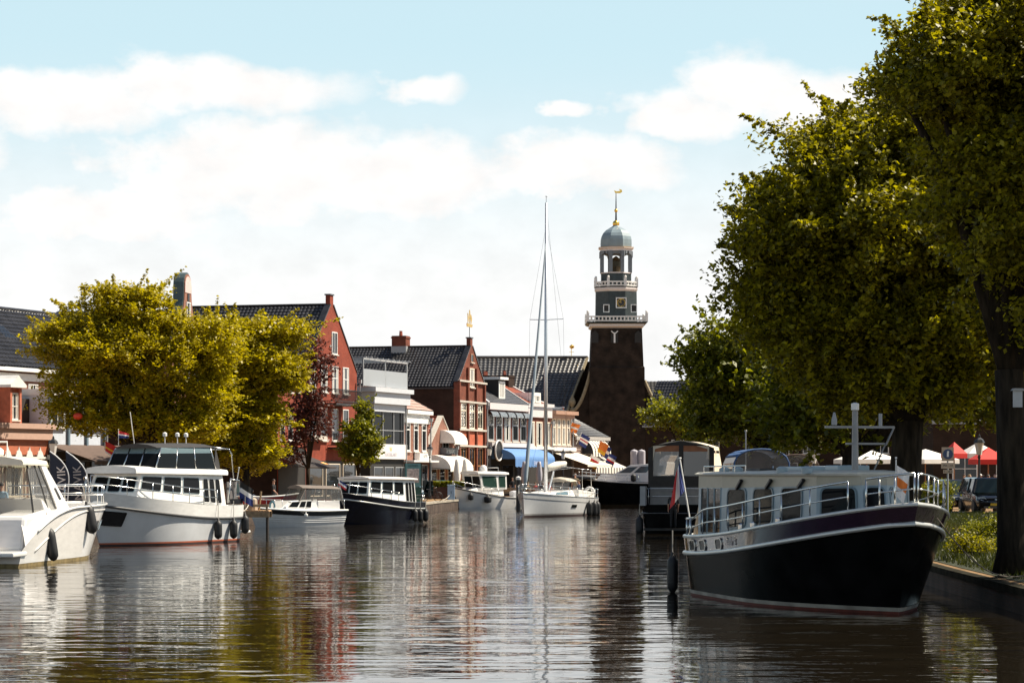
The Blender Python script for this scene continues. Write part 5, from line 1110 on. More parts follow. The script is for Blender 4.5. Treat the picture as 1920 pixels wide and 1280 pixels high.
# flybridge canopy: smoked windscreen, dark canvas, bow-shaped tubes
m,Q=house(-2.7,1.55,1.42,1.12,2.98,3.86,.2,.55,.16,z1b=3.8)
cn=MB()
for k in ('port','stbd','front'):
    q=Q[k]; cn.quad(*[qp(q,a,b) for a,b in ((0,0),(1,0),(1,.72),(0,.72))])
BC=M('black_canvas',(.028,.026,.026),.8,var=.2); o=cn.build('canopy_window',SMOKE,b2)
tf=GLASS('blue_grey_film',(.14,.2,.22),.85,.12); m=MB()
for k in ('port','stbd','front'):
    q=Q[k]; m.quad(*[qp(q,a,b) for a,b in ((0,.72),(1,.72),(1,1),(0,1))])
m.build('canopy_film',tf,b2)
for k,us in (('port',(0,.33,.66,1)),('front',(.33,.66)),('stbd',(.33,.66,1))):
    for u in us: MB().tube([qp(Q[k],u,0),qp(Q[k],u,1)],.03).build('canopy_post',STEEL,b2,smooth=True)
m=MB(); roof(m,-2.9,1.2,1.34,1.0,3.84,3.78,.03,.16); m.build('canopy_top',BC,b2,smooth_angle=60)
q=Q['port']; MB().loft([[(-2.6,1.42,2.98),(-2.9,1.3,3.85)],[(-3.15,1.4,2.5),(-3.25,1.28,3.2)],[(-3.25,1.4,1.6),(-3.35,1.35,1.7)]],cap=False,close=False).build('canopy_curtain',BC,b2).modifiers.new('s','SOLIDIFY').thickness=.03
m=MB().tube([(-2.7,1.3,3.86),(-4.0,1.3,3.78),(-4.25,1.3,3.6),(-4.5,1.3,2.2)],.025).tube([(-2.7,-1.3,3.86),(-4.0,-1.3,3.78),(-4.25,-1.3,3.6),(-4.5,-1.3,2.2)],.025).tube([(-4.05,-1.3,3.78),(-4.05,1.3,3.78)],.025); m.build('bimini_frame',STEEL,b2,smooth=True)
m=MB().tube([(.8,-.3,3.95),(1.2,-.25,5.2)],.018); m.build('whip_aerial',WHITE,b2)
for x in (-.9,-1.9,-2.6): MB().lathe([(.02,3.95),(.02,4.25),(.09,4.28),(.09,4.4),(.03,4.44)],8,(x,.1,0)).build('nav_light',WHITE,b2)
# after deck, stern rail, davits
MB().box(-4.95,-3.5,-1.5,1.5,1.2,1.5).build('after_deck',WHITE,b2,bevel=.04); m=MB(); m.box(-4.75,-3.7,1.52,1.56,1.55,1.75); m.build('slatted_vent',BLACKP,b2)
m=MB(); rail(m,h.line(1,.25,1,off=-.07,n=26),.62,.02,12); m.tube([(-4.9,1.45,1.5),(-4.6,1.45,2.5),(-3.9,1.45,2.55)],.03).tube([(-3.6,1.5,1.6),(-3.9,1.45,2.6)],.035); m.build('guard_rail',STEEL,b2,smooth=True)
MB().box(-4.8,-4.0,1.2,1.23,1.6,2.45).build('wind_screen',M('grey_mesh',(.12,.11,.11),.7),b2)
MB().box(-L/2-.75,-L/2+.1,-1.6,1.6,.34,.44).build('bathing_platform',WHITE,b2,bevel=.03)
for i,t in enumerate((.27,.12)): fender(b2,h.P(t,.62,1)+Vector((0,.17,-.62)),('black fender nearest the door of the white flybridge cruiser','middle black fender on the white flybridge cruiser')[i],.78,.16,.7,'fenders along the white flybridge cruiser')
fender(b2,h.P(0,.62,1)+Vector((-.1,.12,-.45)),'black fender at the stern corner of the white flybridge cruiser',.78,.16,.7,'fenders along the white flybridge cruiser')
t,top=flag('ensign','faded dark blue and white flag at the stern of the white flybridge cruiser',W(b2,(-L/2+.05,1.2,1.5)),1.5,None,None,0,lean=(.25,0))
cloth(t,lambda a,b:Vector((top.x+.02+.55*a,.05*math.sin(a*8),top.z-.5-.75*b-.35*a)),[FBLACK,FWHITE,FBLUE],[0,.35,.62,1])
t,top=flag('burgee','small red and blue pennant over the canopy of the white flybridge cruiser',W(b2,(1.0,-.9,3.9)),.6,None,None,0,pr=.01)
cloth(t,lambda a,b:Vector((.01+.4*a,.04*math.sin(a*9),top.z-.02-.3*b*(1-.4*a)-.12*a)),[RED,FWHITE,FBLUE],[0,.4,.6,1])
# ================================================================ small white and black cabin boat
hd=Vector((-.8,-.6)).normalized(); stem=V2(470,130); L=7.0; c=V2(548,135)
hd=Vector((-.86,.28)).normalized()
hd=Vector((-.75,-.66)).normalized(); 
b3=boat('cabin_boat','small white cabin boat with black band and brown cockpit canopy',c.x,c.y,hd.x,hd.y)
h=Hull(6.6,2.3,(.92,.9,1.12),draft=.35,rake=.7,srake=-.22,tm=.45,p=2.1,q=.8,stern=.88,kw=.7)
CLAP=M('lapped_white',(.6,.6,.59),.3,var=.05)
fs=lambda t:h.F(t,h.z(t)-.3)
h.band(MB(),0,fs,nu=36,nv=8).build('hull',CLAP,b3,smooth_angle=30)
h.band(MB(),fs,lambda t:h.F(t,h.z(t)-.05),nu=36,nv=2,off=.012).build('black_band',BLACKP,b3,smooth_angle=40)
m=MB()
for f in (.48,.57,.66): m.tube(h.line(f,off=.004),.016,5,True)
m.build('lap_strake',CLAP,b3,smooth=True)
MB().tube(h.line(1,off=.02,dz=-.03),.05,8,True).build('gunwale',WHITE,b3,smooth=True); h.deck(MB()).build('deck',GEL,b3)
m,Q=house(-1.2,1.5,.98,.72,.88,1.5,.0,.7,.12,z0b=.98,z1b=1.42); cab=m.build('cabin',GEL,b3,bevel=.03)
for u0,u1 in ((.16,.42),(.46,.62),(.65,.8)): qwin(cab,Q['port'],u0,u1,.25,.85,frame=WHITE,r=.05,fw=.025); qwin(cab,Q['stbd'],1-u1,1-u0,.25,.85,frame=WHITE,r=.05,fw=.025)
MB().box(-2.9,-1.2,-.95,.95,.88,1.42).build('cockpit_coaming',GEL,b3,bevel=.03)
m,Q=house(-3.0,.1,1.0,.85,1.42,2.05,.1,.5,.12); m2=MB()
for k in ('port','stbd','front','rear'): m2.quad(*Q[k])
m2.build('canopy_window',CLEAR,b3)
m=MB(); roof(m,-3.05,-.2,.9,.78,2.03,2.1,.04,.16); m.build('canopy_top',M('brown_grey_canvas',(.16,.13,.11),.8,var=.15),b3,smooth_angle=60)
for u in (0,.3,.62,1):
    for k in ('port','stbd'): MB().tube([qp(Q[k],u,0),qp(Q[k],u,1)],.025).build('canopy_post',M('brown_grey_canvas',(.16,.13,.11),.8,var=.15),b3)
MB().loft([[(-2.95,.9,1.45),(-2.9,.85,2.1)],[(-3.35,.9,.95),(-3.15,.85,2.0)]],cap=False,close=False).build('canopy_curtain',CLEAR,b3)
m=MB(); rail(m,h.line(1,.72,1,off=-.06,n=16),.5,.016,8,False); rail(m,[(-3.2,-1.0,.95),(-3.25,0,.95),(-3.2,1.0,.95)],.5,.016,2,False); m.build('guard_rail',STEEL,b3,smooth=True)
MB().tube([(1.9,.5+.22*math.cos(a*PI/8),1.15+.25*math.sin(a*PI/8)) for a in range(16)],.06,6,True).build('rope_coil',M('teal_rope',(.06,.16,.2),.8),b3)
MB().lathe([(.02,0),(.13,.05),(.13,.1),(.02,.14)],10,(0,0,0)).build('searchlight',WHITE,b3,loc=(.9,.95,1.3))
fender(b3,h.P(.5,.78,1)+Vector((0,.12,-.12)),'little white ball fender on the black band of the small cabin boat',.2,.1,.2,mat=WHITE)
t,top=flag('ensign','small Dutch tricolour at the canopy end of the small white cabin boat',W(b3,(-2.95,.5,1.5)),1.0,None,None,0,lean=(-.2,0),pr=.012)
cloth(t,lambda a,b:Vector((top.x+.02+.42*a-.05*b,.04*math.sin(a*8),top.z-.02-.3*b-.3*a)),[FBLUE,FWHITE,RED],[0,.33,.66,1])
b3.scale=(.86,.92,.96)
# ================================================================ navy cruiser with white wheelhouse
hd=Vector((-.40,-.917)).normalized(); stem=V2(632,139.5); L=8.8; c=stem-hd*(L/2)
b4=boat('steel_cruiser','dark navy steel cruiser with white wheelhouse and pale blue window posts',c.x,c.y,hd.x,hd.y)
h=Hull(L,3.3,(1.15,1.2,1.75),draft=.45,rake=.8,srake=-.1,tm=.5,p=2.4,q=.72,stern=.9,kw=.84,round_stern=.12)
NH=M('navy_hull',(.006,.007,.013),.22,var=.3,coat=.2); fs=lambda t:h.F(t,h.z(t)-.33)
h.band(MB(),0,fs,nu=40,nv=8).build('hull',NH,b4,smooth_angle=40); h.band(MB(),fs,1,nu=40,nv=3,off=.012).build('bulwark',NH,b4,smooth_angle=40)
MB().tube(h.line(fs,off=.03),.045,8,True).build('rubbing_strake',SILV,b4,smooth=True); MB().tube(h.line(1,off=0),.035,8,True).build('cap_rail',BLACKP,b4,smooth=True); h.deck(MB(),f=lambda t:h.F(t,h.z(t)-.2)).build('deck',NONSKID,b4)
m,Q=house(-2.9,2.6,1.3,.98,1.0,2.45,.05,.35,.12,z0b=1.35,z1b=2.48); cab=m.build('wheelhouse',WHITE,b4,bevel=.03)
for u0,u1 in ((.03,.24),(.28,.5),(.54,.73)): qwin(cab,Q['port'],u0,u1,.38,.88,frame=PBLUE,r=.07,fw=.035)
for u0,u1 in ((.78,.84),(.855,.905),(.92,.975)): qwin(cab,Q['port'],u0,u1,.12,.88,frame=WHITE,r=.05,fw=.02,name='door_window')
for u0,u1 in ((.06,.34),(.38,.62),(.66,.94)): qwin(cab,Q['front'],u0,u1,.3,.86,frame=PBLUE,r=.07,fw=.03)
for u0,u1 in ((.1,.45),(.5,.9)): qwin(cab,Q['stbd'],u0,u1,.35,.86,frame=PBLUE,r=.07,fw=.03)
m=MB(); roof(m,-3.1,2.5,1.38,1.05,2.44,2.5,.07,.1); m.build('roof',M('pinkish_white',(.72,.66,.62),.4,var=.03),b4,smooth_angle=50)
m=MB(); rail(m,h.line(1,.5,1,off=-.07,n=20),.5,.018,10,False); rail(m,h.line(1,0,.12,off=-.1,n=10,closed_stern=True),.42,.018,6); m.build('guard_rail',STEEL,b4,smooth=True)
for i,t in enumerate((.29,.21,.12,.04)): fender(b4,h.P(t,.7,1)+Vector((0,.16,-.6)),'dark sausage fender in the row of four at the stern of the navy cruiser',.72,.15,.5,'row of fenders at the navy cruiser stern')
# ================================================================ white pilothouse fishing cruiser
hd=Vector((-.62,-.785)).normalized(); stem=V2(849,203); L=7.4; c=stem-hd*(L/2)
b5=boat('pilothouse_boat','white pilothouse motor boat with dark windscreen and dome on its roof, mid canal',c.x,c.y,hd.x,hd.y)
h=Hull(L,2.9,(.9,1.0,1.75),draft=.4,rake=1.0,srake=.1,tm=.42,p=2.1,q=.75,stern=.9,kw=.72)
h.band(MB(),0,lambda t:h.F(t,h.z(t)-.12),nu=36,nv=8).build('hull',GEL,b5,smooth_angle=40); h.band(MB(),lambda t:h.F(t,h.z(t)-.12),lambda t:h.F(t,h.z(t)-.04),nu=36,nv=1,off=.015).build('rubbing_strake',M('dark_strake',(.05,.05,.05),.5),b5,smooth_angle=40)
h.band(MB(),lambda t:h.F(t,h.z(t)-.04),1,nu=36,nv=1,off=.01).build('gunwale',GEL,b5,smooth_angle=40); h.deck(MB()).build('deck',GEL,b5)
m,Q=house(-1.6,2.4,1.0,.62,1.0,1.75,0,1.1,.1,z0b=1.5,z1b=1.72); m.build('trunk_cabin',GEL,b5,bevel=.05)
m,Q=house(-1.9,1.1,1.05,.9,1.55,2.75,.0,-.25,.05); m.build('pilothouse',GEL,b5,bevel=.03)
for u0,u1 in ((.06,.6),(.68,.94)): qwin(b5,Q['port'],u0,u1,.12,.88,frame=WHITE,r=.08,fw=.03,glass=GLASS('green_glass',(.02,.05,.04),.9,.04)); qwin(b5,Q['stbd'],1-u1,1-u0,.12,.88,frame=WHITE,r=.08,fw=.03)
qwin(b5,Q['front'],.04,.48,.12,.88,frame=WHITE,r=.08,fw=.03); qwin(b5,Q['front'],.52,.96,.12,.88,frame=WHITE,r=.08,fw=.03); qwin(b5,Q['rear'],.2,.8,.1,.88,frame=WHITE,r=.08,fw=.03,name='door_window')
m=MB(); roof(m,-2.15,1.65,1.12,1.0,2.74,2.78,.14,.12); m.build('roof',GEL,b5,smooth_angle=50)
MB().lathe([(.28,2.95),(.3,3.0),(.3,3.25),(.24,3.42),(.1,3.5),(.02,3.51)],14,(-.4,-.2,0)).build('radar_dome',WHITE,b5,smooth=True); MB().tube([(-1.2,.7,2.9),(-1.2,.7,3.3),(-1.2,-.7,3.3),(-1.2,-.7,2.9)],.03).build('roof_arch',STEEL,b5)
m=MB(); rail(m,h.line(1,.45,1,off=-.07,n=20),.55,.02,10,False); m.build('bow_rail',STEEL,b5,smooth=True)
MB().loft([[(-L/2-.45,y*.4,.5),(-L/2-.1,y*.4,.5),(-L/2-.05,y*.45,1.35),(-L/2-.6,y*.45,1.45),(-L/2-.75,y*.4,1.1)] for y in (-.5,.5)]).build('outboard_motor',M('grey_cowl',(.5,.5,.52),.3),b5,bevel=.08)
fender(b5,h.P(.64,.72,1)+Vector((0,.2,-.3)),'round black fender amidships on the white pilothouse boat',.6,.3,.3); fender(b5,h.P(.05,.8,1)+Vector((0,.14,-.55)),'long black fender at the stern of the white pilothouse boat',.8,.15,.3)
fender(b5,h.P(.86,.7,1)+Vector((0,.2,-.25)),'oval dark fender near the bow of the white pilothouse boat',.55,.22,.3)
# ================================================================ white sailing yacht under way
hd=Vector((-.30,-.954)).normalized(); stem=V2(981,163.5); L=12.2; c=stem-hd*(L/2)
b6=boat('sailing_yacht','white sailing yacht with tall bare mast and furled jib motoring down the canal',c.x,c.y,hd.x,hd.y)
h=Hull(L,3.9,(1.15,1.2,1.55),draft=.5,rake=.35,srake=.25,tm=.4,p=1.9,q=.85,stern=.85,kw=.8)
YW=M('yacht_white',(.66,.66,.66),.22,var=.03,coat=.3)
h.band(MB(),lambda t:h.F(t,.22),1,nu=44,nv=9).build('hull',YW,b6,smooth_angle=40); h.band(MB(),0,lambda t:h.F(t,.12),nu=40,nv=3).build('antifouling',M('dark_antifouling',(.05,.03,.03),.7),b6,smooth_angle=40)
h.band(MB(),lambda t:h.F(t,.12),lambda t:h.F(t,.22),nu=40,nv=1,off=.004).build('boot_stripe',M('grey_stripe',(.3,.29,.28),.5),b6,smooth_angle=40)
MB().tube(h.line(1,off=.0,dz=.03),.03,6,True).build('toe_rail',STEEL,b6,smooth=True); MB().tube(h.line(lambda t:h.F(t,h.z(t)-.3),off=.004),.012,5,True).build('sheer_line',M('dark_strake',(.05,.05,.05),.5),b6); h.deck(MB(),camber=.1).build('deck',GEL,b6,smooth=True)
m,Q=house(-1.8,3.0,1.25,.7,1.2,1.72,.1,.9,.2,z0b=1.42,z1b=1.6); cab=m.build('coachroof',GEL,b6,bevel=.06)
qwin(cab,Q['port'],.25,.72,.3,.8,frame=BLKMETAL,r=.08,fw=.02,glass=GLASS('blue_tint_glass',(.12,.2,.25),.9,.05)); qwin(cab,Q['stbd'],.28,.75,.3,.8,frame=BLKMETAL,r=.08,fw=.02)
qwin(b6,[p+Vector((0,.015,0)) for p in (h.P(.56,.62,1),h.P(.5,.62,1),h.P(.5,.72,1),h.P(.56,.72,1))],0,1,0,1,frame=BLKMETAL,r=.04,fw=.02,name='hull_window')
MB().loft([[(-5.6,y,1.0),(-5.6,y,1.55),(-1.8,y,1.75),(-1.8,y,1.0)] for y in (1.0,1.45)]).build('cockpit_coaming',GEL,b6,bevel=.04); MB().loft([[(-5.6,y,1.0),(-5.6,y,1.55),(-1.8,y,1.75),(-1.8,y,1.0)] for y in (-1.45,-1.0)]).build('cockpit_coaming',GEL,b6,bevel=.04)
mx=1.1; MH=20.6
mast=MB().tube([(mx,0,1.6),(mx-.02,0,10),(mx-.12,0,MH)],[.13,.12,.075],10).build('mast',ALU,b6,smooth=True)
m=MB()
for z_,wd in ((7.1,1.25),(12.9,1.15)): m.tube([(mx-.2,-wd,z_+.05),(mx,0,z_),(mx-.2,wd,z_+.05)],.028,6)
m.build('spreader',ALU,mast)
m=MB().lathe([(.015,MH),(.015,MH+.45)],6,(mx-.12,0,0)).bar((mx-.35,0,MH+.4),(mx+.1,0,MH+.4),.03,.02).box(mx-.35,mx-.22,-.01,.01,MH-1.0,MH-.4); m.build('masthead_gear',BLKMETAL,mast)
fs_=Vector((L/2-.35,0,1.75)); ft=Vector((mx-.05,0,MH-2.6)); pts=[fs_.lerp(ft,k/20) for k in range(21)]
MB().tube(pts,[.06]+[.14-.1*(k/20) for k in range(1,20)]+[.03],8).build('furled_jib',M('furled_sail_blue',(.32,.38,.42),.7,var=.12,scale=1,streak=4),b6,smooth=True)
m=MB()
for sd in (-1,1):
    m.tube([(mx-.3,sd*1.6,1.35),(mx-.2,sd*1.25,7.15),(mx-.2,sd*1.15,12.95),(mx-.1,0,MH-1.5)],.007,4).tube([(mx-.3,sd*1.55,1.35),(mx,0,7.1)],.007,4)
m.tube([(-L/2+.4,0,1.4),(mx-.12,0,MH)],.007,4); m.build('rigging',BLKMETAL,b6)
MB().tube([(mx-.25,0,3.0),(mx-4.6,0,3.35)],.1,8).build('boom',ALU,b6); MB().tube([(mx-.3,0,3.15),(mx-2.4,.02,3.38),(mx-4.5,0,3.5)],[.2,.24,.15],10).build('stowed_mainsail',M('cream_sail_cover',(.68,.64,.56),.75,var=.1),b6,smooth=True)
MB().tube([(mx-.25,.15,1.75),(mx-1.3,.15,2.95)],.06).build('kicker',ALU,b6)
m=MB(); roof(m,-2.4,-1.0,1.2,1.1,2.3,2.25,.03,.25); m.build('sprayhood',M('sand_canvas',(.45,.4,.33),.8),b6,smooth=True); m=MB().quad((-1.0,-1.1,2.25),(-1.0,1.1,2.25),(-.4,1.0,1.7),(-.4,-1.0,1.7)); m.build('sprayhood_window',CLEAR,b6)
m=MB().tube([(-3.0,-1.35,1.7),(-3.1,-1.3,3.1),(-3.1,0,3.3),(-3.1,1.3,3.1),(-3.0,1.35,1.7)],.022).tube([(-5.3,-1.35,1.5),(-5.2,-1.3,3.05),(-5.2,0,3.2),(-5.2,1.3,3.05),(-5.3,1.35,1.5)],.022).tube([(-3.1,1.3,3.1),(-5.2,1.3,3.05)],.015).tube([(-3.1,-1.3,3.1),(-5.2,-1.3,3.05)],.015); m.build('bimini_frame',STEEL,b6,smooth=True)
m=MB(); rail(m,h.line(1,.0,1,off=-.06,n=40),.62,.014,20); m.build('guard_rail',STEEL,b6,smooth=True)
MB().tube([(-4.6+0*a,.0+.55*math.cos(a*PI/10),1.95+.55*math.sin(a*PI/10)) for a in range(20)],.02,5,True).lathe([(.12,1.0),(.07,1.9)],8,(-4.45,0,0)).build('steering_wheel',STEEL,b6)
MB().tube([(-L/2-.08,.95+.3*math.cos(a*PI/8),1.5+.33*math.sin(a*PI/8)) for a in range(16)],.11,8,True).build('horseshoe_buoy',WHITE,b6,smooth=True)
for i,t in enumerate((.32,.2,.12)): fender(b6,h.P(t,.72,1)+Vector((0,.2,-.75)),('black fender standing alone, foremost of three on the white sailing yacht','black fender, middle one of three on the white sailing yacht','black fender nearest the stern of the white sailing yacht')[i],1.0,.2,.35,'fenders on the sailing yacht')
# ================================================================ white yacht with dark hull at the end of the canal
hd=Vector((-.93,.36)).normalized(); c=V2(1172,238)
b7=boat('motor_yacht','white decked motor yacht with black hull moored before the church at the canal end',c.x,c.y,hd.x,hd.y)
h=Hull(9.2,3.4,(2.0,2.05,2.45),draft=.45,rake=.9,srake=.1,tm=.45,p=2.3,q=.75,stern=.92,kw=.85)
h.band(MB(),0,lambda t:h.F(t,h.z(t)-.1),nu=36,nv=7).build('hull',M('black_hull',(.006,.006,.006),.3),b7,smooth_angle=40); h.band(MB(),lambda t:h.F(t,h.z(t)-.1),1,nu=36,nv=1,off=.02).build('gunwale',WHITE,b7,smooth_angle=40)
h.deck(MB()).build('deck',GEL,b7)
m,Q=house(-3.9,2.6,1.5,.9,2.0,2.75,0,.5,.1,z0b=2.2); m.build('deckhouse',GEL,b7,bevel=.05)
m,Q=house(-4.3,.9,1.35,1.0,2.7,3.85,-.2,1.7,.15,z1b=3.6); cab=m.build('wheelhouse',GEL,b7,bevel=.04)
for u0,u1 in ((.05,.3),(.36,.62),(.68,.93)): qwin(cab,Q['port'],u0,u1,.2,.78,frame=WHITE,r=.08,fw=.02,glass=GLASS('pale_glass',(.08,.11,.13),.9,.05)); qwin(cab,Q['stbd'],u0,u1,.2,.78,frame=WHITE,r=.08,fw=.02)
MB().loft([[(-4.4,y,3.8),(-3.2,y,3.8),(-4.3,y,4.5),(-4.8,y,4.5)] for y in (-1.1,1.1)]).build('radar_arch',GEL,b7,bevel=.05)
m=MB(); rail(m,h.line(1,.3,1,off=-.06,n=24),.6,.02,12); m.build('guard_rail',STEEL,b7,smooth=True)
fender(b7,h.P(.35,1,1)+Vector((0,.0,.05)),'black fender lying up on the rail of the white yacht at the canal end',.7,.25,.1); 
t=thing('dinghy','small grey inflatable dinghy hung at the bow of the black hulled yacht','dinghy',W(b7,(3.6,1.35,2.45)),math.atan2(hd.y,hd.x)); MB().tube([(-1.0,.35,0),(.5,.35,0),(.95,0,.08),(.5,-.35,0),(-1.0,-.35,0)],.2,10).build('tube',M('dinghy_grey',(.07,.07,.075),.6),t,smooth=True); MB().box(-1.0,.5,-.3,.3,-.12,-.06).build('floor',GREYP,t)
# ================================================================ dark barge with the cream canopy, stern towards us
hd=Vector((.2,1)).normalized(); c=Vector((gx(1270,119)+1.13,124.6))
b8=boat('steel_barge','dark steel barge cruiser with tall cream canopy, stern towards us, behind the ensign',c.x,c.y,hd.x,hd.y)
h=Hull(11.5,3.7,(1.35,1.35,1.9),draft=.5,rake=.8,srake=-.1,tm=.5,p=2.5,q=.7,stern=.93,kw=.88,round_stern=.06)
h.band(MB(),0,1,nu=36,nv=7).build('hull',BH,b8,smooth_angle=40); MB().tube(h.line(.78,off=.03),.05,8,True).build('rubbing_strake',BLACKP,b8,smooth=True); h.deck(MB(),f=lambda t:h.F(t,h.z(t)-.05)).build('deck',NONSKID,b8)
o=text('HELENE',.3,M('dull_lettering',(.35,.34,.32),.5),'name_lettering'); o.parent=b8; o.location=(-5.75-.05,.15,1.0); o.rotation_euler=(R(90),0,R(-90))
GC=M('grey_coaming',(.2,.19,.18),.6,var=.1); DC=M('dark_brown_canvas2',(.03,.025,.022),.8,var=.2); CC=M('cream_canopy',(.68,.58,.44),.8,var=.06)
m=MB().loft([[(-5.3,-1.55,1.3),(-5.3,1.35,1.3),(-5.3,1.35,2.15),(-5.3,-1.55,2.15)],[(-1.6,-1.55,1.3),(-1.6,1.35,1.3),(-1.6,1.35,2.15),(-1.6,-1.55,2.15)]]); m.build('coaming',GC,b8)
def arch(x,n=9,z1=4.05,z0=2.15,w0=1.55,w1=1.32,y0=-.1):
    P=[(x,y0-w0,z0),(x,y0-w0*.99,z0+(z1-z0)*.5),(x,y0-w1-.06,z1)]
    for i in range(1,n): v=-1+2*i/n; P.append((x,y0+w1*v,z1+.27*(1-v*v)))
    P+=[(x,y0+w1+.06,z1),(x,y0+w0*.99,z0+(z1-z0)*.5),(x,y0+w0,z0)]; return P
A0,A1=arch(-5.2),arch(-2.0)
n=len(A0); m=MB()
for i in range(2,n-3): m.quad(A0[i],A1[i],A1[i+1],A0[i+1])
m.build('canopy_top',CC,b8,smooth=True)
for i0 in (0,n-3):
    m=MB()
    for i in (i0,i0+1): m.quad(A0[i],A1[i],A1[i+1],A0[i+1])
    m.build('canopy_side',CC,b8)
for i in (0,): 
    for sdi in (0,n-2):
        q=[Vector(A0[sdi]),Vector(A1[sdi]),Vector(A1[sdi+1]),Vector(A0[sdi+1])] if sdi else [Vector(A1[0]),Vector(A0[0]),Vector(A0[1]),Vector(A1[1])]
        q2=[q[0],q[1],Vector(A0[2]) if not sdi else q[2].lerp(q[2],1),Vector(A1[2]) if not sdi else q[3]]
        for u0,u1 in ((.06,.46),(.54,.94)):
            qq=[Vector((-2.0,-1.66,2.4)),Vector((-5.2,-1.66,2.4)),Vector((-5.2,-1.5,3.95)),Vector((-2.0,-1.5,3.95))] if not sdi else [Vector((-5.2,1.46,2.4)),Vector((-2.0,1.46,2.4)),Vector((-2.0,1.3,3.95)),Vector((-5.2,1.3,3.95))]
            qwin(b8,[qq[1],qq[0],qq[3],qq[2]] if not sdi else [qq[1],qq[0],qq[3],qq[2]],u0,u1,.05,.95,glass=SMOKE,frame=CC,r=.15,fw=.05,name='side_window',proud=.02)
# after panel of dark canvas with two big clear windows
rear=[Vector(p) for p in A0]; cen=Vector((-5.2,-.1,2.9))
def inner(y0,y1): return [(-5.21,y0,2.62),(-5.21,y1,2.62),(-5.21,y1,4.08-.13*(abs(y1+.1)>.8)),(-5.21,y0,4.08-.13*(abs(y0+.1)>.8))]
rim=[Vector(p)+Vector((-.02,0,0)) for p in A0]; m=MB()
for i in range(1,n-2):
    ca=Vector((-5.24,-.1,3.0)); a_,b_=rim[i],rim[i+1]; m.quad(a_,b_,b_+(ca-b_)*.11,a_+(ca-a_)*.11)
m.build('canopy_rim',CC,b8)
m=MB(); ys=[-1.65,-1.42,-.2,.0,1.22,1.45]
def topz(y): v=(y+.1)/1.45; return min(4.32-.3*v*v,4.3)
for k in range(5):
    a,bb=ys[k],ys[k+1]
    if k in (0,2,4): m.quad((-5.2,a,2.15),(-5.2,bb,2.15),(-5.2,bb,topz(bb)),(-5.2,a,topz(a)))
    else:
        m.quad((-5.2,a,2.15),(-5.2,bb,2.15),(-5.2,bb,2.68),(-5.2,a,2.68)); m.quad((-5.2,a,4.1),(-5.2,bb,4.1),(-5.2,bb,topz(bb)),(-5.2,a,topz(a)))
m.build('after_curtain',DC,b8).modifiers.new('s','SOLIDIFY').thickness=.03
for a,bb in ((-1.42,-.2),(.0,1.22)):
    f=MB().quad((-5.19,a,2.68),(-5.19,bb,2.68),(-5.19,bb,3.82),(-5.19,a,3.82)).build('window',GLASS('shiny_canopy_film',(.3,.31,.3),.62,.05,1.7),b8); MB().quad((-5.195,a,3.82),(-5.195,bb,3.82),(-5.195,bb,4.1),(-5.195,a,4.1)).build('wood_valance',M('orange_wood',(.3,.1,.03),.5,var=.2),f)
m=MB().quad((-2.0,-1.6,2.15),(-2.0,1.4,2.15),(-2.0,1.3,2.7),(-2.0,-1.5,2.7)); m.build('forward_curtain',DC,b8)
m,Q=house(-1.6,3.2,1.35,1.0,1.3,2.3,0,.4,.1); m.build('deckhouse',GC,b8,bevel=.03)
m=MB(); rail(m,h.line(1,0,.08,off=-.06,n=8,closed_stern=True),.75,.02,6); m.build('stern_rail',STEEL,b8,smooth=True); MB().box(-5.8,-5.3,1.5,1.75,1.3,2.2).build('locker',GREYP,b8); MB().box(-6.35,-5.75,-1.5,1.5,.15,.25).build('bathing_platform',DARK,b8)
for px,lab in ((1,'dark fender at the left quarter of the cream canopied barge'),): fender(b8,h.P(.06,.6,1)+Vector((-.1,.18,-.7)),lab,.9,.18,.5)
# ================================================================ blue topped and dark topped cruisers behind
def canopy_boat(label,px,Y,top,dark,w,zt,hdx=-.12,L=9.5):
    hd=Vector((hdx,1)).normalized(); c=V2(px,Y)
    t=boat('canopy_cruiser',label,c.x,c.y,hd.x,hd.y); h=Hull(L,w+.5,(1.2,1.25,1.7),draft=.45,rake=.8,tm=.5,p=2.4,q=.72,stern=.92,kw=.86)
    h.band(MB(),0,1,nu=30,nv=6).build('hull',dark,t,smooth_angle=40); h.deck(MB()).build('deck',NONSKID,t); xs=-L/2+.5
    MB().box(xs,xs+3.6,-w/2,w/2,1.2,2.05).build('coaming',GEL if dark is GEL else GC,t,bevel=.04)
    a=[];b_=[]
    for i in range(13):
        an=PI*i/12; y=-math.cos(an)*w/2; z=2.0+(zt-2.0)*min(1,abs(math.sin(an))**.32); a.append(Vector((xs,y,z))); b_.append(Vector((xs+3.4,y*.96,z-.05)))
    m=MB()
    for i in range(2,10): m.quad(a[i],b_[i],b_[i+1],a[i+1])
    m.build('canopy_top',top,t,smooth=True).modifiers.new('s','SOLIDIFY').thickness=.05
    for i0 in (0,10):
        m=MB()
        for i in (i0,i0+1): m.quad(a[i],b_[i],b_[i+1],a[i+1])
        m.build('side_window',SMOKE,t)
    
    m=MB().add([tuple(p) for p in a],[tuple(range(13))]); m.build('after_window',CLEAR,t); m=MB().tube(a,.05,6).tube([(xs-.01,-w/2+.1,2.85),(xs-.01,w/2-.1,2.85)],.03); m.build('canopy_frame',top,t,smooth=True)
    m=MB().add([tuple(p) for p in b_],[tuple(range(13))]); m.build('forward_window',CLEAR,t)
    m,Q=house(xs+3.6,xs+7.2,w/2-.1,w/2-.4,1.2,2.1,0,.4,.1); m.build('deckhouse',GEL,t,bevel=.03)
    MB().tube([(xs+4.2,0,2.1),(xs+4.2,0,zt+1.0)],.04).ball((xs+4.2,0,zt+1.06),.08,8,6).build('mast',GREYP,t)
    return t,h
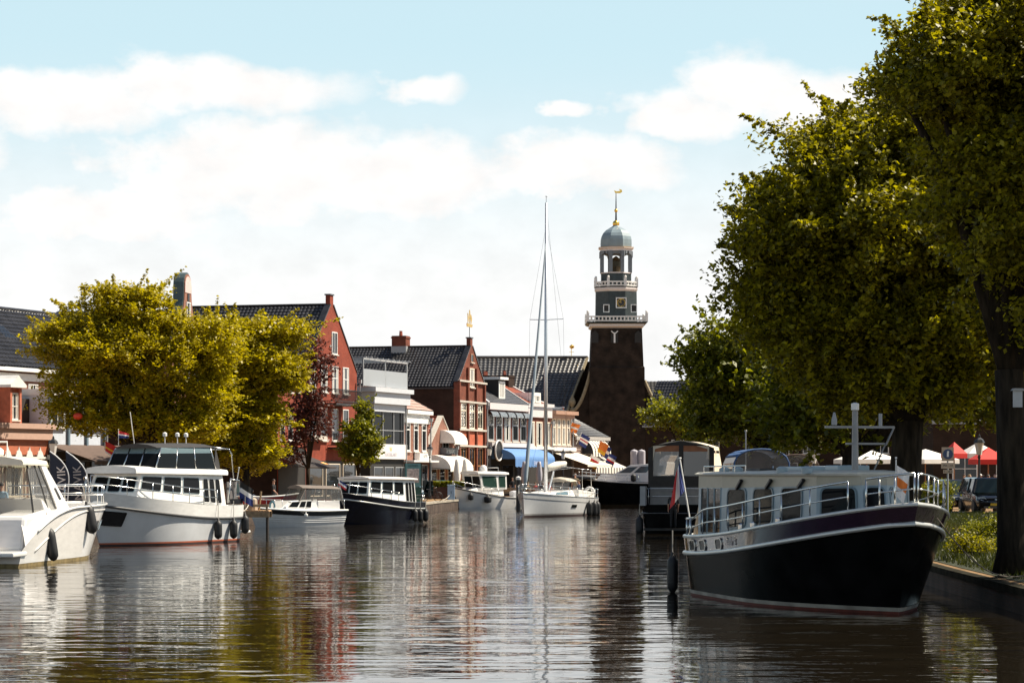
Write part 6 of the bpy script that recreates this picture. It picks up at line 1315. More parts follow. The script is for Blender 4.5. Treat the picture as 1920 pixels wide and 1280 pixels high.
BT=M('blue_canopy',(.035,.09,.22),.7,var=.1)
b9,h9=canopy_boat('canal cruiser with rounded blue canopy, between the cream canopied barge and black cruiser',1398,146,BT,BH,3.2,4.15)
b10,h10=canopy_boat('cruiser with dark brown rounded canopy and radar, right of the blue canopied one',1474,166,M('brown_canopy',(.09,.06,.05),.75),BH,2.9,4.0,-.05)
MB().tube([(-3.0,-.9,3.95),(-3.0,-.9,4.6),(-3.0,.3,4.6),(-3.0,.3,3.95)],.03).build('radar_arch',STEEL,b10)
t,top=flag('club_flag','pale grey flag standing out above the brown canopied cruiser on the right bank',W(b10,(-3.6,-1.2,3.4)),1.9,None,None,0,lean=(-.1,0),pr=.015)
cloth(t,lambda a,b:Vector((top.x+.05+.5*a-.2*b,.05*math.sin(a*8),top.z-.05-.65*b-.3*a)),[FWHITE,M('flag_grey',(.45,.43,.42),.8)],[0,.6,1])
# ================================================================ people
SKIN=M('skin',(.5,.27,.18),.6,var=.06); SHOE=M('shoe',(.03,.025,.02),.6)
CL={n:M('cloth_'+n,c,.85,var=.12) for n,c in dict(black=(.012,.012,.014),navy=(.02,.03,.07),denim=(.06,.09,.17),white=(.7,.69,.67),red=(.4,.03,.03),lightblue=(.35,.5,.66),khaki=(.24,.19,.11),grey=(.2,.2,.21),olive=(.07,.08,.04)).items()}
HAIR={n:M('hair_'+n,c,.6,var=.2) for n,c in dict(dark=(.015,.011,.009),brown=(.07,.04,.02),grey=(.4,.38,.36),fair=(.3,.2,.1)).items()}
POSE={}
def body(pose):
    """one continuous skin-grown figure, 1.75 m, facing -y; faces are dressed by the nearest bone"""
    if pose in POSE: return POSE[pose]
    J={'pel':(0,0,.95),'bel':(0,-.005,1.08),'che':(0,0,1.28),'nec':(0,.01,1.46),'hea0':(0,.0,1.55),'hea':(0,-.012,1.64),'top':(0,.0,1.72),'nos':(0,-.1,1.615),'chn':(0,-.065,1.545)}
    RA={'pel':(.15,.11),'bel':(.135,.1),'che':(.155,.11),'nec':(.055,.055),'hea0':(.062,.07),'hea':(.078,.095),'top':(.055,.065),'nos':(.014,.014),'chn':(.03,.03)}
    E=[('pel','bel',1),('bel','che',1),('che','nec',1),('nec','hea0',0),('hea0','hea',0),('hea','top',0),('hea','nos',0),('hea0','chn',0)]
    if pose=='sit':
        off=Vector((0,0,-.45)); J={k:tuple(Vector(v)+off) for k,v in J.items()}
    def leg(s,hip,kne,ank,toe):
        J.update({'hi'+s:hip,'kn'+s:kne,'an'+s:ank,'to'+s:toe}); RA.update({'hi'+s:(.095,.095),'kn'+s:(.06,.062),'an'+s:(.04,.045),'to'+s:(.04,.025)})
        E.extend([('pel','hi'+s,2),('hi'+s,'kn'+s,2),('kn'+s,'an'+s,2),('an'+s,'to'+s,3)])
    def arm(s,sg,sho,elb,wri,hd):
        J.update({'sh'+s:sho,'el'+s:elb,'wr'+s:wri}); RA.update({'sh'+s:(.062,.065),'el'+s:(.043,.043),'wr'+s:(.028,.026)})
        E.extend([('che','sh'+s,1),('sh'+s,'el'+s,1),('el'+s,'wr'+s,0)])
        h=Vector(hd).normalized(); w=Vector(wri); side=Vector((0,-1,0)) if abs(h.y)<.7 else Vector((sg,0,0)); k=w+h*.085; J['pa'+s]=tuple(k); RA['pa'+s]=(.03,.02); E.append(('wr'+s,'pa'+s,0))
        for i,(o,ln) in enumerate(((-.026,.055),(-.009,.07),(.009,.075),(.026,.066))):
            a='f%d'%i+s; J[a+'a']=tuple(k+h*ln*.5-side*o); J[a+'b']=tuple(k+h*ln*.9-side*o+Vector((-sg*.02,0,.0))); RA[a+'a']=RA[a+'b']=(.0085,.0085); E.extend([('pa'+s,a+'a',0),(a+'a',a+'b',0)])
        J['th'+s]=tuple(w+h*.06+side*.05); RA['th'+s]=(.01,.01); E.append(('wr'+s,'th'+s,0))
    z=-.45 if pose=='sit' else 0
    if pose=='stand':
        leg('L',(.09,0,.88),(.1,-.02,.48),(.11,.02,.08),(.12,-.14,.03)); leg('R',(-.09,0,.88),(-.1,-.02,.48),(-.11,.02,.08),(-.12,-.14,.03))
        arm('L',1,(.19,.0,1.4),(.24,.03,1.13),(.23,-.06,.88),(0,-.15,-1)); arm('R',-1,(-.19,.0,1.4),(-.24,.03,1.13),(-.23,-.06,.88),(0,-.15,-1))
    elif pose=='walk':
        leg('L',(.09,-.02,.88),(.1,-.2,.5),(.1,-.24,.09),(.1,-.4,.07)); leg('R',(-.09,.02,.88),(-.1,.05,.47),(-.1,.32,.14),(-.1,.22,.03))
        arm('L',1,(.19,.02,1.4),(.24,.17,1.15),(.23,.16,.9),(0,.1,-1)); arm('R',-1,(-.19,-.02,1.4),(-.24,-.1,1.14),(-.22,-.28,.98),(0,-.6,-.8))
    else:
        leg('L',(.09,-.02,.46),(.13,-.44,.5),(.13,-.42,.08),(.13,-.58,.03)); leg('R',(-.09,-.02,.46),(-.13,-.44,.5),(-.13,-.42,.08),(-.13,-.58,.03))
        arm('L',1,(.19,.0,.95),(.25,-.06,.7),(.17,-.3,.62),(-.2,-1,-.1)); arm('R',-1,(-.19,.0,.95),(-.25,-.06,.7),(-.17,-.3,.62),(.2,-1,-.1))
    names=list(J); me=bpy.data.meshes.new('person'); me.from_pydata([J[k] for k in names],[(names.index(a),names.index(b)) for a,b,_ in E],[])
    o=bpy.data.objects.new('tmp',me); COL.objects.link(o); sk=o.modifiers.new('s','SKIN')
    for i,k in enumerate(names): me.skin_vertices[0].data[i].radius=RA[k]; me.skin_vertices[0].data[i].use_root=(k=='pel')
    sk.branch_smoothing=.3; ss=o.modifiers.new('u','SUBSURF'); ss.levels=ss.render_levels=1
    dg=bpy.context.evaluated_depsgraph_get(); out=bpy.data.meshes.new_from_object(o.evaluated_get(dg)); bpy.data.objects.remove(o)
    segs=[(Vector(J[a]),Vector(J[b]),c) for a,b,c in E]; out.materials.clear()
    for m in (SKIN,CL['navy'],CL['denim'],SHOE): out.materials.append(m)
    for p in out.polygons:
        best=(9,0)
        for a,b,c in segs:
            d=b-a; u=max(0,min(1,(p.center-a).dot(d)/d.length_squared)); q=(p.center-a-d*u).length
            if q<best[0]: best=(q,c)
        p.material_index=best[1]; p.use_smooth=True
    out.name='person_body'; POSE[pose]=(out,z); return POSE[pose]
def hairm(z,kind):
    k=('hair',z,kind)
    if k not in POSE:
        m=MB(); c=Vector((0,.015,1.665+z))
        rings=[]
        for i in range(6):
            a=PI*.5*i/5*1.15; r=math.cos(a-.25 if i else 0)
            rings.append([c+Vector((.088*r*math.cos(2*PI*j/12),(.108 if math.sin(2*PI*j/12)>0 else .088)*r*math.sin(2*PI*j/12),-.03*(1 if math.sin(2*PI*j/12)>-.3 else -.6)*(1-i/5)+.085*math.sin(a))) for j in range(12)])
        m.loft(rings); POSE[k]=m.mesh('hair',HAIR['dark'],True)
    return POSE[k]
def person(label,loc,rz,pose,top,legs,hair='dark',group=None,cap=None,scale=1):
    me,z=body(pose); t=thing('person',label,'person',loc,rz,group); t.scale=(scale,)*3
    b=bpy.data.objects.new('body',me); COL.objects.link(b); b.parent=t
    for i,m in ((1,CL[top]),(2,CL[legs])): b.material_slots[i].link='OBJECT'; b.material_slots[i].material=m
    o=bpy.data.objects.new('hair',hairm(z,0)); COL.objects.link(o); o.parent=t; o.material_slots[0].link='OBJECT'; o.material_slots[0].material=HAIR[hair]
    if 'eye' not in POSE: POSE['eye']=MB().ball((0,0,0),.013,6,4).mesh('eye',BLACKP,True)
    for x in (-.032,.032): e=bpy.data.objects.new('eye',POSE['eye']); COL.objects.link(e); e.parent=t; e.location=(x,-.093,1.645+z)
    if cap: MB().lathe([(.1,1.69+z),(.098,1.735+z),(.06,1.77+z),(.01,1.78+z)],12,(0,.01,0)).prism([(-.07,1.69+z),(.07,1.69+z),(.07,1.705+z),(-.07,1.705+z)],-.19,-.08).build('cap',CL[cap],t)
    return t
def seat(label,loc,rz,col=TEAK,group=None):
    t=thing('chair',label,'chair',loc,rz,group); MB().box(-.22,.22,-.22,.22,.4,.44).build('seat',col,t); MB().box(-.22,.22,.2,.24,.5,.9).build('backrest',col,t)
    for x in (-.2,.2):
        for y in (-.2,.22): MB().box(x-.02,x+.02,y-.02,y+.02,0,.4 if y<0 else .9).build('leg',BLKMETAL,t)
    return t
# ================================================================ vehicles
TYRE=RUBBER; CARG=GLASS('car_glass',(.03,.05,.05),.93,.03); LAMPG=M('headlamp_glass',(.6,.62,.62),.08,var=.05,metal=.3)
def car(label,loc,rz,paint,L=4.1,Wd=1.75,Hh=1.5,group='parked cars',van=False):
    """x towards the front"""
    t=thing('parked_car',label,'car',loc,rz,group); w=Wd/2
    st=[(-L/2,.5,.95,.86),(-L/2+.12,.3,1.0,.95),(-L/2+.6,.22,1.0,1),(0,.2,.96,1),(L/2-1.25,.22,.93,1),(L/2-.5,.25,.8,.97),(L/2-.12,.3,.66,.9),(L/2,.42,.56,.82)]
    rings=[]
    for x,z0,z1,k in st:
        a=w*k; zm=(z0+z1)/2+.05; rings.append([(x,-a*.9,z0),(x,-a,zm),(x,-a*.93,z1-.02),(x,-a*.6,z1+.03),(x,a*.6,z1+.03),(x,a*.93,z1-.02),(x,a,zm),(x,a*.9,z0)])
    b=MB().loft(rings); b.build('body',paint,t,smooth_angle=50)
    xr0,xr1=-L/2+.45,(.55 if not van else .85); g=MB(); b0=[(-L/2+.12,-w*.9,.97),(L/2-1.15,-w*.9,.93),(L/2-1.15,w*.9,.93),(-L/2+.12,w*.9,.97)]; b1=[(xr0,-w*.72,Hh-.04),(xr1,-w*.7,Hh-.04),(xr1,w*.7,Hh-.04),(xr0,w*.72,Hh-.04)]
    g.loft([b0,b1]).build('windows',CARG,t)
    r=MB().loft([[(x*1.0,y*1.02,z) for x,y,z in b1],[(xr0+.08,-w*.64,Hh+.02),(xr1-.12,-w*.62,Hh+.02),(xr1-.12,w*.62,Hh+.02),(xr0+.08,w*.64,Hh+.02)]])
    for i in range(4): r.bar(b0[i],b1[i],.09)
    for s in (-1,1): r.bar((-.2,s*w*.91,.95),(-.25,s*w*.72,Hh-.03),.08)
    r.build('roof',paint,t)
    for s in (-1,1):
        for x in (-L/2+.75,L/2-.8):
            c=Matrix.Rotation(R(90),3,'X'); o=MB().lathe([(.2,-.1),(.29,-.1),(.315,-.06),(.315,.06),(.29,.1),(.2,.1)],18,(x,s*(w-.09),.315),c).build('wheel',TYRE,t); MB().lathe([(.02,-.095),(.2,-.085),(.2,.085),(.02,.095)],14,(x,s*(w-.09),.315),c).build('rim',STEEL,o)
        MB().loft([[(L/2-.3,s*w*.9,.7),(L/2-.08,s*w*.72,.56),(L/2-.02,s*w*.4,.52),(L/2-.2,s*w*.55,.72)],[(L/2-.28,s*w*.93,.72),(L/2-.04,s*w*.75,.6),(L/2+.02,s*w*.42,.56),(L/2-.16,s*w*.56,.76)]]).build('headlight',LAMPG,t)
        MB().ball((L/2-1.35,s*(w+.09),1.0),.1,8,6,.6,1,.7).build('mirror',paint,t,smooth=True)
    MB().box(L/2-.03,L/2+.02,-.26,.26,.36,.47).build('number_plate',YELL,t); MB().box(L/2-.06,L/2+.005,-.55,.55,.24,.34).build('grille',BLACKP,t); MB().ball((L/2-.02,0,.62),.06,8,6).build('badge',STEEL,t)
    return t
BIKE=None
def bicycle(label,loc,rz,group='bicycles on the left quay',tilt=0):
    global BIKE
    if BIKE is None:
        t=thing('bicycle',label,'bicycle',loc,rz,group)
        for x in (-.53,.53):
            o=MB().tube([(x+.34*math.cos(a*PI/12),0,.35+.34*math.sin(a*PI/12)) for a in range(24)],.022,6,True).build('wheel',RUBBER,t)
            m=MB()
            for a in range(8): m.bar((x,0,.35),(x+.33*math.cos(a*PI/4),0,.35+.33*math.sin(a*PI/4)),.006)
            m.build('spoke',STEEL,o)
        MB().tube([(-.53,0,.35),(-.12,0,.32),(-.2,0,.8)],.018).tube([(-.12,0,.32),(.38,0,.78)],.018).tube([(-.2,0,.75),(.36,0,.85)],.018).tube([(.53,0,.35),(.36,0,.95)],.018).build('frame',BLKMETAL,t)
        MB().tube([(.28,-.28,1.0),(.42,-.1,1.05),(.36,0,.97),(.42,.1,1.05),(.28,.28,1.0)],.015).build('handlebar',STEEL,t); MB().loft([[(-.34,-.09,.88),(-.34,.09,.88),(-.34,.07,.93),(-.34,-.07,.93)],[(-.06,-.03,.88),(-.06,.03,.88),(-.06,.02,.92),(-.06,-.02,.92)]]).build('saddle',BLKMETAL,t)
        BIKE=t
    else: t=dup(BIKE,loc,rz,label,group)
    t.rotation_euler=(R(tilt),0,rz); return t
# ================================================================ street furniture
def lamp_post(label,loc,h=4.2,group='lantern posts on the quays'):
    t=thing('street_lamp',label,'street lamp',loc,0,group)
    MB().lathe([(.14,0),(.14,.3),(.09,.5),(.06,.9),(.05,h-.9),(.08,h-.8),(.04,h-.7)],10).build('post',BLKMETAL,t)
    MB().lathe([(.12,h-.7),(.22,h-.15)],6).build('lantern_glass',M('frosted_lantern',(.62,.6,.56),.4,var=.04),t); MB().lathe([(.27,h-.15),(.2,h),(.06,h+.1),(.05,h+.2),(.01,h+.26)],6).build('lantern_cap',BLKMETAL,t); return t
def parasol_closed(label,loc,mat,h=3.0,group='closed parasols on the left quay'):
    t=thing('closed_parasol',label,'parasol',loc,rnd.random(),group); MB().tube([(0,0,0),(0,0,h)],.03).lathe([(.3,0),(.3,.06),(.05,.1)],12).build('pole',M('pole_grey',(.3,.3,.3),.5),t)
    rings=[]
    for i in range(9):
        u=i/8; r=(.05+.27*math.sin(min(1,u*1.5)*PI/2)*(1-.75*max(0,(u-.25)/.75)))
        rings.append([(r*(1+.25*(j%2))*math.cos(2*PI*j/16),r*(1+.25*(j%2))*math.sin(2*PI*j/16),h*.28+h*.74*u) for j in range(16)])
    MB().loft(rings).build('folded_canopy',mat,t,smooth=True); return t
def parasol(label,loc,mat,r=1.9,h=2.6,group=None,rz=.4):
    t=thing('parasol',label,'parasol',loc,rz,group); MB().tube([(0,0,0),(0,0,h+.45)],.035).build('pole',TEAK,t)
    P=[(r*math.cos(PI/2*k+PI/4),r*math.sin(PI/2*k+PI/4),h) for k in range(4)]; m=MB()
    for k in range(4):
        a,b=Vector(P[k]),Vector(P[(k+1)%4]); m.add([a,b,(0,0,h+.62)],[(0,1,2)]); m.quad(a-Vector((0,0,.25)),b-Vector((0,0,.25)),b,a)
    m.build('canopy',mat,t); return t
LIL=M('lilac_grey_canvas',(.42,.4,.44),.8,var=.08)
g=lambda px,Y,z=GZ:(gx(px,Y),Y,z)
# left quay, near to far
lamp_post('lantern post beside the pink shop, behind the two navy feather flags',g(100,132),gz(826,132)-GZ)
lamp_post('lantern post before the little pink gable house with barrel awnings',g(806,206),gz(838,206)-GZ)
lamp_post('lantern post in front of the round dark sign on the dormer house',g(918,221),gz(838,221)-GZ)
lamp_post('tall lantern post in front of the brown timber house near the mast',g(1056,238),gz(846,238)-GZ)
for px,Y,lab,tx,tilt in ((112,118,'navy feather flag with white letters beside the cruiser, left one of two','MAVIK',-.06),(142,119,'navy feather flag with pale letters, right one of two by the cruiser','MAVIK',.04)):
    t=thing('feather_flag',lab,'flag',g(px,Y),0,'navy feather flags on the quay'); Hf=gz(845,Y)-GZ
    bend=[]
    for i in range(15):
        u=i/14; bend.append((.95-.95*max(0,(u-.55)/.45)**2.2+tilt*8*(0.55-u)*0+(-1.05*tilt*10)*(u-1)*.3, Hf*min(1,u*1.0)-.12*max(0,(u-.8))))
    bend=[(x-.45,z) for x,z in bend]
    MB().tube([(x,0,z) for x,z in bend],.03).build('pole',M('pale_pole',(.5,.52,.55),.5),t); 
    left=[(bend[-1][0]-.02,bend[-1][1]-.05)]+[(bend[-1][0]-.0+ (.25 if k>6 else .0)*(k-6)/6,Hf*(1-.07*k)-.15) for k in range(1,13)]
    m=MB().prism([(x-.03,z) for x,z in bend[2:]]+left,-.012,.012); m.build('banner',M('navy_banner',(.014,.022,.045),.7),t)
    o=text(tx,.55,FWHITE if px==112 else M('flag_grey',(.45,.43,.42),.8),'lettering'); o.parent=t; o.location=(.12,-.02,Hf*.52); o.rotation_euler=(R(90),R(-90-4),0)
# red and yellow flag on the blue white shop, red lantern in the tree, red kite
def banner(label,loc,mats,cuts,w,hh,rz=0,pole=None,wave=.08,out=(0,-1.2,.9)):
    t=thing('wall_flag',label,'flag',loc,rz,'flags along the left quay'); top=Vector(out); MB().tube([(0,0,0),top],.025).build('staff',WHITE,t)
    cloth(t,lambda a,b:top*(1-.55*b)+Vector((w*a*(1-.2*b),wave*math.sin(a*7+b*3),-.05-hh*a*.35-hh*b*.35)),mats,cuts); return t
banner('red and yellow flag blowing from the corner of the blue white shop',g(196,141,gz(842,141)),[RED,YELL,RED,FWHITE],[0,.45,.6,.85,1],.7,1.0,out=(.1,-.3,.5))
t=thing('lantern_globe','small red hanging globe under the yellow locust tree','ornament',g(146,138,gz(780,138)),0); MB().ball((0,0,0),.24,12,8,1.1,1,.8).build('globe',M('red_globe',(.6,.05,.02),.5),t,smooth=True); MB().tube([(0,0,.18),(.3,.5,1.6)],.01).build('cord',BLKMETAL,t)
for px,Y,py,lab,mats,cuts in ((1066,252,812,'small orange flag on the brown timber house',[ORNG,FWHITE,ORNG],[0,.4,.6,1]),(1084,251,832,'blue and white striped flag slanting from the weatherboarded house',[FBLUE,FWHITE,RED,FWHITE,FBLUE],[0,.3,.45,.55,.7,1]),(1103,250,872,'red white and yellow flag hanging before the cream awning',[FWHITE,RED,YELL],[0,.3,.5,1]),(1124,252,852,'blue and white flag before the striped awnings, left of its neighbour',[FBLUE,FWHITE,FBLUE],[0,.35,.6,1]),(1134,253,868,'blue flag with white and red pattern at the end of the striped awning',[FBLUE,FWHITE,RED,FBLUE],[0,.3,.5,.65,1]),(1119,251,846,'small orange flag above the striped awning',[ORNG,YELL],[0,.7,1])):
    banner(lab,(gx(px,Y)-.2,Y,gz(py,Y)),mats,cuts,.85,1.3 if px!=1066 else .7,rz=.1,out=(.5,-.5,1.1))
# jetty between the white cruiser and the cabin boat
t=thing('jetty','short weathered wooden jetty with handrail between flybridge cruiser and cabin boat','jetty',(-12.9,123,0),0)
m=MB()
for i in range(26): m.box(-5.2+i*.25,-4.97+i*.25,-.7,.7,.98,1.04)
m.build('decking',M('sunlit_planks',(.46,.29,.16),.8,var=.3,scale=3),t); MB().box(-5.2,1.3,-.72,-.64,.7,.975).box(-5.2,1.3,.64,.72,.7,.975).build('beam',WOOD,t)
for x in (-3,-.9,1.2): MB().lathe([(.07,-1.2),(.07,1.19),(.02,1.2)],10,(x,-.6,-.3)).build('pile',M('shaded_pile_wood',(.035,.026,.018),.7,var=.3),t); MB().lathe([(.05,1.04),(.05,1.21)],8,(x,-.8,0)).build('rail_post',WOOD,t)  # darkness beneath the deck is put into the pile colour
MB().box(-3.1,1.3,-.86,-.74,1.2,1.33).build('handrail',M('sunlit_planks',(.46,.29,.16),.8,var=.3,scale=3),t)
t=thing('mooring_post','stout pale mooring post with a lower stake on the jetty end beside the cabin boat','mooring post',(gx(474,122.7),122.7,1.04),0); MB().lathe([(.26,0),(.24,.5),(.18,.58),(.02,.6)],12).build('post',M('pale_timber',(.42,.34,.26),.8,var=.3,streak=4),t); MB().tube([(.3,0,0),(.4,0,.9)],.05).build('stake',WOOD,t)
for px,Y,lab in ((1189,252,'thick lilac grey mooring post before the church, left of two'),(1203,252,'thick lilac grey mooring post before the church, right of two')):
    t=thing('mooring_post',lab,'mooring post',(gx(px,Y),Y,-.5),0,'lilac mooring posts'); MB().lathe([(.4,0),(.36,gz(846,Y)+.5),(.3,gz(845,Y)+.55),(.02,gz(844,Y)+.6)],12).build('post',LIL,t); MB().lathe([(.42,2.0),(.42,2.3)],12).build('band',WHITE,t)
t=thing('mooring_post','black mooring post with white cap at the quay left of the sailing yacht','mooring post',(gx(972,206),206,-.8),0); MB().lathe([(.2,0),(.18,gz(896,206)+.8),(.02,gz(895,206)+.82)],12).build('post',BLKMETAL,t); MB().lathe([(.21,gz(899,206)+.8),(.21,gz(895,206)+.83),(.02,gz(894,206)+.88)],12).build('cap',WHITE,t)
# information panel
t=thing('information_panel','dark green information panel with pale map poster standing on the sunlit quay','sign',g(778,186),R(8)); k=186/F; Hh=gz(868,186)-GZ
MB().box(-.78,-.7,-.05,.05,0,Hh).build('post',M('panel_green_dark',(.012,.05,.045),.5),t); MB().box(.42,.5,-.05,.05,0,Hh).build('post',M('panel_green_dark',(.012,.05,.045),.5),t)
MB().box(-.7,.42,-.04,.04,.0,Hh*.38).build('base_cabinet',M('panel_green',(.02,.09,.075),.5),t); p=MB().box(-.7,.42,-.035,.03,Hh*.4,Hh).build('poster',M('teal_frame',(.12,.3,.32),.4),t)
MB().box(-.58,.3,-.045,-.037,Hh*.5,Hh*.86).build('map',M('map_print',(.55,.52,.5),.5,var=.5,scale=5),p); sign_text('LEMMER',.2,M('dark_teal_print',(.02,.08,.09),.5),p,(-.14,-.045,Hh*.93),(R(90),0,0))
# hedge in its trough, white litter bin, benches
rs=np.random.RandomState(77)
t=thing('hedge_trough','clipped hedge in a long brown trough between parked car and pilothouse boat','planter',g(848,208),R(12)); MB().box(-1.5,1.9,-.4,.4,0,1.0).build('trough',M('brown_trough',(.06,.025,.018),.7),t,bevel=.02)
P=np.stack([rs.uniform(-1.5,1.9,5000),rs.uniform(-.4,.4,5000),rs.uniform(.95,1.45,5000)],1); o=bpy.data.objects.new('foliage',leaf_mesh('foliage',P,.13,LS,rs,.4)); COL.objects.link(o); o.parent=t
t=thing('utility_box','pale blue utility box beside the hedge trough on the quay','box',g(846,199),0); MB().box(-.28,.28,-.2,.2,.05,1.15).box(-.32,.32,-.24,.24,1.15,1.2).build('cabinet',M('pale_blue_box',(.32,.45,.6),.4),t,bevel=.02); MB().box(-.02,.02,-.22,-.2,.5,.7).build('handle',BLKMETAL,t)
def bench(label,loc,rz=0):
    t=thing('bench',label,'bench',loc,rz,'slatted benches on the left quay')
    m=MB(); [m.box(-.8,.8,-.25+.13*i,-.15+.13*i,.42,.46) for i in range(4)]; m.build('seat',WOOD,t); m=MB(); [m.box(-.8,.8,.3,.34,.55+.13*i,.65+.13*i) for i in range(3)]; m.build('backrest',WOOD,t)
    for x in (-.7,.7): MB().box(x-.03,x+.03,-.22,.3,0,.42).build('leg',BLKMETAL,t)
    return t
bench('grey slatted bench on the quay behind the pilothouse boat',g(952,212),R(15)); bench('slatted bench on the quay by the closed grey parasol',g(1000,222),R(15))
for px,Y,m_,lab in ((857,211,CANV,'closed white parasol before the lower barrel awning, left of two'),(872,212,CANV,'closed white parasol before the lower barrel awning, right of two'),(983,223,LIL,'closed lilac grey parasol before the blue awning'),(1011,226,LIL,'closed grey parasol just behind the furled jib')): parasol_closed(lab,g(px,Y),m_,gz(866 if px>900 else 862,Y)-GZ)
bicycle('dark bicycle leaning by the green information panel',g(808,190),R(10)); 
for px,Y,lab in ((988,207,'bicycle in the cluster by the black mooring post, nearest the yacht bow'),(999,210,'bicycle in the middle of the cluster left of the yacht'),(1010,213,'bicycle at the back of the cluster left of the yacht'),(980,214,'bicycle propped by the grey bench left of the yacht')): bicycle(lab,g(px,Y),rnd.uniform(0,3),tilt=8)
# cars on the left quay
CP={n:M('car_'+n,c,.2,var=.02,coat=.7) for n,c in dict(teal=(.02,.06,.07),black=(.008,.008,.01),blue=(.12,.22,.3),maroon=(.16,.015,.015),silver=(.4,.42,.44)).items()}
car('dark teal car parked by the hedge trough right of the green panel',g(824,212),R(-62),CP['teal'])
car('black car parked left of the green panel, behind the navy cruiser',g(742,196),R(-72),CP['black']); car('pale blue car parked between black car and green panel',g(764,206),R(-70),CP['blue'])
car('dark car half hidden under the locust tree beside the flybridge cruiser stern',g(436,152),R(-60),CP['black'])
t=thing('rowing_boat','upturned small red boat lying on the quay behind the cabin boat','boat',g(505,141),R(10)); h=Hull(3.2,1.1,(.45,.42,.6),draft=0,rake=.3,tm=.45,p=2,q=.8); h.band(MB(),0,1,nu=20,nv=5).build('hull',M('red_boat',(.4,.035,.03),.4),t,smooth_angle=40); MB().tube(h.line(1,off=.01),.04,6,True).build('gunwale',WHITE,t); t.location.z=GZ+.35; MB().box(-1.1,1.1,-.3,.3,-.35,.02).build('trestle',WOOD,t)
# terrace people and furniture, left quay
person('person in black walking on the quay behind the small cabin boat',g(513,142),R(70),'walk','black','black')
person('person with a white cap standing behind the navy cruiser wheelhouse',g(641,160),R(-20),'stand','grey','navy',cap='white')
person('person in dark jacket standing before the blue awning shop',g(961,216),R(20),'stand','black','denim','brown')
person('person in white shirt walking past the black parked car',g(768,201),R(60),'walk','white','denim','fair')
for i,(px,Y,tp,lab) in enumerate(((1004,229,'red','person in red sitting on the terrace behind the furled jib'),(1018,231,'grey','person in grey sitting on the terrace right of the mast'),(1012,234,'navy','person in navy sitting at the back of the terrace by the mast'),(990,228,'khaki','person in khaki sitting beside the closed lilac parasol'))):
    rz=R(40+60*i); seat('wooden terrace chair occupied by the '+lab.split(' sitting')[0],g(px,Y),rz,group='terrace chairs'); person(lab,g(px,Y),rz,'sit',tp,'denim',('brown','grey','dark','fair')[i],'terrace guests')
# people on boats
a=b1.rotation_euler[2]; person('person with dark hair in light blue shirt at the helm of the white sports cruiser',W(b1,(-1.9,.35,.95)),a+R(90),'stand','lightblue','khaki',scale=.88)
person('person in dark clothes standing on the stern platform of the dark barge',tuple(Vector(W(b8,(-6.05,.15,.26)))),R(185),'stand','black','black',scale=1.0)
a=b6.rotation_euler[2]
for x,y,tp,lab in ((-4.9,.3,'khaki','person in khaki steering the white sailing yacht'),(-3.2,1.05,'navy','person in navy seated on the port side of the yacht cockpit'),(-3.0,-1.0,'red','person in red seated on the far side of the yacht cockpit')):
    person(lab,W(b6,(x,y,1.05 if x<-4 else 1.1)),a+R(90 if x<-4 else (0 if y>0 else 180)),'stand' if x<-4 else 'sit',tp,'grey','grey' if x<-4 else 'brown')
for b_,y,tp,lab in ((b9,-.6,'navy','person in navy under the blue canopy, left of two'),(b9,.6,'black','person in black under the blue canopy, right of two')): person(lab,W(b_,(-2.2,y,1.25)),b_.rotation_euler[2]-R(90),'stand',tp,'navy',scale=.97)
# ================================================================ right bank: houses, terrace, cars, signs
def dark_house(name,label,A,B,e,r,dormers=(),wins=(),roofm=None,wall=DRKB):
    A=Vector(A);B=Vector(B); d=B-A; W_=d.length; t=thing(name,label,'building',(A.x,A.y,1.0),math.atan2(d.y,d.x))
    MB().box(0,W_,0,9,0,e).build('wall',wall,t); m=MB(); tile_roof(m,(-.2,-.3,e),(W_+.2,-.3,e),(-.2,4.5,r),(W_+.2,4.5,r),.35,.45,.05); m.build('roof',roofm or TILEM,t); MB().quad((-.2,9.3,e),(W_+.2,9.3,e),(W_+.2,4.5,r),(-.2,4.5,r)).build('rear_roof',TILEM,t)
    MB().box(-.2,W_+.2,-.5,-.33,e-.15,e+.05).build('gutter',WHITE if wall is not DRKB else GREYP,t)
    for x,z,w_,hh in wins: win(t,x,z,w_,hh,2,2)
    for x in dormers:
        o=MB().box(x,x+1.7,.2,3.2,e+.25,e+2.1).build('dormer',WHITE,t); win(o,x+.25,e+.45,1.2,1.5,2,2,y=.2,sill=False); MB().prism([(x-.2,e+2.1),(x+1.9,e+2.1),(x+.85,e+2.75)],.05,3.4).build('pediment',WHITE,o)
    return t
dark_house('dark_house','long dark brick house with white dormer behind the red parasols on the right',(26.0,158),(42,160),5.0,9.5,(1.9,),((1.2,1,1.6,2.2),(4,1,1.6,2.2),(7,1,1.6,2.2)))
dark_house('dark_house','dark house with pale sash windows behind the white parasol and cruiser mast',(18.3,205),(31,202),6.2,11,(),((2,3.4,1.3,1.9),(5,3.4,1.3,1.9),(8,3.4,1.3,1.9),(10.5,3.4,1.3,1.9),(3,.6,1.6,2.1),(8,.6,1.6,2.1)))
dark_house('dark_house','dark brick house closing the right bank between church and far trees',(14.5,278),(34,270),7,12,(),((3,3.5,1.4,2),(7,3.5,1.4,2),(11,3.5,1.4,2)))
dark_house('dark_house','dark brick house at the right edge behind the near tree trunk',(40,150),(62,150),6,11,(3,),((2,1,1.6,2.2),))
gr=lambda px,Y:(gx(px,Y),Y,1.0)
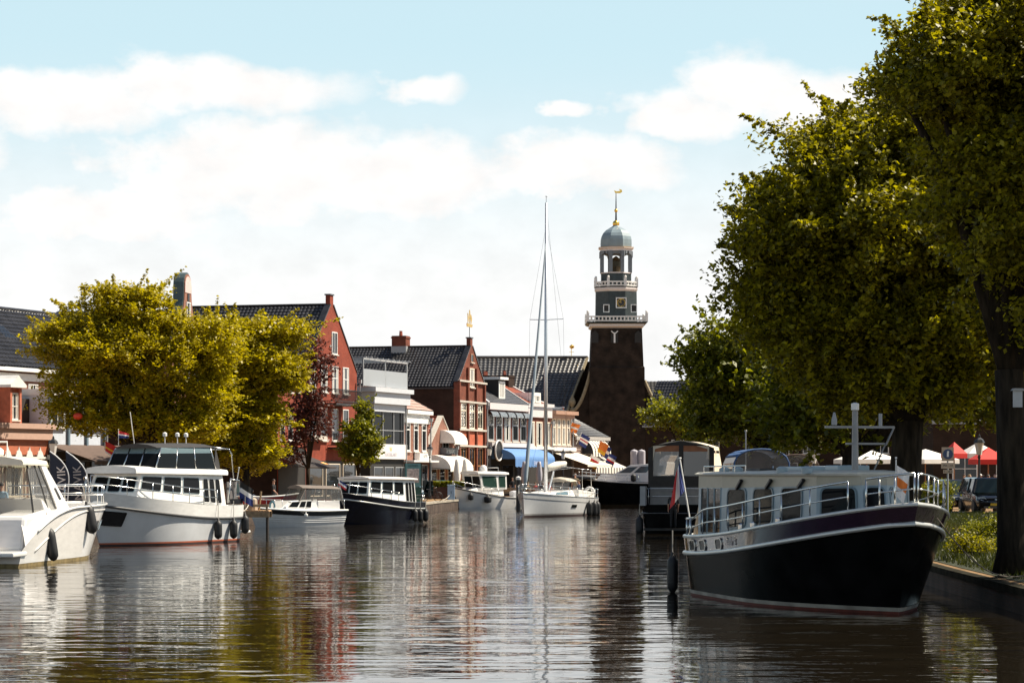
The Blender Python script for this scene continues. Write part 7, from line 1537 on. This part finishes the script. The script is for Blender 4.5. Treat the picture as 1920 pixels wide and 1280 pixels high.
parasol('broad white parasol on the right bank terrace, left of the second trunk',gr(1625,150),CANV,2.0,gz(861,150)-1.0,'white parasols on the right bank'); parasol('broad white parasol on the right bank terrace, right of the second trunk',gr(1735,152),CANV,2.0,gz(861,152)-1.0,'white parasols on the right bank',rz=.6)
REDC=M('red_canvas',(.62,.03,.02),.75,var=.08)
parasol('bright red parasol over the parked cars beside the near trunk',gr(1853,130),REDC,1.15,gz(861,130)-1.0,'red parasols on the right bank',rz=.1); parasol('red parasol behind the blue round sign, partly hidden',gr(1789,136),REDC,.7,gz(850,136)-1.0,'red parasols on the right bank',rz=.5); parasol('white and red rimmed parasol left of the bright red one',gr(1834,140),CANV,1.2,gz(850,140)-1.0,'white parasols on the right bank',rz=.2)
lamp_post('lantern post in front of the white dormer on the right bank',gr(1836,118),gz(824,118)-1.0); lamp_post('lantern post on the right bank behind the cruiser cabin roof',gr(1526,150),gz(846,150)-1.0)
car('black car parked nose out beside the near trunk, left of two',gr(1797,120),R(-84),CP['black']); car('black car with bright windscreen parked nose out, right of two',gr(1848,116),R(-88),CP['black'],L=4.3,Hh=1.6,van=True)
for i,(px,tp,ps,lab) in enumerate(((1808,'olive','stand','person in olive behind the left black parked car'),(1818,'red','stand','person in red behind the two black parked cars'),(1838,'red','stand','person in red with white cap under the red parasol'),(1853,'grey','stand','person in grey under the bright red parasol'),(1866,'navy','stand','person in navy beside the near trunk under the red parasol'))): person(lab,gr(px,126+i),R(40*i),ps,tp,'denim',('brown','fair','grey','dark','grey')[i],'people by the red parasols',cap='white' if i==2 else None)
t=thing('traffic_sign','round blue sign with white figure on a pale board over two small text plates','sign',gr(1777,104),R(5)); zt=gz(838,104)-1.0; k=104/F
MB().tube([(0,0,0),(0,0,zt)],.035).build('post',GREYP,t); b_=MB().box(-12*k,11*k,-.06,-.03,zt-26*k,zt).build('board',M('pale_tan_board',(.45,.34,.24),.6),t)
MB().lathe([(.02,-.01),(9.5*k,-.01),(9.5*k,.01),(.02,.01)],24,(-.5*k,-.075,zt-13*k),Matrix.Rotation(R(90),3,'X')).build('disc',M('sign_blue',(.02,.05,.13),.4),b_)
m=MB().lathe([(.01,-.012),(.045,-.012),(.045,.012),(.01,.012)],10,(-.5*k,-.09,zt-9*k),Matrix.Rotation(R(90),3,'X')).box(-.5*k-.05,-.5*k+.03,-.1,-.087,zt-18*k,zt-10.5*k); m.build('figure',FWHITE,b_)
for z0,z1,w_,tx in ((40,29,13,'MA - ZA'),(49,42.5,9,'9 - 18 h')):
    p=MB().box(-w_*k,w_*k,-.06,-.03,zt-z0*k,zt-z1*k).build('text_plate',M('pale_tan_board',(.45,.34,.24),.6),t); sign_text(tx,.11,BLACKP,p,(0,-.065,zt-(z0+z1)/2*k),(R(90),0,0))
bd=MB().box(-.1,.1,-.02,.02,0,.35); t=thing('bird_box','pale nest box fixed to the near trunk at the right edge','box',(gx(1909,54.3),54.35,gz(763,54.3)),R(10)); bd.build('box',M('pale_box',(.4,.42,.44),.6),t); MB().prism([(-.14,.35),(.14,.35),(.1,.4),(-.1,.4)],-.06,.06).build('lid',GREYP,t)
m=MB()
for i in range(2): pass
for x in (0,): 
    for px,wd in ((1797,.32),(1869,.3)):
        t=thing('kerb_block','pale concrete parking block before a black car, '+('left one' if px<1800 else 'right one'),'kerb block',gr(px,112),0,'parking blocks'); MB().box(-wd,wd,-.12,.12,0,.13).build('block',M('pale_block',(.6,.5,.42),.7),t,bevel=.02)
# mooring lines of the boats on the left
def line(label,p,q,sag=.25):
    p=Vector(p); q=Vector(q); tag(MB().tube([p.lerp(q,k/10)-Vector((0,0,sag*math.sin(PI*k/10))) for k in range(11)],.022,5).build('mooring_rope',M('pale_rope',(.5,.46,.4),.9)),label,'rope')
line('pale mooring rope from the flybridge cruiser stern to the wooden jetty',W(b2,(-4.4,1.5,1.45)),(-12.6,122.5,1.3)); line('mooring rope from the navy cruiser stern to the sunlit quay',W(b4,(-4.1,-.6,1.2)),(-6.9,166.8,.85)); line('mooring rope from the pilothouse boat bow to the quay',W(b5,(3.2,-.3,1.75)),(-5.2,192,.85))
# rainwater pipes and eaves boxes on the quay houses
for o in [x for x in bpy.data.objects if x.parent is None and x.get('category')=='building' and x.location.x<8 and x.name!='church']:
    wl=[c for c in kids(o) if c.name.split('.')[0]=='wall']
    if not wl: continue
    co_=[v.co for v in wl[0].data.vertices]; Wx=max(c.x for c in co_); hgt=max(c.z for c in co_)*(.62 if any(c.name.startswith('gable') for c in kids(o)) else .93)
    m=MB().tube([(Wx-.12,-.32,hgt),(Wx-.12,-.3,hgt-.25),(Wx-.12,-.26,hgt-.6),(Wx-.12,-.26,.05)],.06,8); m.box(Wx-.24,Wx-.0,-.42,-.18,hgt-.05,hgt+.22); m.build('downpipe',GREYP,o)
